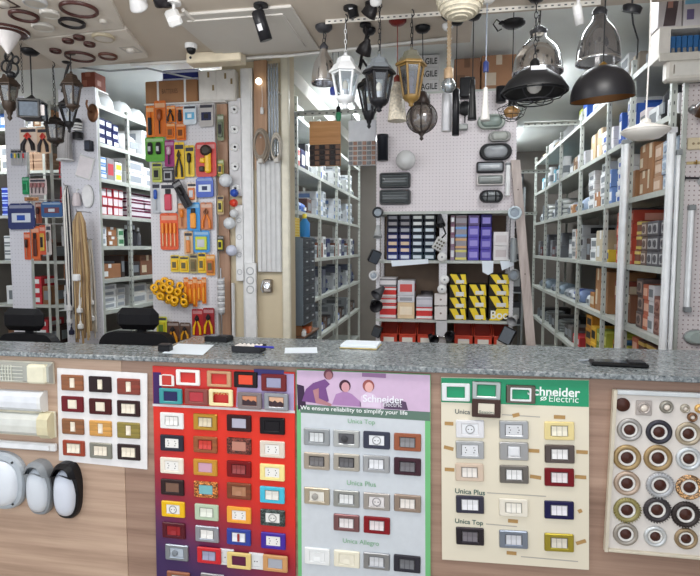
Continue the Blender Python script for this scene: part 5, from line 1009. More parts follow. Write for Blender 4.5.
for i, (a, b_) in enumerate([(306.5, 294.5), (294.5, 283), (283, 273)]):
    h = cz_(b_)-cz_(a); put('hazard', ww-.004, .16, h-.001, (38, 34, 26), HY, W(499, 300, CYF+.02)[0], CYF+.1, z, 0, f'yellow and black striped box above the lettered one, {TIER[3][i]} of three', 'yellow and black boxes'); z += h
put('carton', .3, .12, .27, (96, 72, 60), (120, 100, 86), W(478, 280, CYF+.27)[0], CYF+.27, zs_[2], 0, 'dark brown carton behind the striped boxes', None)
put('box', .09, .09, .2, (70, 62, 58), (130, 120, 110), W(501, 230, CYF+.27)[0], CYF+.275, zs_[1], 0, 'dark box behind the two white boxes', None)
put('box', .3, .1, .3, (54, 40, 38), (70, 60, 56), W(412, 240, CYF+.27)[0], CYF+.29, zs_[1], 0, 'dark brown box behind the bulb boxes', None)
# red parts bins
def pbin(x0, x1, lab):
    X0, X1 = W(x0, 335, CYF)[0], W(x1, 335, CYF)[0]; w_ = (X1-X0)/2-.002; h = cz_(323)-zs_[3]-.002; t = thing('parts_bin', lab, 'parts bin', ((X0+X1)/2, CYF+.026, zs_[3]+.001), (0, 0, 0), 'red bins on the bottom shelf'); m = M((196, 66, 44), .4)
    MB().box(-w_, w_, 0, .22, 0, .004).box(-w_, w_, .216, .22, .004, h).box(-w_, w_, 0, .004, .004, h*.42).prism([(0, .004), (.22, .004), (.22, h), (.1, h), (0, h*.45)], -w_, -w_+.004, X=RZ(PI/2) @ Matrix.Scale(-1, 4, (0, 1, 0)) if 0 else Matrix(((0, 1, 0, 0), (1, 0, 0, 0), (0, 0, 1, 0), (0, 0, 0, 1)))).prism([(0, .004), (.22, .004), (.22, h), (.1, h), (0, h*.45)], w_-.004, w_, X=Matrix(((0, 1, 0, 0), (1, 0, 0, 0), (0, 0, 1, 0), (0, 0, 0, 1)))).build('bin', m, t)
    MB().box(-w_*.6, w_*.6, -.002, 0, h*.1, h*.3).build('label_holder', M((220, 214, 206), .5), t)
    MB().box(-w_, w_, -.006, 0, h*.40, h*.46, b=.002).build('lip', m, t); return t
for i, (a, b_, l) in enumerate([(379.5, 397.5, 'red parts bin, leftmost in the left bay bottom shelf'), (398.2, 416, 'red parts bin, middle of the left bay bottom shelf'), (416.6, 434.5, 'red parts bin, right in the left bay bottom shelf'), (454, 473.5, 'red parts bin, left in the right bay bottom shelf'), (474, 493, 'red parts bin, middle of the right bay bottom shelf'), (493.6, 510.5, 'red parts bin, rightmost in the right bay bottom shelf')]): pbin(a, b_, l)
def shelf_card(label, pts):
    P = [W(x, y, CYF-.012) for x, y in pts]; cx = sum(p[0] for p in P)/len(P); cz = min(p[1] for p in P)
    b = MB().prism([(p[0]-cx, p[1]-cz) for p in P], -.001, .0); b.box(-.004, .004, 0, .006, P[0][1]-cz-.012, P[0][1]-cz-.004); tag(b.build('shelf_card', PAPER, None, (cx, CYF-.012, cz)), label, 'card')
shelf_card('long white card strip on the upper left shelf edge', [(391, 260.5), (428, 259), (428.5, 263.5), (392, 266.5)])
shelf_card('white paper tag hanging from the upper right shelf edge', [(482, 261), (493.5, 261), (493, 272.5), (488, 275), (482.5, 272)]); shelf_card('wide white paper hanging right of the paper tag', [(500, 261), (513, 261), (514, 265), (502, 270.5)])
# ---- lights shown on the pegboard
PF = CYF
def wallthing(name, label, x, y, Y=PF, cat='wall light', rot=(0, 0, 0)): X, Z = W(x, y, Y); return thing(name, label, cat, (X, Y-.001, Z), rot, 'lights on the pegboard')
s_ = CYF/550
def guard(label, x0, y0, x1, y1, kind, rim, lens):
    X, Z, w_, h_ = rect(x0, y0, x1, y1, PF-.03); t = thing('bulkhead_light', label, 'bulkhead light', (X, PF-.001, Z), (0, 0, 0), 'lights on the pegboard')
    P = {'oval': lambda k, dx=0: rpoly(w_*k, h_*(k*1.0), h_*k*.499, 8), 'rect': lambda k: rpoly(w_-(1-k)*h_, h_*k, h_*k*.16, 8)}[kind if kind == 'oval' else 'rect']
    b = loops([(P(1), 0), (P(1), -.03), (P(.92), -.042), (P(.76), -.042), (P(.74), -.03)]); n = len(P(1)); b.add([(x, 0, z) for x, z in P(1)], [tuple(range(n))]); b.build('base', M(rim, .4), t)
    l = loops([(P(.75), -.028), (P(.7), -.042), (P(.5), -.05), (P(.2), -.053)]); l.add([(x, -.053, z) for x, z in P(.2)], [tuple(range(n))]); l.sm = [True]*len(l.sm); l.build('diffuser', M(lens, .2), t); return t, w_, h_
for i, (a, b_) in enumerate([(172.5, 188), (189.5, 204.5)]):
    t, w_, h_ = guard(f'dark grey louvred rectangular bulkhead lamp, the {["upper", "lower"][i]} of two', 379.5, a, 410.5, b_, 'rect', (56, 58, 60), (98, 104, 106))
    for q in (-.2, 0, .2): MB().box(-w_*.42, w_*.42, -.062, -.053, h_*q-.003, h_*q+.003, b=.001).build('louvre_bar', M((60, 62, 64), .4), t)
t, w_, h_ = guard('pale grey-green oval lamp at the top right of the pegboard', 477.5, 114, 505.5, 129, 'oval', (150, 158, 150), (134, 146, 140))
guard('small pale oval lamp under the grey-green oval lamp', 488.5, 131, 511, 141.5, 'oval', (150, 150, 146), (176, 178, 172)); guard('black-rimmed oval lamp with frosted glass on the pegboard', 479.5, 143.3, 512, 160, 'oval', (24, 24, 28), (150, 152, 156))
guard('black-framed rectangular lamp above the white-framed one', 476.5, 161.5, 504, 172.5, 'rect', (26, 26, 30), (160, 164, 170)); guard('white-framed rectangular lamp with grey glass', 476.5, 174, 504, 185.5, 'rect', (206, 200, 198), (132, 136, 134))
t, w_, h_ = guard('small black oval lamp with cross guard at the bottom right', 479.5, 190, 503, 202.5, 'oval', (30, 30, 34), (128, 132, 134))
for q in (-.18, .18): MB().tube([(w_*q, -.04, h_*.4), (w_*q, -.058, h_*.2), (w_*q, -.06, 0), (w_*q, -.058, -h_*.2), (w_*q, -.04, -h_*.4)], .004, 6).build('guard_bar', BLACK, t)
MB().tube([(-w_*.42, -.04, 0), (-w_*.2, -.061, 0), (w_*.2, -.061, 0), (w_*.42, -.04, 0)], .004, 6).build('guard_bar', BLACK, t)
t = wallthing('wall_light', 'tall black cylinder wall light at the left of the pegboard', 383.5, 149); MB().lathe([(.035, -.10), (.042, -.10), (.042, .075), (.044, .078), (.044, .1), (.036, .1)], 18, 0, T(0, -.055, 0)).build('cylinder', M((28, 30, 38), .35), t); MB().box(-.02, .02, -.02, 0, -.06, .06, b=.004).build('bracket', BLACK, t)
t = wallthing('globe_light', 'round white opal globe lamp on the pegboard', 406.5, 162); MB().ball(0, -.085, 0, .076, 0, 20).build('globe', M((206, 206, 206), .2, 0, .01), t); MB().cyl(0, 0, 0, .02, .04, 16, X=FACE).build('base', WHITE, t)
t = wallthing('tube_light', 'short white tube light at the right edge of the pegboard', 507.5, 180); MB().box(-.018, .018, -.03, 0, -.125, .125, b=.006).build('tube', WHITE, t); MB().box(-.019, .019, -.031, 0, .105, .128, b=.004).build('end_cap', GREY, t)
t = wallthing('wall_light', 'black square up-and-down wall light high on the pegboard', 467, 89); MB().box(-.055, .055, -.09, 0, -.08, .065, b=.006).build('housing', M((34, 34, 38), .4), t); MB().lathe([(.028, .066), (.032, .07), (.02, .072)], 14, 0, T(0, -.045, 0)).build('lens', WHITE, t)
t = wallthing('wall_light', 'round black disc wall light below the square black one', 465, 109); MB().lathe([(.05, 0), (.056, .02), (.045, .035), (.0, .04)], 20, 0, FACE).build('disc', M((34, 34, 36), .4), t); MB().tube([(0, -.02, -.055), (0, -.02, -.11)], .005, 6).build('stem', BLACK, t)
t = wallthing('wall_light', 'black double wall light to the right of the white cone pendant', 500, 97); MB().box(-.02, .02, -.05, 0, -.03, .03, b=.004).build('bracket', BLACK, t); MB().lathe([(.03, -.06), (.036, -.06), (.036, .055), (.03, .055)], 16, 0, T(0, -.075, 0)).build('cylinder', M((30, 30, 34), .4), t)
t = wallthing('wall_light', 'small grey box light under the black disc light', 463, 128); MB().box(-.035, .035, -.05, 0, -.022, .022, b=.006).build('housing', M((130, 132, 130), .4), t); MB().box(-.03, .03, -.052, -.05, -.016, .016).build('lens', M((170, 172, 170), .3), t)
# ---- cartons on top of the unit
zt2 = zt_+.017; FH = (W(425, 54, CYF+.03)[1]-W(425, 92, CYF+.03)[1])/3-.0015
for i, (a, b_) in enumerate([(92, 79.5), (79.5, 66.5), (66.5, 54)]):
    X, Z, w_, h_ = rect(414, b_, 439, a, CYF+.03); h_ = FH; t = thing('fragile_carton', f'white carton with black lettering, {["bottom", "middle", "top"][i]} of the three on the unit', 'carton', (X, CYF+.03, zt2+i*(h_+.001)), (0, 0, 0), 'lettered cartons on the display unit')
    MB().box(-w_/2, w_/2, 0, .24, 0, h_, b=.003).build('carton', M((206, 204, 204), .7), t); text('FRAGILE', 'lettering', M((30, 30, 34), .6), t, (-w_*.47, -.001, h_*.25), width=w_*.9, height=h_*.5, bold=.002)
X, Z, w_, h_ = rect(454, 61, 480, 94, CYF+.06); put('carton', w_, .26, h_, (152, 112, 86), (120, 86, 64), X, CYF+.18, zt2, 0, 'brown carton on the display unit behind the black cylinder pendant', None)
X, Z, w_, h_ = rect(481, 59, 516, 94, CYF+.06); put('carton', w_, .26, h_, (160, 118, 88), (196, 180, 160), X, CYF+.18, zt2, .02, 'larger brown carton on the display unit behind the white cone pendant', None)
# ---- spotlights and fittings clipped on the unit's uprights
def clip(label, x, y, kind, c, ax=0, az=0, size=1.0, Y=CYF-.05):
    X, Z = W(x, y, Y); t = thing('clip_spotlight', label, 'spotlight', (X, Y, Z), (0, 0, 0), 'clip-on lamps on the display unit'); R_ = RZ(az) @ RX(ax)
    MB().box(-.012, .012, .0, .049, -.014, .014, b=.003).build('clip', M((60, 60, 62), .4), t)
    if kind == 'ring':
        MB().lathe([(.03*size, -.01), (.04*size, .0), (.044*size, .02), (.034*size, .024), (.028*size, .012)], 20, 0, R_ @ FACE, cap=False).build('shade', M(c, .35), t); MB().lathe([(.034*size, .012), (0, .02)], 18, 0, R_ @ FACE, cap=False).build('lens', M((150, 160, 170), .1), t)
    elif kind == 'cone':
        MB().lathe([(.018*size, -.03), (.024*size, 0), (.045*size, .07), (.041*size, .07), (.02*size, 0)], 18, 0, R_ @ FACE).build('shade', M(c, .35), t); MB().tube([(0, .04, 0), (0, .02, .02), (0, 0, .01)], .006, 6).build('arm', BLACK, t)
    elif kind == 'flood':
        MB().box(-.045*size, .045*size, -.02, .0, -.055*size, .055*size, b=.006, X=R_ @ RY(.5)).build('housing', M((196, 196, 194), .4), t); b = MB()
        for i in range(3):
            for j in range(3): b.cyl((i-1)*.024*size, (j-1)*.03*size, .0202, .0215, .009*size, 10, X=R_ @ RY(.5) @ FACE)
        b.build('led_dot', M((90, 84, 70), .3), t); MB().tube([(0, .03, .02), (.05, .02, .08), (.02, .02, .15)], .007, 6).build('arm', BLACK, t)
    elif kind == 'disc':
        MB().lathe([(.036*size, 0), (.036*size, .012), (.026*size, .018), (0, .02)], 20, 0, R_ @ FACE).build('housing', M(c, .35), t); MB().cyl(0, 0, .018, .024, .008, 10, X=R_ @ FACE).build('led_dot', GREY, t)
    elif kind == 'box':
        MB().box(-.04*size, .04*size, -.05, 0, -.05*size, .05*size, b=.008, X=R_ @ RY(.4)).build('housing', M(c, .4), t); MB().box(-.033*size, .033*size, -.053, -.05, -.043*size, .043*size, X=R_ @ RY(.4)).build('lens', M((70, 76, 84), .15), t)
clip('black-rimmed round lamp at the top left corner of the shelves', 378, 212.5, 'ring', (50, 52, 56)); clip('grey cone lamp on the upper left upright', 378, 229, 'cone', (170, 172, 174), 1.2, 0, .8); clip('black square floodlight on the left upright beside the bulb boxes', 374, 256, 'box', (26, 26, 30), .2, .3, 1.05); clip('round white lamp on the left upright below the black floodlight', 373, 275.5, 'ring', (206, 206, 208), 0, .4, .9)
clip('dark cone lamp in front of the upper red box', 381, 290, 'cone', (70, 70, 74), .6, -.6, 1.1); clip('black cone lamp on the left upright at the red boxes', 374, 303, 'cone', (36, 34, 38), .3, .4, 1.2); clip('black lamp low on the left upright near the red bins', 378, 330, 'box', (34, 34, 38), .3, -.2, .9)
clip('tilted pale floodlight of dots at the middle upright', 439, 244, 'flood', WHITE, .2, .2, .9, CYF-.13); clip('black cone lamp at the top of the middle upright', 440, 218, 'cone', (40, 40, 44), 1.0, .2, .8); clip('white disc light under the tilted floodlight', 442, 257, 'disc', (220, 220, 218)); clip('white disc light on the middle upright, upper of the pair', 444.5, 279.5, 'disc', (226, 226, 226)); clip('white disc light on the middle upright, lower of the pair', 442, 289, 'disc', (222, 222, 222))
for i, (a, b_) in enumerate([(293.5, 305.5), (306.5, 320)]):
    X, Z, w_, h_ = rect(434.5, a, 447, b_, CYF-.03); t = thing('socket_outlet', f'white square socket box on the middle upright, {["upper", "lower"][i]} one', 'socket', (X, CYF-.002, Z), (0, 0, 0), 'socket boxes on the middle upright'); MB().box(-w_/2, w_/2, -.035, 0, -h_/2, h_/2, b=.004).build('housing', M((218, 212, 210), .4), t); MB().cyl(0, 0, .035, .037, .008, 10, X=FACE).build('socket_hole', M((130, 110, 104), .5), t)
X, Z, w_, h_ = rect(436, 321, 447, 337, CYF-.03); t = thing('junction_box', 'silver-white box at the foot of the middle upright', 'box', (X, CYF-.002, Z)); MB().box(-w_/2, w_/2, -.03, 0, -h_/2, h_/2, b=.004).build('housing', M((200, 200, 204), .35), t)
for x in (-.03, .03): MB().lathe([(.016, 0), (.02, .012), (.012, .02), (0, .022)], 14, 0, T(x, -.02, -h_*.5) @ FACE).build('chrome_spot', CHROME, t)
clip('black cone lamp at the foot of the middle upright, left side', 431, 337, 'cone', (30, 30, 34), .2, .4, .9, CYF-.06); clip('black cone lamp at the foot of the middle upright, right side', 452, 334, 'cone', (34, 34, 38), .1, -.3, .9, CYF-.06)
clip('pale round downlight at the top right of the shelves', 514.5, 213, 'ring', (196, 208, 216), 0, 0, 1.15, CYF-.16); clip('grey round lamp on the right upright beside the striped boxes', 513, 275, 'ring', (130, 134, 136), 0, .4, 1.1); clip('small silver spotlight on the right upright by the lettered box', 515, 318, 'cone', (150, 150, 152), .3, -.5, .9); clip('black square floodlight at the bottom right of the unit', 508, 336, 'box', (28, 28, 32), -.2, -.3, 1.3, CYF-.06)
X, Z, w_, h_ = rect(510, 238, 517, 262, CYF-.06); t = thing('wall_light', 'grey cylinder lamp on the right upright beside the white boxes', 'wall light', (X, CYF-.06, Z)); MB().lathe([(w_*.48, -h_/2), (w_*.5, h_*.3), (w_*.4, h_/2)], 16).build('cylinder', M((140, 146, 148), .35), t); MB().box(-.01, .01, .02, .059, -.02, .02).build('bracket', GREY, t)
# plank leaning at the right of the unit
pb = W(531, 345, 4.2); pt = W(515.5, 160, 4.36); X0, Z0 = pb; tdx = (pt[0]-pb[0])/(pt[1]-pb[1]); tdy = .16/(pt[1]-pb[1])
b = MB(); w2 = .033; Y0 = 4.2-tdy*Z0; Xf = X0-tdx*Z0; zt3 = pt[1]
v = [(x*w2+tdx*z, y+tdy*z, z) for z in (0, zt3) for x, y in ((-1, 0), (1, 0), (1, .024), (-1, .024))]
b.add(v, [(0, 1, 2, 3), (4, 5, 6, 7), (0, 1, 5, 4), (1, 2, 6, 5), (2, 3, 7, 6), (3, 0, 4, 7)])
t = thing('timber_plank', 'pale timber plank leaning against the right side of the display unit', 'plank', (Xf, Y0, 0)); b.build('plank', wood('grey_plank', (150, 136, 130), (176, 162, 156), (196, 184, 178), .5, 14, axis='Z'), t)
for q in (.38, .62, .9): MB().cyl(tdx*zt3*q, zt3*q, -tdy*zt3*q, -tdy*zt3*q+.003, .005, 8, X=FACE).build('knot', M((80, 66, 60), .6), t)
# ---------------------------------------------------------------- left end: racks, pegboards, cords, chairs
LX = -2.9
lz = [WX(100, y, LX)[1] for y in (312, 280, 246, 214, 177.5, 142, 104)]
lp = [WX(x, 246, LX)[0] for x in (101.5, 132, 170, 212)]
rack('white shelving rack left of the tool-pack stand, full of cartons', LX, -1, lp, [lz[0]-.62, lz[0]-.3]+lz, lz[-1]+.03, .45)
def farleft(bay, lev, specs): fill(LX, -1, lp[bay]+.022, lp[bay+1]-.02, lz[lev], lz[lev+1] if lev < 6 else 3.09, f', {ORD[lev]} shelf up, far left rack {["front", "middle", "rear"][bay]}', 'stock on the far left rack', specs, .34)
bw = lp[1]-lp[0]-.044
farleft(0, 0, [('box', 'long white box', Wt, Sl, bw*.62, .055, 4), ('box', 'white box', (206, 206, 206), Sl, bw*.33, .06, 3)])
farleft(0, 1, [('carton', 'brown carton', (150, 104, 72), Wt, bw*.8, .13, 1), ('gap', .0), ('box', 'dark box', (60, 50, 46), Gy, bw*.15, .2, 1)])
farleft(0, 2, [('box', 'white box', Wt, Sl, bw*.36, .085, 2), ('carton', 'brown carton', (150, 104, 70), Wt, bw*.34, .085, 3), ('box', 'green and white box', (190, 206, 190), (60, 120, 80), bw*.24, .08, 2)])
farleft(0, 3, [('border', 'white box with red edges', (222, 214, 218), (190, 40, 60), bw/5.3, .08, 3)]*5)
farleft(0, 4, [('border', 'white box with red edges', (222, 214, 218), (196, 50, 60), bw*.2, .1, 2), ('stripe', 'blue and white box', (206, 214, 226), (80, 130, 190), bw*.2, .065, 3), ('box', 'grey box', (130, 128, 130), (176, 60, 70), bw*.28, .2, 1), ('box', 'white box with yellow label', Wt, (226, 190, 50), bw*.26, .09, 2)])
farleft(0, 5, [('stripe', 'red and yellow box', (230, 190, 50), (196, 50, 40), bw*.15, .2, 1), ('box', 'navy box with white labels', (28, 36, 86), Wt, bw*.24, .075, 3), ('box', 'navy box with white labels', (26, 34, 80), Wt, bw*.24, .075, 3), ('box', 'navy box with white labels', (30, 38, 92), Wt, bw*.22, .07, 3)])
for b_ in (0, 1, 2):
    W3 = lp[b_+1]-lp[b_]-.044
    farleft(b_, 6, [('dome', 'white bowl lamp', (232, 236, 238), Wt, min(W3*.47, .24), .16, 1), ('dome', 'white bowl lamp', (232, 236, 238), Wt, min(W3*.47, .24), .15, 1)])
bw = lp[2]-lp[1]-.044
farleft(1, 0, [('box', 'white carton', (206, 206, 204), Sl, bw*.45, .1, 2), ('box', 'pale carton', (196, 190, 184), Sl, bw*.45, .09, 2)])
farleft(1, 1, [('box', 'dark box', (56, 50, 48), Gy, bw*.3, .14, 1), ('carton', 'brown carton', (116, 76, 56), Bg, bw*.4, .2, 1)])
farleft(1, 2, [('bottle', 'dark bottle', (40, 40, 44), Wt, .06, .2, 1), ('bottle', 'dark bottle', (44, 42, 44), Ye, .06, .19, 1), ('bottle', 'dark bottle', (38, 38, 44), Wt, .06, .2, 1), ('bottle', 'grey bottle', (70, 70, 74), Wt, .06, .18, 1)])
farleft(1, 3, [('stripe', 'plum and white box', (206, 200, 206), (96, 30, 60), bw*.46, .08, 3), ('stripe', 'plum and white box', (206, 200, 206), (96, 30, 60), bw*.46, .08, 3)])
farleft(1, 4, [('box', 'white box', Wt, Sl, bw*.46, .12, 2), ('box', 'white box', Wt, Sl, bw*.46, .1, 2)])
farleft(1, 5, [('bag', 'white bag', Wt, Sl, bw*.45, .2, 1), ('box', 'white box', Wt, Sl, bw*.45, .13, 2)])
# rack across the back at the far left
BYF = 5.25; bz = [W(45, y, BYF)[1] for y in (345, 305, 261, 215, 170, 126)]
bx0, bx1 = -4.94, W(68, 246, BYF)[0]
t = thing('shelving_rack', 'white rack across the back at the far left, behind the hanging packs', 'shelving', ((bx0+bx1)/2, BYF, 0)); hw = (bx1-bx0)/2; xp = W(46, 246, BYF)[0]-(bx0+bx1)/2
for x in (-hw, xp, hw-.03): MB().box(x, x+.03, 0, .003, 0, bz[-1]+.05).box(x, x+.003, .003, .03, 0, bz[-1]+.05).build('upright', RACK, t); MB().box(x, x+.03, .39, .393, 0, bz[-1]+.05).build('upright', RACK, t)
for z in [bz[0]-.4]+bz: MB().box(-hw, hw, .004, .389, z-.004, z).box(-hw, hw, .004, .007, z-.03, z-.004).build('shelf', RACK, t)
def back(lev, x0, x1, specs):
    x = W(x0, 246, BYF)[0]; n = 0; xe = W(x1, 246, BYF)[0]
    for kind, desc, c, c2, w, h, k in specs:
        if x+w > xe+.01: print('BACK FULL', lev, desc, x+w-xe); break
        for i in range(k): put(kind, w-.006, .26 if kind in ('box', 'carton', 'stripe', 'window', 'lidbox') else w, h-.001, c, c2, x+w/2, BYF+.17, bz[lev]+i*h, 0, f'{desc}, {TIER[k][i]+" of " if k > 1 else ""}pile {NUM[n]}, level {NUM[lev]}, far left back rack', 'stock on the back rack at the far left')
        x += w+.004; n += 1
wl = W(46, 246, BYF)[0]-W(2, 246, BYF)[0]
back(0, 1, 67, [('carton', 'brown carton', (120, 84, 60), Bg, .3, .2, 1), ('box', 'red box', (170, 40, 50), Wt, .2, .09, 3), ('box', 'dark box', (60, 44, 44), Gy, .12, .2, 1)])
back(1, 1, 67, [('box', 'white carton', Wt, Gy, .24, .2, 1), ('box', 'red and white box', (190, 44, 56), Wt, .2, .1, 3), ('box', 'brown box', (130, 90, 60), Gy, .13, .2, 1)])
back(2, 1, 67, [('stripe', 'white box', Wt, Gy, .22, .09, 3), ('box', 'orange box', (206, 96, 40), Wt, .12, .2, 1), ('box', 'dark orange box', (170, 80, 44), Wt, .1, .24, 1), ('box', 'dark box', (70, 50, 44), Gy, .14, .2, 1)])
back(3, 1, 67, [('stripe', 'blue box', (34, 56, 160), (150, 170, 220), .18, .075, 4), ('box', 'white box', Wt, Gy, .16, .12, 2), ('box', 'grey louvred box', (110, 104, 104), (130, 124, 124), .22, .24, 1)])
back(4, 1, 67, [('box', 'pale box', (206, 200, 186), Gy, .2, .14, 2), ('stripe', 'brown slatted carton', (140, 108, 84), (166, 134, 108), .2, .1, 3), ('stripe', 'brown slatted carton', (144, 112, 88), (166, 134, 108), .17, .1, 2)])
back(5, 1, 67, [('box', 'blue box', (50, 100, 176), Wt, .22, .16, 1), ('box', 'white box', Wt, Gy, .2, .14, 1), ('carton', 'brown carton', Br, Bg, .16, .2, 1)])
# narrow pegboard, hanging rails, main white pegboard
P1Y = 3.95
def panel(label, x0, y0, x1, Y, m):
    X0, X1 = W(x0, 220, Y)[0], W(x1, 220, Y)[0]; z1 = W((x0+x1)/2, y0, Y)[1]; t = thing('pegboard_stand', label, 'pegboard', ((X0+X1)/2, Y, 0)); hw = (X1-X0)/2
    MB().box(-hw, hw, 0, .012, .02, z1).build('pegboard', m, t)
    for s in (-1, 1): MB().box(*sorted((s*hw, s*(hw-.025))), .013, .04, 0, z1).build('upright', RACK, t)
    MB().box(-hw, hw, .041, .2, 0, .02).build('foot', RACK, t); return t, hw, z1
PEGW = pegs('pegboard_white', (212, 212, 220), (172, 172, 180), .03, .11)
p1, _, z1 = panel('narrow white pegboard strip near the left edge behind the chair', 9, 96, 28.5, P1Y, PEGW)
p2, _, z2 = panel('white pegboard hung with cords and white lamp plates', 63, 88, 99.5, P1Y, PEGW)
xa, xb2 = W(29.5, 200, P1Y)[0], W(62, 200, P1Y)[0]
for i, y in enumerate((127, 175, 200, 224)):
    Z = W(45, y, P1Y)[1]; tag(MB().tube([(xa, 0, 0), (xb2, 0, 0)], .004, 8).box(xa-.004, xa, -.012, .012, -.012, .012).box(xb2, xb2+.004, -.012, .012, -.012, .012).build('hanging_rail', STEEL, None, (0, P1Y+.006, Z)), f'thin steel hanging rail between the two left pegboards, {ORD[i]} from the top', 'rail', 'rails between the left pegboards')
G2 = 'packs hung at the left end'
def pk(*a, **k): return pack(*a, group=G2, Y=3.925, **k)
pk(20.5, 128, 36.5, 151.5, (226, 206, 190), (40, 36, 40), 'pliers', 'red-topped white pack with a black tool, left of the pair', (206, 60, 50)); pk(37.5, 128, 50, 153, (222, 190, 160), (40, 34, 40), 'pliers', 'orange-white pack with a black tool, right of the pair', (196, 60, 50))
for i, (x, c, n) in enumerate([(12.8, (40, 110, 180), 'blue'), (16.3, (230, 206, 40), 'yellow'), (19.8, (30, 90, 60), 'dark green'), (24.5, (206, 50, 56), 'red')]):
    pk(x-1.7, 150, x+1.7, 165, (176, 176, 180), c, 'driver', f'small {n} screwdriver on the narrow left pegboard', (190, 190, 190))
pk(22.5, 177.5, 29, 194, (30, 140, 90), (40, 156, 100), 'bits', 'green tool clip left of the bit pack', (24, 110, 70)); pk(30, 179, 46, 194.5, (196, 180, 180), (150, 96, 96), 'multi', 'clear pack of brownish bits beside the green clip', (90, 80, 84))
pk(25, 197, 38, 200.8, (170, 120, 80), (186, 130, 84), 'bits', 'small brown pouch under the bit pack', (120, 80, 50)); pk(9.5, 204, 34, 229, (52, 62, 110), (206, 214, 226), 'bag', 'big navy bag with a blue and white label', (40, 80, 170))
pk(36, 203, 41.5, 223, (120, 60, 44), (60, 40, 40), 'driver', 'narrow dark red pack right of the navy bag', (150, 90, 60)); pk(42.5, 202, 62, 217, (50, 90, 140), (110, 60, 70), 'bag', 'flat blue bag hanging by the cords', (190, 200, 210))
pk(24.5, 233, 30.3, 259, (206, 84, 40), (60, 40, 36), 'driver', 'slim orange pack, left of the low row', (170, 120, 90)); pk(31.8, 227, 39.3, 258, (206, 96, 44), (90, 44, 36), 'cutter', 'orange pack, middle of the low row', K); pk(40, 226, 45.5, 254, (196, 80, 50), (200, 160, 60), 'bits', 'red-orange pack right in the low row', K); pk(46.5, 225, 51, 254, (190, 180, 176), (60, 54, 54), 'driver', 'pale pack at the right of the low row', K)
# things on the main white pegboard
def onpeg(name, label, cat, x, y, rot=0): X, Z = W(x, y, P1Y); return thing(name, label, cat, (X, P1Y-.001, Z), (0, rot, 0), 'fittings on the left white pegboard')
t = onpeg('wall_light', 'white mesh drum lamp at the top of the left white pegboard', 'wall light', 70.5, 147); MB().lathe([(.058, -.11), (.055, -.11), (.05, .1), (.045, .112), (.0, .115)], 24, 0, T(0, -.066, 0)).build('drum', pegs('mesh_white', (206, 204, 206), (150, 148, 150), .008, .3), t); MB().lathe([(.03, -.112), (.06, -.118), (.064, -.108), (.055, -.104)], 24, 0, T(0, -.066, 0), cap=False).build('bottom_ring', WHITE, t); MB().box(-.02, .02, -.02, 0, -.03, .03).build('bracket', WHITE, t)
t = onpeg('panel_light', 'white square panel lamp hung tilted on the left white pegboard', 'panel light', 85.8, 167.5, .3); MB().box(-.066, .066, -.016, 0, -.086, .086, b=.006).build('frame', WHITE, t); MB().box(-.056, .056, -.018, -.016, -.076, .076, b=.001).build('diffuser', M((222, 216, 220), .3), t)
t = onpeg('panel_light', 'white oval panel lamp below the tilted square one', 'panel light', 89, 196.5); b = loops([(epoly(.048, .09), 0), (epoly(.048, .09), -.018), (epoly(.042, .084), -.026)]); b.add([(x, -.026, z) for x, z in epoly(.042, .084)], [tuple(range(28))]); b.build('body', M((226, 226, 228), .3), t); MB().ring(epoly(.0485, .0905), epoly(.046, .088), -.012, -.004).build('rim', GREY, t)
t = onpeg('wall_light', 'black-based banded spiral lamp at the upper right of the left pegboard', 'wall light', 82, 132); MB().lathe([(.038, -.065), (.04, -.02), (.038, -.015)], 16, 0, T(0, -.05, 0)).build('base', BLACK, t)
for i in range(3): MB().torus(.03, .008, 18, 8, 0, T(0, -.05, .004+i*.022)).build('white_band', WHITE, t); MB().lathe([(.03, .01+i*.022), (.03, .02+i*.022)], 14, 0, T(0, -.05, 0)).build('dark_band', DARK, t)
MB().lathe([(.03, .064), (.036, .07), (.02, .09), (0, .095)], 16, 0, T(0, -.05, 0)).build('cap', BLACK, t); MB().box(-.012, .012, -.04, 0, -.04, -.01).build('bracket', BLACK, t)
t = onpeg('wall_light', 'small black square lamp right of the spiral lamp', 'wall light', 91, 146.5); MB().box(-.027, .027, -.05, 0, -.04, .04, b=.005).build('housing', M((32, 34, 44), .4), t); MB().box(-.02, .02, -.052, -.05, -.03, .03).build('lens', M((60, 66, 80), .2), t)
t = onpeg('lamp_holder', 'white lamp socket hanging left of the oval panel lamp', 'lamp holder', 79.5, 200); MB().lathe([(.03, -.05), (.034, -.03), (.026, .03), (.02, .05)], 16, 0, T(0, -.036, 0)).build('holder', M((206, 196, 200), .35), t); MB().tube([(0, -.036, .05), (0, -.02, .08), (0, 0, .085)], .004, 6).build('loop', WHITE, t)
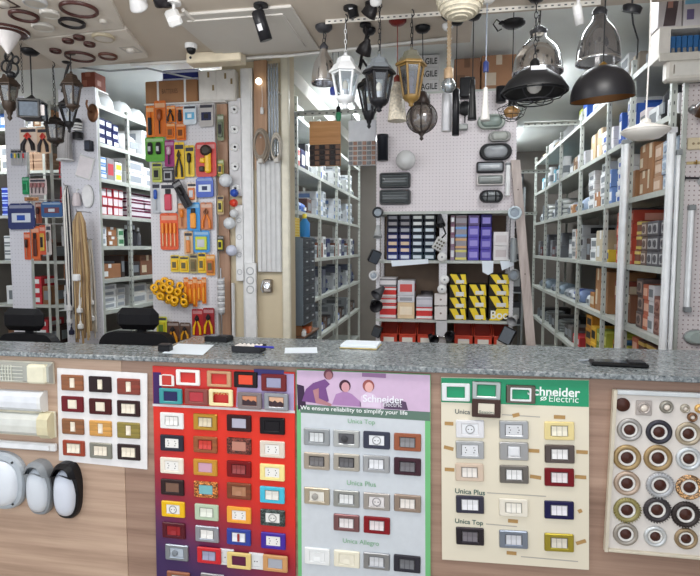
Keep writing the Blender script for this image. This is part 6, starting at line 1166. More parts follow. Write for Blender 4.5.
def cords(label, x, y0, y1, n, cols, plugs, spread, Y=3.86):
    X, Z0 = W(x, y0, Y); Z1 = W(x, y1, Y)[1]; t = thing('cord_bundle', label, 'cord', (X, Y, Z1), (0, 0, 0), 'cord bundles on the left pegboard'); H = Z0-Z1; s_ = Y/550
    MB().tube([(0, P1Y-Y-.0015, H+.004), (0, -.03, H+.004), (0, -.034, H+.02)], .004, 8).build('hook', STEEL, t)
    for i in range(n):
        dx = (i/(n-1)-.5)*spread*s_; ln = H*random.uniform(.7, 1); dy = random.uniform(-.012, .012)
        pts = [(0+dx*.2, 0, H), (dx*.8, dy-.01, H-.08), (dx*1.1, dy, H*.55), (dx*random.uniform(.8, 1.2), dy, H-ln)]
        MB().tube(pts, random.uniform(.005, .0085), 7).build('strand', M(cols[i % len(cols)], .5), t)
    for px_, py_, c in plugs:
        a, b_ = W(px_, py_, Y-.03); a -= X; b_ -= Z1
        MB().box(a-.019, a+.019, -.05, -.018, b_-.022, b_+.016, b=.006).lathe([(.012, .014), (.006, .04)], 10, 0, T(a, -.034, b_)).build('plug', M(c, .4), t)
        for s in (-1, 1): MB().box(a+s*.009-.002, a+s*.009+.002, -.036, -.032, b_-.04, b_-.0225).build('plug_pin', STEEL, t)
        MB().tube([(a, -.034, b_+.04), (a*.8, -.03, b_+.12), (a*.3, -.0, min(H, b_+.3))], .004, 6).build('plug_lead', M(c, .5), t)
    return t
cords('black and white cord bundle at the left side of the white pegboard', 66.5, 186, 335, 12, [(40, 40, 48), (220, 218, 214), (226, 222, 216), (60, 56, 60)], [(70, 308, (226, 226, 226)), (70, 321, (222, 222, 224)), (72, 332, (36, 36, 60))], 7, 3.905)
cords('brown and gold cord bundle hanging in the middle of the white pegboard', 79, 212, 345, 34, [(150, 122, 88), (172, 142, 98), (130, 106, 80), (186, 160, 118)], [(80, 310, (226, 226, 224)), (81, 326, (230, 230, 228))], 17, 3.80)
cords('pale cord bundle with white plugs at the right of the brown one', 90, 240, 342, 9, [(206, 196, 180), (190, 176, 156), (214, 208, 198)], [(91.5, 302, (230, 230, 230)), (92, 318, (228, 228, 230))], 7, 3.92)
X, Z = W(76.5, 277, 3.72); t = thing('hanging_plug', 'big white plug hanging high among the brown cords', 'plug', (X, 3.72, Z)); MB().box(-.026, .026, -.02, .02, -.03, .022, b=.008).build('plug_body', WHITE, t); MB().tube([(0, 0, .02), (.004, .02, .12), (0, .03, .2), (0, .045, .26)], .004, 6).build('lead', M((150, 122, 88), .5), t)
# ---- office chairs behind the counter
def chair(label, x0, x1, yt, ym, xl, xr, Y=3.42):
    a = W(x0, yt, Y); b_ = W(x1, ym, Y); X = (a[0]+b_[0])/2; hw = (b_[0]-a[0])/2; zt, zm = a[1], b_[1]; m = M((20, 20, 24), .65); t = thing('office_chair', label, 'chair', (X, Y, 0), (0, 0, 0), 'black office chairs behind the counter')
    MB().box(-hw, hw, -.045, .045, zm+.006, zt, b=.04).build('headrest', m, t); MB().box(-.03, .03, .03, .06, zm-.1, zm+.05, b=.008).build('headrest_post', M((40, 40, 44), .5), t)
    bwid = (W(xr, 335, Y)[0]-W(xl, 335, Y)[0])/2; cx = (W(xr, 335, Y)[0]+W(xl, 335, Y)[0])/2-X; cx = max(-.06, min(.06, cx))
    MB().prism([(cx+x, z) for x, z in rpoly(2*bwid, zm-.56, .1, 6, 0, .56+(zm-.56)/2-.012)], -.03, .05).build('backrest', m, t)
    MB().box(-.25, .25, -.48, .0, .45, .53, b=.035).build('seat', m, t); MB().box(-.03, .03, -.05, .09, .40, .62, b=.01).build('back_bracket', DARK, t)
    for s in (-1, 1): MB().tube([(s*.29, -.36, .48), (s*.31, -.34, .7), (s*.31, -.1, .7)], .018, 8).build('armrest', DARK, t)
    MB().lathe([(.025, .12), (.025, .3), (.035, .3), (.035, .45)], 14, 0, T(0, -.24, 0)).build('gas_column', STEEL, t)
    for k in range(5):
        q = 2*PI*k/5; e = (math.cos(q)*.3, math.sin(q)*.3-.24); l = MB().tube([(0, -.24, .13), (e[0], e[1], .075)], [.028, .018], 8).build('base_arm', DARK, t)
        MB().cyl(0, 0, -.015, .015, .03, 14, 0, T(e[0], e[1], .031) @ RY(PI/2)).build('caster', BLACK, l)
    return t
chair('black office chair with headrest at the left edge behind the counter', 4, 44.5, 308, 332, 0, 56); chair('black office chair with headrest, in front of the far left rack', 117, 159, 307.5, 331, 101, 173)
# ---------------------------------------------------------------- right end
RY_ = 3.395
X0, X1 = W(677.3, 200, RY_)[0], XR-.002; zt4 = W(690, 84, RY_)[1]
t = thing('pegboard_stand', 'white pegboard at the far right edge', 'pegboard', ((X0+X1)/2, RY_, 0)); hw = (X1-X0)/2
MB().box(-hw, hw, -.012, 0, .05, zt4).build('pegboard', pegs('pegboard_pink', (214, 206, 206), (150, 130, 130), .026, .16), t)
for s in (-1, 1): MB().box(*sorted((s*hw, s*(hw-.02))), -.035, -.013, 0, zt4).build('upright', RACK, t)
def onr(name, label, cat, x, y, rot=0): X, Z = W(x, y, RY_-.012); return thing(name, label, cat, (X, RY_-.0125, Z), (0, rot, 0), 'fittings on the right pegboard')
t = onr('wall_light', 'bronze cone spotlight at the top of the right pegboard', 'wall light', 696, 110); MB().lathe([(.045, -.05), (.05, -.055), (.024, .04), (.012, .05)], 18, 0, T(.02, -.09, .0) @ RX(.5)).build('shade', metal((150, 110, 84), .3), t); MB().lathe([(.02, 0), (.024, .03), (.01, .05)], 14, 0, T(-.02, 0, .0) @ FACE).build('mount', STEEL, t); MB().tube([(-.02, -.04, 0), (0, -.06, .03), (.015, -.07, .03)], .008, 8).build('arm', STEEL, t)
t = onr('socket_outlet', 'cream double socket plate on the right pegboard', 'socket', 694.5, 144); MB().box(-.04, .04, -.015, 0, -.033, .033, b=.005).build('plate', M((214, 200, 170), .4), t); MB().cyl(-.012, 0, .015, .0165, .007, 10, X=FACE).cyl(.014, 0, .015, .0165, .007, 10, X=FACE).build('socket_hole', M((150, 130, 100), .5), t)
t = onr('wall_hook', 'brass hook strip under the double socket plate', 'hook', 694, 163); MB().box(-.04, .045, -.006, 0, -.008, .008, b=.002).build('strip', M((196, 176, 130), .4), t); MB().tube([(0, -.006, 0), (0, -.03, -.01), (0, -.03, .012)], .004, 6).build('hook', BRASS, t)
t = onr('wall_light', 'grey swivel lamp on a dark arm on the right pegboard', 'wall light', 697, 181); MB().tube([(-.07, -.02, .016), (0, -.03, .012), (.03, -.03, 0)], .006, 8).build('arm', DARK, t); MB().lathe([(.03, 0), (.036, .05), (.03, .055)], 16, 0, T(.03, 0, 0) @ FACE).build('lamp_head', M((170, 172, 174), .35), t); MB().box(-.085, -.065, -.02, 0, .0, .03, b=.003).build('mount', DARK, t)
def vtube(label, x0, y0, x1, y1, Y, c=(218, 220, 222), ends=GREY, zb=None):
    X, Z, w_, h_ = rect(x0, y0, x1, y1, Y); z0 = Z-h_/2 if zb is None else zb; t = thing('tube_lamp', label, 'tube lamp', (X, Y, z0), (0, 0, 0), 'white tube lamps at the right end'); H = Z+h_/2-z0
    MB().box(-w_/2, w_/2, -.01, .012, .012, H-.012, b=.004).build('housing', M(c, .35), t); MB().lathe([(w_*.36, .03), (w_*.36, H-.03)], 12, 0, T(0, -.012, 0)).build('tube', M((232, 234, 236), .25), t)
    for z in (0, H-.03): MB().box(-w_/2-.001, w_/2+.001, -.026, .014, z, z+.03, b=.003).build('end_cap', ends, t)
    return t
vtube('slim white tube lamp mounted on the right pegboard, lower half', 686, 205, 692, 312, RY_-.03)
vtube('tall white tube lamp standing against the second right rack post', 619.5, 140, 628, 272, 4.07, zb=.0); 
vtube('white tube lamp standing at the right rack end, left of the pegboard', 663.5, 128, 671.5, 345, 3.355, zb=0, ends=M((206, 206, 210), .4))
vtube('slimmer white tube lamp standing close beside the pegboard post', 672.5, 150, 676.5, 345, 3.335, zb=0)
t = onr('wall_light', 'pale green-grey glass lamp at the foot of the right pegboard', 'wall light', 695, 337); b = loops([(epoly(.06, .04), 0), (epoly(.06, .04), -.02), (epoly(.04, .03), -.04)]); b.add([(x, -.04, z) for x, z in epoly(.04, .03)], [tuple(range(28))]); b.build('glass', M((160, 172, 168), .2), t); MB().ring(epoly(.064, .044), epoly(.058, .039), -.012, 0).build('rim', STEEL, t)
# header shelf and emergency light over the right pegboard
HYF = 3.25
X0 = W(659, 40, HYF)[0]; za, zb_ = W(680, 57, HYF)[1], W(680, 26, HYF)[1]
t = thing('header_shelf', 'white header shelf holding blue packs, top right corner', 'shelf', ((X0+XR)/2, HYF, za)); hw = (XR-X0)/2-.002; H = zb_-za
MB().box(-hw, hw, 0, .14, 0, .018).build('shelf', M((206, 202, 196), .5), t); MB().box(-hw, hw, 0, .14, H-.014, H).build('top_board', M((206, 202, 196), .5), t); MB().box(-hw, -hw+.055, 0, .14, .018, H-.014).build('side_panel', M((206, 202, 196), .5), t); MB().box(-hw+.056, hw, .125, .139, .018, H-.014).build('back_panel', M((150, 140, 130), .6), t)
MB().box(-hw, hw, -.012, 0, -.02, .022, b=.003).build('fascia', M((196, 192, 184), .5), t)
xq = W(673.5, 40, HYF)[0]
for i in range(9):
    if xq+.028 > XR-.03: break
    o = thing('blister_card', f'blue card with a silver fitting, {ORD[i]} from the left in the header shelf', 'card', (xq+.013, HYF+.04, za+.0185), (0, 0, 0), 'blue cards in the header shelf')
    MB().box(-.0125, .0125, 0, .08, 0, H*.66, b=.002).build('card', M((40, 96, 150), .45), o); MB().box(-.0085, .0085, -.008, 0, .006, H*.26, b=.003).build('fitting', STEEL, o); xq += .0285
hz_ = 3.09-zb_-.003
t = thing('picture_box', 'box with a pink and grey picture above the header shelf', 'box', (W(671, 13, HYF)[0], HYF+.01, zb_+.001)); ww = W(684, 13, HYF)[0]-W(660, 13, HYF)[0]
MB().box(-ww/2, ww/2, 0, .125, 0, hz_, b=.003).build('box', M((196, 190, 192), .5), t); MB().prism([(-ww*.28, hz_*.02), (ww*.22, hz_*.02), (ww*.4, hz_*.62), (-ww*.02, hz_*.78)], -.001, 0).build('printed_picture', M((84, 70, 74), .5), t); MB().prism([(-ww*.12, hz_*.3), (ww*.1, hz_*.3), (ww*.12, hz_*.8), (-ww*.05, hz_*.7)], -.0016, -.001).build('printed_picture', M((170, 126, 116), .5), t)
t = thing('picture_box', 'box with a light blue picture at the top right corner', 'box', (W(695, 13, HYF)[0], HYF+.01, zb_+.001)); ww = W(706, 13, HYF)[0]-W(684.6, 13, HYF)[0]
MB().box(-ww/2, ww/2, 0, .125, 0, hz_, b=.003).build('box', M((206, 202, 206), .5), t); MB().box(-ww*.44, ww*.5, -.001, 0, hz_*.34, hz_).build('printed_picture', M((120, 176, 206), .5), t); MB().box(-ww*.34, ww*.0, -.001, 0, hz_*.1, hz_*.26).build('printed_picture', M((110, 100, 140), .5), t)
X0, Z, _, h_ = rect(667, 58, 700, 80, HYF); xl = W(667, 70, HYF)[0]; xr = XR-.02
t = thing('hanging_emergency_light', 'white long emergency light under the header shelf', 'emergency light', ((xl+xr)/2, HYF, Z-h_/2)); hw = (xr-xl)/2
MB().box(-hw, hw, .0, .07, 0, h_, b=.012).build('housing', M((206, 202, 194), .4), t); MB().box(-hw+.03, hw-.02, -.004, .0, h_*.2, h_*.8, b=.002).build('cover', M((214, 212, 206), .3), t); MB().box(-hw+.03, -hw+.036, -.006, -.004, h_*.3, h_*.7).build('latch', CHROME, t)
for s in (-1, 1): MB().box(s*hw*.6-.01, s*hw*.6+.01, .02, .05, h_, za-.021-(Z-h_/2)).build('bracket', STEEL, t)

# small shelf on top of the main white pegboard and its carton
t = thing('hanging_shelf', 'small white bracket shelf on top of the left white pegboard', 'shelf', (p2.location.x+.02, P1Y+.02, z2+.001)); MB().box(-.11, .11, 0, .2, 0, .01).build('shelf', WHITE, t)
X, Z, w_, h_ = rect(80.5, 80, 94.5, 96, P1Y+.04); put('carton', w_, .14, h_, (122, 62, 46), (150, 90, 70), X, P1Y+.12, z2+.0115, 0, 'red-brown carton on the bracket shelf above the left white pegboard', None)
# ---------------------------------------------------------------- ceiling over the counter
ZC = 2.75
def cboard(label, pts, m):
    P = [WZ(x, y, ZC-.02) for x, y in pts]; cx = sum(p[0] for p in P)/len(P); cy = sum(p[1] for p in P)/len(P); t = thing('ceiling_board', label, 'display board', (cx, cy, ZC-.022)); b = MB(); n = len(P)
    v = [(p[0]-cx, p[1]-cy, z) for z in (0, .0215) for p in P]; b.add(v, [tuple(range(n)), tuple(range(n, 2*n))]+[(i, (i+1) % n, n+(i+1) % n, n+i) for i in range(n)]).build('panel', m, t); return t
CB_ = M((214, 206, 196), .6, 0, .03, 4)
cboard('white ceiling board of round lamp rings at the top left, nearer one', [(-60, 46), (20, 38.5), (124, 27.5), (104, -14), (-60, 0)], CB_); cboard('white ceiling board of lamp rings behind the nearer one', [(66, 69.5), (148, 57), (126, 29.5), (21, 40.5)], CB_)
def cring(label, x, y, rx, c, kind='ring', thick=.3, group='lamp rings on the ceiling boards'):
    X, Y = WZ(x, y, ZC-.03); X1, _ = WZ(x+rx, y, ZC-.03); R = abs(X1-X)*.97; t = thing('ceiling_panel_light', label, 'panel light', (X, Y, ZC-.0225), (0, 0, 0), group)
    if kind == 'ring': MB().lathe([(R, 0), (R, -.012), (R*(1-thick*.5), -.016), (R*(1-thick), -.012), (R*(1-thick), 0)], 36, cap=False).build('trim_ring', M(c, .35), t); MB().lathe([(R*(1-thick)*.99, -.003), (0, -.0035)], 30).build('diffuser', M((206, 198, 190), .4), t)
    elif kind == 'disc': MB().lathe([(R, 0), (R, -.01), (R*.86, -.018), (R*.8, -.014), (0, -.012)], 36).build('trim_ring', M(c, .3), t); MB().lathe([(R*.78, -.0145), (0, -.0165)], 30).build('diffuser', M((196, 190, 180), .3), t)
    else:
        MB().ring(rpoly(2*R, 2*R, .01), rpoly(1.5*R, 1.5*R, .01), -.014, 0, X=RX(-PI/2) @ Matrix.Scale(1, 4)).build('trim_frame', M(c, .4), t); MB().lathe([(R*.5, 0), (R*.5, -.012), (R*.3, -.016), (0, -.014)], 20).build('lens', M((190, 184, 176), .3), t)
    return t
DB = (74, 44, 40)
cring('big brown lamp ring in the middle of the nearer ceiling board', 79, 10, 19, DB, 'ring', .16); cring('black lamp ring just behind the big brown one', 72, 23.5, 13.2, (34, 30, 32), 'ring', .22); cring('brown lamp ring at the left of the nearer ceiling board', 24, 16.5, 14.5, DB, 'ring', .22)
cring('pale flat disc lamp between the brown rings', 50, 14, 10, (206, 202, 196), 'disc'); cring('pale flat disc lamp at the back of the nearer ceiling board', 43, 27, 11, (204, 200, 194), 'disc'); cring('silver disc lamp at the top edge of the photo', 35, 2.5, 12, (190, 190, 192), 'disc'); cring('dark square lamp frame at the top left corner', 3, 5, 12, (60, 40, 36), 'square'); cring('faint white square lamp at the right of the nearer ceiling board', 103, 22, 8, (206, 198, 188), 'square')
for i, (x, y) in enumerate([(68, 41), (79, 37.7), (89.5, 44.5), (55.5, 51)]): cring(f'small brown lamp ring, {["left of three", "rear of three", "right of three", "on its own at the left"][i]} on the rear ceiling board', x, y, 5.8, DB, 'ring', .2)
cring('big brown lamp ring on the rear ceiling board', 80, 57, 15, DB, 'ring', .13); cring('mid-size brown lamp ring right of the big rear one', 108, 56.5, 9.5, (90, 56, 46), 'ring', .18); cring('silver and gold disc lamp on the rear ceiling board', 103.5, 37.8, 11.5, (176, 164, 140), 'disc'); cring('square downlight at the right of the rear ceiling board', 131, 51.3, 9, (176, 168, 160), 'square')
# conduit, rail, trunk box, cables
def along(name, label, cat, pts, r, m, Zp): P = [WZ(x, y, Zp) for x, y in pts]; return tag(MB().tube([(p[0]-P[0][0], p[1]-P[0][1], 0) for p in P], r, 8).build(name, m, None, (P[0][0], P[0][1], Zp)), label, cat)
along('conduit', 'long white conduit along the edge of the lowered ceiling', 'conduit', [(131, 64.5), (290, 55.5), (452, 38)], .010, M((206, 204, 200), .4), ZC-.011); along('conduit', 'white conduit running diagonally to the white ceiling box', 'conduit', [(183, 10), (228, 50)], .010, M((214, 210, 204), .4), ZC-.011)
P = [WZ(185, 57, ZC-.03), WZ(239, 53, ZC-.03)]; P[0] = (P[0][0], 3.2); t = thing('ceiling_junction_box', 'long beige junction box on the ceiling edge above the pillar', 'box', (P[0][0], P[0][1], ZC-.062)); L_ = P[1][0]-P[0][0]; MB().box(0, L_, -.05, .05, 0, .0615, b=.006).build('housing', M((206, 194, 170), .5), t); MB().box(.004, L_-.004, -.053, -.05, .004, .058, b=.001).build('lid', M((214, 202, 178), .5), t); MB().cyl(.03, .03, .053, .056, .008, 10, X=FACE).build('screw', DARK, t)
RYL = 2.84; xr0, xr1 = W(326, 22, RYL)[0], W(600, -4, RYL)[0]; zr = ZC-.012
b = MB().box(xr0, xr1, -.015, .015, -.002, 0).box(xr0, xr1, -.016, -.014, -.022, 0)
x = xr0+.015
while x < xr1-.02: b.box(x, x+.012, -.0165, -.016, -.014, -.008, 1); x += .03
tag(b.build('hanging_rail', [M((214, 210, 202), .45), HOLE], None, (0, RYL, zr+.0115)), 'slotted cream rail under the ceiling carrying the lanterns', 'rail')
tag(MB().tube([(0, 0, 0), (.25, .08, -.02), (.5, .1, -.01), (.75, .22, -.05)], .006, 6).build('cable', GREY, None, (*WZ(66, 68, ZC-.02), ZC-.008)), 'grey cable sagging behind the rear ceiling board', 'cable')
# spotlights on the front ceiling
def spot(label, x, y, r, kind, c, Y=2.45):
    X, Z = W(x, y, Y); s_ = Y/550; R = r*s_; t = thing('ceiling_spotlight', label, 'spotlight', (X, Y, Z), (0, 0, 0), 'spotlights on the front ceiling'); top = ZC-Z-.001
    aim = RX(.9) if kind != 'down' else Matrix.Identity(4)
    if kind == 'led':
        MB().lathe([(R*.4, .07), (R*.7, .04), (R, .01), (R, 0), (R*.92, -.004), (0, 0)], 22, 0, aim).build('housing', M(c, .35), t); q = MB()
        for i in range(7): a = i*PI/3; rr = 0 if i == 6 else R*.58; q.cyl(math.cos(a)*rr, math.sin(a)*rr, -.008, -.003, R*.18, 10, X=aim)
        q.build('led_dot', M((214, 220, 226), .15), t)
    elif kind == 'ring': MB().lathe([(R*.5, .06), (R*.9, .04), (R, .0), (R*.7, -.003), (R*.55, .02)], 24, 0, aim, cap=False).build('housing', M(c, .35), t); MB().lathe([(R*.62, .004), (0, .01)], 18, 0, aim).build('lens', M((190, 196, 200), .1), t)
    elif kind == 'slot':
        q = aim @ RZ(.5); MB().box(-R*.8, R*.8, -R*1.2, R*1.2, -.02, .03, b=.012, X=q).build('housing', M(c, .35), t); d = MB()
        for i in range(4): d.box(-R*.6+i*R*.34, -R*.6+i*R*.34+R*.14, R*.2, R*1.0, -.022, -.019, X=q)
        d.build('slot', DARK, t)
    else:
        q = RY(-.25) @ RX(.25); MB().lathe([(R*.8, -R*2.6), (R, -R*2.6), (R, R*1.6), (R*.8, R*1.8)], 20, 0, q).build('cylinder', M(c, .35), t); MB().lathe([(R*.75, -R*2.58), (0, -R*2.4)], 18, 0, q).build('lens', M((120, 124, 130), .1), t)
        MB().box(-R*.5, R*.2, -R*1.01, -R*.98, -R*1.2, -R*.2, X=q).build('sticker', M((190, 190, 194), .5), t)
    MB().tube([(0, 0, .03), (0, .0, top-.012)], .008, 8).build('stem', M(c if kind != 'slot' else (206, 206, 206), .4), t); MB().cyl(0, 0, top-.012, top, .035, 16).build('base', M(c, .4), t); return t
spot('white round spotlight of LED dots at the top left', 139.5, 8, 9.5, 'led', (206, 206, 208)); spot('black round ring spotlight at the top edge', 164, 3, 10, 'ring', (36, 34, 38), 2.5); spot('white slotted square spotlight beside the black ring one', 174, 19, 9, 'slot', (222, 222, 222), 2.5); spot('black cylinder track spotlight hanging over the pillar', 261, 23, 6.5, 'cyl', (30, 30, 34), 2.6)
spot('black cylinder spotlight left of the white lantern top', 350.5, 3, 5.2, 'cyl', (28, 28, 30), 2.7); spot('small white round spotlight above the dark cup lamp', 376, 3, 5.8, 'led', (206, 206, 206), 2.6); spot('small black-bottomed white spotlight right of the chrome dome', 578, 13, 4, 'cyl', (206, 206, 206), 2.6)
t = thing('ceiling_camera', 'small white dome camera at the ceiling edge left of the beige box', 'camera', (*WZ(191, 44, ZC), ZC-.001)); MB().lathe([(.035, 0), (.035, -.02), (.03, -.026)], 18).build('base', WHITE, t); MB().ball(0, 0, -.03, .027, 0, 14).build('dome', BLACK, t)
# ---------------------------------------------------------------- hanging lamps
HG = 'lanterns and pendants over the counter'
def chain_mb(z0, z1, r=.008, X0=0, Y0=0):
    b = MB(); z = z0; i = 0; st = r*3.1
    while z < z1:
        b.torus(r, r*.24, 10, 5, 0, T(X0, Y0, z+r*1.4) @ RZ(PI/2*(i % 2)) @ FACE @ Matrix.Diagonal((.75, 1.5, 1, 1))); z += st; i += 1
    return b
def canopy(t, top, m, r=.038): MB().lathe([(r, top), (r, top-.012), (r*.7, top-.026), (r*.2, top-.03)], 20).build('ceiling_cap', m, t)
def lantern(label, x, Y, roof, brim, gbot, base, rb, rg, c, hang='chain', top=None, fin='p', gl=None, sides=6, ball=True, bulbc=(236, 226, 206), roofc=None, capr=.0):
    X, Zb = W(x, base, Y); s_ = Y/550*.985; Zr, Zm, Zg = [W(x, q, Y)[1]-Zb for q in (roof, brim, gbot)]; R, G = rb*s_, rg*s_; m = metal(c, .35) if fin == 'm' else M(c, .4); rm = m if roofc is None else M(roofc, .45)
    t = thing('lantern', label, 'lantern', (X, Y, Zb), (0, 0, .25), HG); top = (ZC if top is None else top)-Zb-.002; h = Zr-Zm
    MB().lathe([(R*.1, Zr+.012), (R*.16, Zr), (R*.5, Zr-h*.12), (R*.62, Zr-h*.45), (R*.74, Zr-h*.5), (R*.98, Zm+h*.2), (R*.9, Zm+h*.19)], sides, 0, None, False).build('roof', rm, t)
    MB().lathe([(R*.9, Zm+h*.21), (R*1.0, Zm+h*.2), (R*1.1, Zm+h*.08), (R*1.1, Zm), (R*.8, Zm-.002)], sides, 0, None, False).build('brim', m, t)
    Rg = R*.86; f = MB()
    for i in range(sides):
        a = 2*PI*i/sides; f.tube([(Rg*math.cos(a), Rg*math.sin(a), Zm), (G*math.cos(a), G*math.sin(a), Zg)], R*.085, 6)
        for (ra, za) in ((Rg, Zm-.004), (G, Zg+.004)):
            a2 = 2*PI*(i+1)/sides; f.tube([(ra*math.cos(a), ra*math.sin(a), za), (ra*math.cos(a2), ra*math.sin(a2), za)], R*.06, 5)
    f.build('frame', m, t)
    MB().lathe([(Rg*.97, Zm-.006), (G*.97, Zg+.006)], sides, 0, None, False, cap=False).build('glass', gl or GLASS, t)
    prof = [(G*1.08, Zg+.004), (G*1.1, Zg-.006), (G*.8, Zg*.62), (G*.5, Zg*.55)]
    MB().lathe(prof+([(G*.42, Zg*.4), (G*.25, Zg*.3), (G*.38, Zg*.15), (G*.02, 0)] if ball else [(G*.4, 0)]), sides if not ball else 12, 0, None, not ball is False).build('base', m, t)
    MB().cyl(0, 0, Zg+.0, Zg+(Zm-Zg)*.35, R*.16, 10).build('candle_sleeve', WHITE, t); MB().ball(0, 0, Zg+(Zm-Zg)*.5, R*.2, 0, 10, sz=1.7).build('bulb', M(bulbc, .2), t)
    if hang == 'chain': chain_mb(Zr+.008, top-.045).build('chain', m if sum(c) > 500 else M((38, 36, 38), .4), t); MB().tube([(.004, 0, Zr), (.008, .004, (Zr+top)/2), (.0, 0, top-.02)], .0022, 5).build('wire', DARK, t); MB().tube([(0, 0, top-.04), (.012, 0, top-.025), (.008, 0, top-.006), (0, 0, top)], .003, 6).build('ceiling_hook', DARK, t)
    elif hang == 'cord': MB().tube([(0, 0, Zr), (0, 0, top-.02)], .003, 6).build('cord', DARK, t); canopy(t, top, m)
    return t
LY = 2.775
lantern('white six-sided lantern on a white chain', 345.5, LY, 56, 73, 98, 109.5, 15.2, 8.5, (226, 228, 230))
lantern('black six-sided lantern with roof sheen painted grey, right of the white lantern', 379, LY-.12, 57, 74, 101, 112.5, 15.5, 8.5, (26, 26, 30), roofc=(112, 118, 124))  # grey roof tone stands in for reflected light on black metal
lantern('gold six-sided lantern with a grey-green roof', 411, LY, 50, 66, 97, 107, 14.5, 7.5, (140, 110, 56), gl=glass((150, 146, 166), .14), roofc=(110, 108, 94))
def wall_arm(label, x, roof, brim, gbot, base, rb, rg, Y, c):
    t = lantern(label, x, Y, roof, brim, gbot, base, rb, rg, c, 'none'); Z0 = t.location.z; top = ZC-Z0-.002; Zr = W(x, roof, Y)[1]-Z0
    MB().tube([(0, 0, Zr), (0, 0, Zr+.04), (-.03, .03, Zr+.1), (-.05, .04, Zr+.05), (-.03, .05, Zr+.16), (0, .03, top-.02)], .008, 8).build('scroll_arm', M(c, .4), t); canopy(t, top, M(c, .4), .035); return t
wall_arm('black tapered lantern behind and below the one with roof sheen painted grey', 369, 78, 87, 113, 129, 13, 5.5, 2.98, (24, 24, 28)).location.z -= .0
# globe lantern with ribs
X, Zb = W(421.5, 141, 3.0); s_ = 3.0/550*.985; t = thing('lantern', 'smoked glass globe lantern with dark ribs', 'lantern', (X, 3.0, Zb), (0, 0, 0), HG); zc = W(421.5, 118, 3.0)[1]-Zb; R = 15*s_; top = ZC-Zb-.002; BZ = M((52, 42, 38), .4)
MB().ball(0, 0, zc, R*.95, 0, 22).build('glass_globe', glass((176, 168, 164), .2, 'smoked_glass', .12), t); b = MB()
for i in range(8): a = i*PI/4; b.tube([(R*math.sin(q)*math.cos(a), R*math.sin(q)*math.sin(a), zc-R*math.cos(q)) for q in [PI*k/12 for k in range(1, 12)]], .0035, 5)
b.build('rib_cage', BZ, t); MB().lathe([(.0, 0), (.012, .012), (.006, .022), (.022, zc-R+.004), (.0, zc-R+.008)], 12).build('finial', BZ, t); MB().lathe([(R*.5, zc+R*.86), (R*.55, zc+R*.95), (R*.5, zc+R*1.5), (R*.2, zc+R*1.7), (.004, zc+R*1.75)], 16).build('cap', BZ, t); MB().ball(0, 0, zc, R*.3, 0, 12).build('bulb', M((226, 214, 190), .2), t)
MB().tube([(0, 0, zc+R*1.7), (.004, 0, (zc+top)/2+.05), (0, 0, top-.02)], .003, 6).build('cord', DARK, t); canopy(t, top, BLACK, .04)
# crackle glass pendant with a red ceiling cap
def pend(label, x, ybot, Y, cat='pendant light', top=ZC): X, Zb = W(x, ybot, Y); t = thing('pendant_light', label, cat, (X, Y, Zb), (0, 0, 0), HG); return t, Y/550*.985, top-Zb-.002, lambda y: W(x, y, Y)[1]-Zb
t, s_, top, z = pend('crackled glass pendant on a red ceiling cap', 397, 121, 2.88); crk = M((206, 196, 178), .25, 0, .28, 90, 'crackle_glass', .6)
MB().lathe([(9.5*s_, 0), (9.2*s_, .01), (6.5*s_, z(90)), (4*s_, z(85)), (3*s_, z(82))], 22, 0, None).build('glass_shade', crk, t); MB().lathe([(3.2*s_, z(83)), (3.6*s_, z(78)), (1.2*s_, z(75))], 14).build('socket', M((110, 44, 36), .4), t); MB().tube([(0, 0, z(76)), (0, 0, top-.02)], .0025, 6).build('cord', M((120, 50, 40), .5), t); canopy(t, top, M((110, 34, 30), .4), .045)
# chrome bells
def bell(label, x, y0, y1, rp, Y, glassy, capc=(60, 60, 64), sticker=False, top=ZC):
    t, s_, top, z = pend(label, x, y1, Y, top=top); R = rp*s_; h = z(y0); mt = CHROME if not glassy else glass((150, 148, 150), .22, 'grey_glass', .18)
    MB().lathe([(R, 0), (R*1.0, h*.05), (R*.98, h*.2), (R*.92, h*.36), (R*.79, h*.52), (R*.6, h*.64), (R*.4, h*.73), (R*.32, h*.8), (R*.29, h*.9)], 30, 0, None, cap=False).build('shade', mt, t)
    MB().lathe([(R*.98, .002), (R*1.02, .0), (R*1.02, .012), (R*.98, .014)], 30, 0, None, cap=False).build('rim', CHROME, t)
    MB().lathe([(R*.32, h*.86), (R*.36, h*.93), (R*.2, h), (R*.1, h*1.04)], 18).build('collar', M(capc, .35), t); MB().ball(0, 0, h*.5, R*.28, 0, 12, sz=1.3).build('bulb', M((230, 226, 216), .15), t); MB().cyl(0, 0, h*.62, h*.88, R*.14, 10).build('socket', DARK, t)
    if sticker: MB().prism([(-.04, h*.3), (.045, h*.3), (.045, h*.55), (-.02, h*.62), (-.04, h*.5)], -R*1.0, -R*.985).build('sticker', M((200, 206, 214), .5), t); 
    chain_mb(h*1.02, top-.03, .009).build('chain', M((50, 50, 54), .4), t); MB().tube([(.005, 0, h), (.012, 0, (h+top)/2), (0, 0, top-.02)], .003, 6).build('wire', DARK, t); canopy(t, top, M(capc, .4), .045); return t
bell('small chrome bell pendant left of the white lantern', 324, 44, 84, 12.5, 2.90, False, top=ZC); bell('large chrome bell pendant behind the black wire-guard shade', 537.5, 28, 74, 23, 2.99, False, sticker=False, top=3.1); bell('smoked clear glass bell pendant above the black dome', 598, 8, 63, 19.5, 2.92, True, top=3.1)
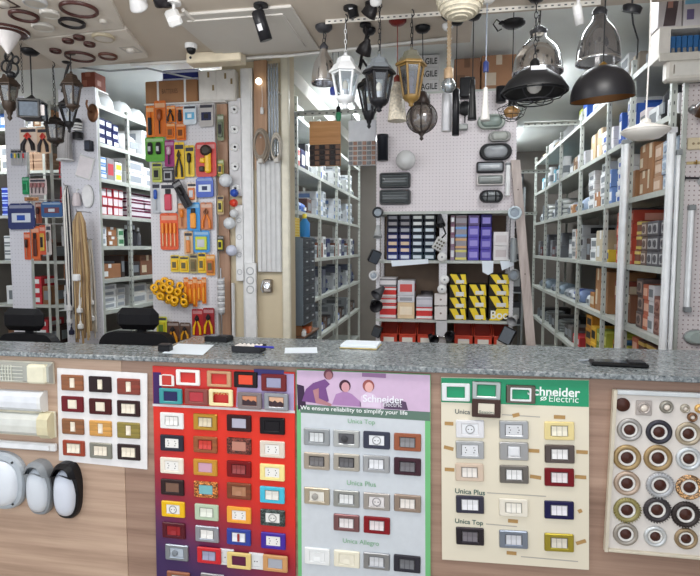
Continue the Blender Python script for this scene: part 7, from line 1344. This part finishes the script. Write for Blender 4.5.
# black wide shade with wire guard
t, s_, top, z = pend('wide black shade pendant with a wire guard', 534, 103, 2.72); R = 31*s_
MB().lathe([(R, z(93)), (R*1.0, z(91)), (R*.8, z(81)), (R*.52, z(74)), (R*.46, z(72)), (R*.1, z(71))], 32, 0, None, cap=False).build('shade', M((30, 30, 32), .45), t); MB().lathe([(R*.97, z(92.5)), (R*.76, z(82.5)), (R*.48, z(75)), (0, z(74))], 32, 0, None, cap=False).build('shade_lining', M((40, 40, 42), .5), t)
b = MB()
for k in (.9, .55): b.torus(R*k, .003, 30, 6, 0, T(0, 0, z(93.5) if k > .8 else .004))
for i in range(6): a = i*PI/3; b.tube([(R*.95*math.cos(a), R*.95*math.sin(a), z(92.5)), (R*.75*math.cos(a), R*.75*math.sin(a), z(99)), (R*.3*math.cos(a), R*.3*math.sin(a), .003), (0, 0, .002)], .0025, 5)
b.build('wire_guard', DARK, t); MB().lathe([(.022, z(72)), (.022, z(62)), (.012, z(59))], 14).build('socket', BLACK, t); MB().box(-.03, .035, -R*.62, -R*.60, z(76), z(72)).build('label_tag', M((200, 200, 206), .5), t); MB().ball(0, 0, z(86), .035, 0, 12).build('bulb', M((226, 224, 220), .2), t)
chain_mb(z(60), top-.03, .010).build('chain', M((40, 40, 44), .4), t); canopy(t, top, BLACK, .04)
# black dome with a gold inside
t, s_, top, z = pend('black dome pendant with a gold inside', 602, 103, 2.62); R = 28*s_
b = MB(); pr = [(R*math.cos(q), z(97)+(z(66)-z(97))*math.sin(q)) for q in [PI/2*k/10 for k in range(11)]]; TL = RY(-.06) @ RX(.1)
b.lathe([(R*1.0, z(97)-.012)]+pr, 40, 0, TL, cap=False); b.build('shade', M((30, 29, 32), .38), t); MB().lathe([(r*.975, zz-.004) for r, zz in [(R, z(97)-.006)]+pr], 40, 0, TL, cap=False).build('shade_lining', M((132, 90, 50), .4, .4), t)
MB().lathe([(.018, z(67)), (.018, z(65)), (.006, z(62))], 14).build('collar', BRASS, t); MB().ball(0, 0, z(86), .035, 0, 12).build('bulb', M((220, 200, 160), .2), t); MB().cyl(0, 0, z(84), z(67), .016, 10).build('socket', DARK, t); MB().tube([(0, 0, z(63)), (0, 0, top-.02)], .003, 6).build('cord', BLACK, t); canopy(t, top, BLACK, .04)
# flat white pendant on a white cord
t, s_, top, z = pend('flat white disc pendant on a long white cord', 645, 139.5, 2.62); R = 21*s_
MB().lathe([(0, .0), (R*.6, .004), (R*.95, z(133)), (R, z(131)), (R*.92, z(129)), (R*.5, z(125.5)), (R*.22, z(123)), (R*.2, z(120)), (R*.08, z(118))], 36).build('shade', M((222, 218, 212), .3, 0, .02), t); MB().torus(R*.98, .003, 36, 6, 0, T(0, 0, z(131))).build('rim', M((200, 196, 190), .3), t); MB().tube([(0, 0, z(119)), (.004, 0, top*.6), (0, 0, top-.02)], .0035, 6).build('cord', M((222, 218, 214), .5), t); canopy(t, top, WHITE, .04)
# rope pendant, tubes and cones
t, s_, top, z = pend('rope-hung pendant with a wooden holder', 448.5, 92, 2.86); b = MB()
for k in range(3): b.tube([(.006*math.cos(q*2.6+k*2.1), .006*math.sin(q*2.6+k*2.1), z(70)+(top-.02-z(70))*q/14) for q in range(15)], .008, 6)
b.build('rope', M((168, 148, 122), .9, 0, .2, 60), t); MB().lathe([(4.4*s_, z(79)), (4.6*s_, z(78)), (4.6*s_, z(69)), (3*s_, z(68))], 16).build('wooden_holder', wood('holder_wood', (160, 130, 98), (184, 156, 124), (200, 174, 144), 6, 40), t); MB().lathe([(3*s_, z(91)), (4*s_, z(88)), (4*s_, z(79.5))], 14).build('socket', STEEL, t); MB().ball(0, 0, z(85.5), 7.2*s_, 0, 16).build('glass_globe', glass((206, 214, 218), .25, 'clear_glass', .1), t); canopy(t, top, BLACK, .04)
t, s_, top, z = pend('white cylinder tube pendant below the rope pendant', 446.5, 131.5, 2.99); MB().lathe([(4.6*s_, 0), (5*s_, .0), (5*s_, z(95)), (4*s_, z(93)), (.004, z(92))], 18).build('cylinder', M((216, 216, 220), .35), t); MB().lathe([(4.5*s_, .001), (0, .02)], 16).build('lens', M((230, 226, 214), .2), t); MB().tube([(0, 0, z(92)), (0, 0, top-.01)], .003, 6).build('cord', WHITE, t); canopy(t, top, WHITE, .03)
t, s_, top, z = pend('long black cylinder tube pendant', 455.5, 135.5, 2.93); MB().lathe([(3.2*s_, 0), (3.5*s_, 0), (3.5*s_, z(90)), (2*s_, z(88.5)), (.003, z(88))], 18).build('cylinder', M((22, 22, 26), .35), t); MB().lathe([(3*s_, .001), (0, .02)], 14).build('lens', M((150, 146, 136), .2), t); MB().tube([(0, 0, z(88)), (0, 0, top-.02)], .0025, 6).build('cord', BLACK, t); canopy(t, top, BLACK, .035)
def cone(label, x, y0, y1, r0, r1, Y, c, sock=None, top=ZC):
    t, s_, top, z = pend(label, x, y1, Y, top=top); MB().lathe([(r1*s_*.85, 0), (r1*s_, 0), (r1*s_*.95, z(y1-3)), (r0*s_*1.1, z(y0+8)), (r0*s_, z(y0)), (.003, z(y0-1))], 18).build('cone', M(c, .35), t); MB().lathe([(r1*s_*.8, .001), (0, .02)], 14).build('lens', M((170, 166, 156), .2), t)
    if sock: MB().lathe([(2.6*s_, z(sock[1])), (2.8*s_, z(sock[0]+2)), (1.2*s_, z(sock[0]))], 14).build('socket', M(sock[2], .4), t)
    MB().tube([(0, 0, z(y0)), (0, 0, top-.02)], .0028, 6).build('cord', M(c if not sock else (150, 160, 176), .4), t); canopy(t, top, M(c, .4), .038); return t
cone('slim black cone pendant left of the white cone pendant', 472, 80, 120, 2.5, 4.4, 2.88, (30, 30, 32)); cone('slim white cone pendant with a blue socket', 485, 88, 120.5, 2, 4.6, 2.7, (216, 214, 210), (61, 72, (40, 54, 110)))
# caged amber lamp
t, s_, top, z = pend('black socket pendant with a wire cage and amber glass', 511.5, 121, 3.08, top=3.1); 
MB().lathe([(3.4*s_, z(107)), (3.4*s_, z(96)), (1.5*s_, z(93))], 14).build('socket', BLACK, t); b = MB(); R = 13.5*s_
for k, y in ((1, 109), (.8, 116), (.35, 120.5)): b.torus(R*k, .002, 24, 5, 0, T(0, 0, z(y)))
for i in range(8): a = i*PI/4; b.tube([(3*s_*math.cos(a), 3*s_*math.sin(a), z(103)), (R*math.cos(a), R*math.sin(a), z(109)), (R*.8*math.cos(a), R*.8*math.sin(a), z(116)), (R*.35*math.cos(a), R*.35*math.sin(a), z(120.5))], .0018, 5)
b.build('wire_cage', BLACK, t); MB().lathe([(0, z(118)), (6*s_, z(116)), (8*s_, z(111)), (5*s_, z(107.5))], 18).build('amber_glass', glass((226, 186, 120), .2, 'amber_glass', .35), t); MB().tube([(0, 0, z(93)), (0, 0, top-.01)], .003, 6).build('cord', BLACK, t); canopy(t, z(22), BLACK, .06)
tag(MB().tube([(0, 0, 0), (-.03, -.02, .015), (-.045, 0, .0), (-.02, .02, -.03), (.0, .02, -.02)], .004, 6).lathe([(.01, -.004), (.02, .0), (.01, .012)], 12).build('cable', BLACK, None, (t.location.x-.06, 3.06, W(511, 23, 3.06)[1])), 'loose black cable loop at the ceiling cap of the caged lamp', 'cable')
# woven bowl at the top edge, cups and caps
t, s_, top, z = pend('cream woven bowl shade cut by the top edge', 460, 18.5, 2.5); R = 23*s_; H_ = min(top-.03, .12); b = MB().lathe([(0, 0), (R*.45, .006), (R*.8, .03), (R*.98, .075), (R, H_)], 36, 0, None, cap=False)
for k in range(7): b.torus(R*[.3, .5, .66, .8, .9, .96, 1][k], .004, 36, 5, 0, T(0, 0, [.003, .009, .018, .031, .048, .07, .1][k]))
b.build('woven_bowl', M((214, 206, 186), .6, 0, .12, 70, 'weave', .4), t); MB().tube([(R*.9, 0, H_-.01), (0, 0, top-.01), (-R*.9, 0, H_-.01)], .003, 6).build('cord', M((200, 190, 170), .6), t)
def cup(label, x, y, r, Y, tilt, c=(30, 28, 30), top=ZC):
    X, Z = W(x, y, Y); s_ = Y/550; R = r*s_; t = thing('ceiling_spotlight', label, 'spotlight', (X, Y, Z), (0, 0, 0), 'spotlights on the front ceiling'); q = RY(tilt) @ RX(.5)
    MB().lathe([(R, -R*.7), (R*.96, -R*.7), (R*.8, R*.2), (R*.4, R*.8), (R*.3, R*1.1)], 20, 0, q).build('shade', M(c, .4), t); MB().lathe([(R*.9, -R*.65), (0, -R*.3)], 18, 0, q).build('lens', M((90, 84, 76), .2), t); tp = top-Z-.001
    MB().tube([(0, 0, R*.8), (.01, .01, (R+tp)/2), (0, .01, tp-.01)], .007, 8).build('stem', M(c, .4), t); MB().cyl(0, .01, tp-.012, tp, .03, 14).build('base', M(c, .4), t); return t
cup('black cup spotlight between the white and black lanterns', 365, 48, 8, 2.9, .5); cup('black cup spotlight tilted at the top edge', 371, 10, 8, 2.66, .7)
X, Z = W(632, 9, 2.7); t = thing('ceiling_rose', 'black ceiling cap hanging loose with a drooping wire at the top right', 'ceiling cap', (X, 2.7, Z)); MB().lathe([(.04, -.014), (.042, .01), (.03, .018), (0, .02)], 20, 0, RY(.25) @ RX(.3)).build('cap', M((32, 32, 36), .4), t); MB().tube([(.0, .0, -.01), (.01, .01, -.06), (.06, .1, -.1), (.12, .3, -.12)], .004, 6).build('wire', DARK, t); MB().tube([(0, 0, .018), (0, 0, ZC-Z-.001)], .004, 6).build('cord', DARK, t)
# small green and blue lamp plugs hanging below the white lantern
t, s_, top, z = pend('small dark bulb holder with a green cap hanging over the left aisle', 338.5, 121, 3.6, top=2.97); MB().lathe([(.012, 0), (.018, .02), (.018, .05), (.01, .055)], 12).build('green_cap', M((30, 120, 80), .4), t); MB().lathe([(.014, .055), (.014, .085), (.006, .095)], 12).build('holder', BLACK, t); MB().tube([(0, 0, .09), (0, 0, top-.01)], .0025, 6).build('cord', DARK, t); canopy(t, top, DARK, .025); t.location.z += 0
t, s_, top, z = pend('small blue bulb holder hanging left of the white lantern', 333, 95, 3.3, top=3.1); MB().lathe([(.016, 0), (.02, .03), (.01, .06)], 12).build('blue_cap', M((40, 60, 150), .4), t); MB().lathe([(.012, .06), (.01, .08), (.004, .09)], 12).build('holder', BLACK, t); MB().tube([(0, 0, .085), (0, 0, top-.01)], .0025, 6).build('cord', DARK, t); canopy(t, top, DARK, .025)
# ---- lanterns at the far left
BW = (66, 54, 46)
FZ = 3.1
lantern('dark bronze lantern hanging at the far left edge', 10, 2.95, 74, 86, 103, 121, 12, 7, BW, 'chain', bulbc=(206, 190, 150), gl=glass((190, 186, 176), .15))
X, Zb = W(33, 119.5, 2.95); t = thing('lantern', 'black box lantern with seeded grey glass on a rod', 'lantern', (X, 2.95, Zb), (0, 0, .3), HG); s_ = 2.95/550; top = ZC-Zb-.002; q = lambda y: W(33, y, 2.95)[1]-Zb; hw = 13.5*s_*.8
MB().box(-hw*1.1, hw*1.1, -hw*1.1, hw*1.1, q(103.5), q(101), b=.002).lathe([(hw*.9, q(101)), (hw*.3, q(97)), (.006, q(95))], 4, 0, RZ(PI/4), False).build('roof', BLACK, t); f = MB()
for sx in (-1, 1):
    for sy in (-1, 1): f.box(sx*hw-.005, sx*hw+.005, sy*hw-.005, sy*hw+.005, 0, q(103.5))
f.box(-hw, hw, -hw, hw, 0, .008); f.build('frame', BLACK, t); MB().box(-hw*.97, hw*.97, -hw*.97, hw*.97, .01, q(104)).build('glass', M((78, 90, 104), .55, 0, .2, 60, 'seeded_glass'), t)
MB().tube([(0, 0, q(96)), (0, 0, top-.02)], .004, 6).build('rod', BLACK, t); canopy(t, top, BLACK, .05)
t_ = MB().box(-.02, .02, -.0015, 0, -.03, .03).build('tag', M((214, 206, 204), .6), t, (hw*1.2, -hw*.9, q(112)), (0, 0, -.3)); MB().tube([(0, 0, .03), (-.01, .01, .06)], .001, 4).build('tag_string', WHITE, t_)
lantern('low black lantern on a chain between the box and bronze lanterns', 56, 3.15, 117, 124.5, 140, 147, 12, 8, (44, 38, 36), 'chain', gl=glass((206, 200, 190), .15))
lantern('large bronze lantern at the right of the left group', 72.5, 2.98, 73.5, 86, 106, 112, 11.5, 6, BW, 'cord', gl=glass((200, 196, 190), .15), bulbc=(214, 200, 170))
wall_arm('black tapered lantern below the large bronze one', 69.5, 98.5, 106, 123, 133, 11.5, 4.5, 3.12, (34, 32, 34))
X, Z = W(87.5, 111, 3.88); t = thing('wall_plate', 'oval bronze lantern wall plate on the white pegboard', 'wall plate', (X, P1Y-.001, Z)); b = loops([(epoly(.045, .07), 0), (epoly(.045, .07), -.01), (epoly(.03, .05), -.022)]); b.add([(x, -.022, z) for x, z in epoly(.03, .05)], [tuple(range(28))]); b.build('plate', metal((120, 86, 66), .4), t); MB().tube([(0, -.02, 0), (0, -.06, .01), (0, -.08, .05), (0, -.07, .08)], .008, 8).build('arm_stub', metal((120, 86, 66), .4), t)
# brown semi-flush lamp with a white glass below, top left
t, s_, top, z = pend('brown disc ceiling lamp with white glass at the left edge', 8, 54, 2.62); R = 23*s_
MB().lathe([(R*.6, z(34)), (R*.98, z(33)), (R, z(29)), (R*.9, z(22)), (R*.4, z(20)), (.01, z(19))], 30).build('disc', M((70, 40, 36), .3), t); MB().torus(R*.92, .006, 30, 6, 0, T(0, 0, z(32.5))).build('chrome_bead', CHROME, t); MB().lathe([(.004, 0), (R*.3, z(46)), (R*.55, z(36)), (R*.6, z(33.5))], 24).build('glass_shade', M((210, 206, 206), .25), t); MB().cyl(0, 0, z(20), top, .02, 12).build('stem', BRASS, t)
# cluster of scroll hooks below it
X, Z = W(11, 66, 2.75); t = thing('hanging_bracket', 'black scrollwork lamp bracket hanging at the left edge', 'bracket', (X, 2.75, Z)); b = MB()
for dx, dz, r, a in ((-.03, .0, .03, .2), (.01, -.02, .035, -.3), (.03, .03, .02, .5), (-.01, .05, .025, 0)): b.torus(r, .006, 20, 6, 0, T(dx, 0, dz) @ RY(a) @ FACE)
b.build('scrolls', BLACK, t); chain_mb(.06, ZC-Z-.01, .008).build('chain', BLACK, t); MB().lathe([(.02, -.06), (.03, -.045), (.01, -.03)], 12).build('cup', BLACK, t)
X, Zc2 = W(22, 75, 2.85); t = thing('hanging_chain', 'black chain hanging right of the scrollwork bracket', 'chain', (X, 2.85, Zc2-.1)); chain_mb(0, ZC-Zc2+.1-.01, .007).build('links', BLACK, t)
# red carton behind the left lanterns
X, Z, w_, h_ = rect(81, 81, 94, 97, 4.4); t = 0
# ---------------------------------------------------------------- light
w = bpy.data.worlds.new('daylight'); scene.world = w; w.use_nodes = True
bg = w.node_tree.nodes['Background']; bg.inputs[0].default_value = (.86, .92, 1.0, 1); bg.inputs[1].default_value = 1.25
def fluo(X, Y, ln, power, label, along='Y', Z=3.1, glow=14):
    d = ln/2
    t = thing('fluorescent_light', label, 'ceiling light', (X, Y, Z), (0, 0, 0 if along == 'Y' else PI/2), 'fluorescent battens on the rear ceiling')
    MB().box(-.03, .03, -d, d, -.04, 0, b=.006).build('housing', WHITE, t)
    MB().tube([(0, -d+.03, -.06), (0, d-.03, -.06)], .013).build('tube', emit((245, 250, 255), glow), t)
    for s in (-1, 1): MB().box(-.02, .02, s*d-.02*s-.015, s*d-.02*s+.015, -.08, -.04, b=.004).build('tube_holder', WHITE, t)
    l = bpy.data.lights.new('tube_light', 'AREA'); l.shape = 'RECTANGLE'; l.size = .12; l.size_y = ln; l.energy = power; l.color = (.93, .98, 1)
    o = bpy.data.objects.new('tube_light', l); COL.objects.link(o); o.location = (X, Y, Z-.09); o.rotation_euler = (0, 0, 0 if along == 'Y' else PI/2)
fluo(.72, 3.42, .9, 8, 'added fluorescent batten kept unseen behind the lowered ceiling, right aisle', 'X', glow=10)  # added out of sight to light the stock fronts from the near side
fluo(.80, 7.9, 1.2, 15, 'white fluorescent batten over the back end of the right aisle', glow=34)
fluo(.80, 5.3, .9, 12, 'white fluorescent batten over the middle of the right aisle', glow=46)
fluo(-.95, 7.8, 1.2, 14, 'white fluorescent batten over the back end of the left aisle')
fluo(-1.0, 5.7, 1.2, 16, 'white fluorescent batten over the front half of the left aisle', glow=34)
fluo(-2.2, 4.98, .9, 26, 'white fluorescent batten behind the white metal box and tool packs', glow=60)
fluo(-4.72, 4.6, .9, 18, 'added fluorescent batten out of view at the far left wall', glow=40)  # added beyond the view to brighten the far left racks
def fill_panel(X, Y, label, power):  # added glowing panels out of view, brightening the goods behind the counter
    t = thing('added_fill_panel', label, 'ceiling light', (X, Y, ZC-.001), (0, 0, 0), 'added fill panels over the shop front')
    MB().box(-.3, .3, -.3, .3, -.02, 0, b=.004).build('frame', WHITE, t); MB().box(-.28, .28, -.28, .28, -.023, -.0201).build('diffuser', emit((250, 250, 245), 3), t)
    l = bpy.data.lights.new('panel_light', 'AREA'); l.shape = 'SQUARE'; l.size = .55; l.energy = power; l.color = (1, .98, .95)  # added fill light, tilted towards the pegboards
    o = bpy.data.objects.new('panel_light', l); COL.objects.link(o); o.location = (X, Y, ZC-.03); o.rotation_euler = (.85, 0, 0)
for i, X in enumerate((-2.6, -1.0, .5)): fill_panel(X, 1.75, f'added unseen fill panel on the front ceiling, {["left", "middle", "right"][i]} one above the customer side', 15)
scene.view_settings.view_transform = 'Standard'; scene.view_settings.look = 'None'; scene.view_settings.exposure = .42; scene.view_settings.gamma = 1
scene.view_settings.use_curve_mapping = False
for k_, n_ in LABELS.items():
    if n_ > 1: print('DUPLABEL', n_, k_)
    if not 4 <= len(k_.split()) <= 16: print('LABELLEN', len(k_.split()), k_)
print('objects', len(bpy.data.objects))
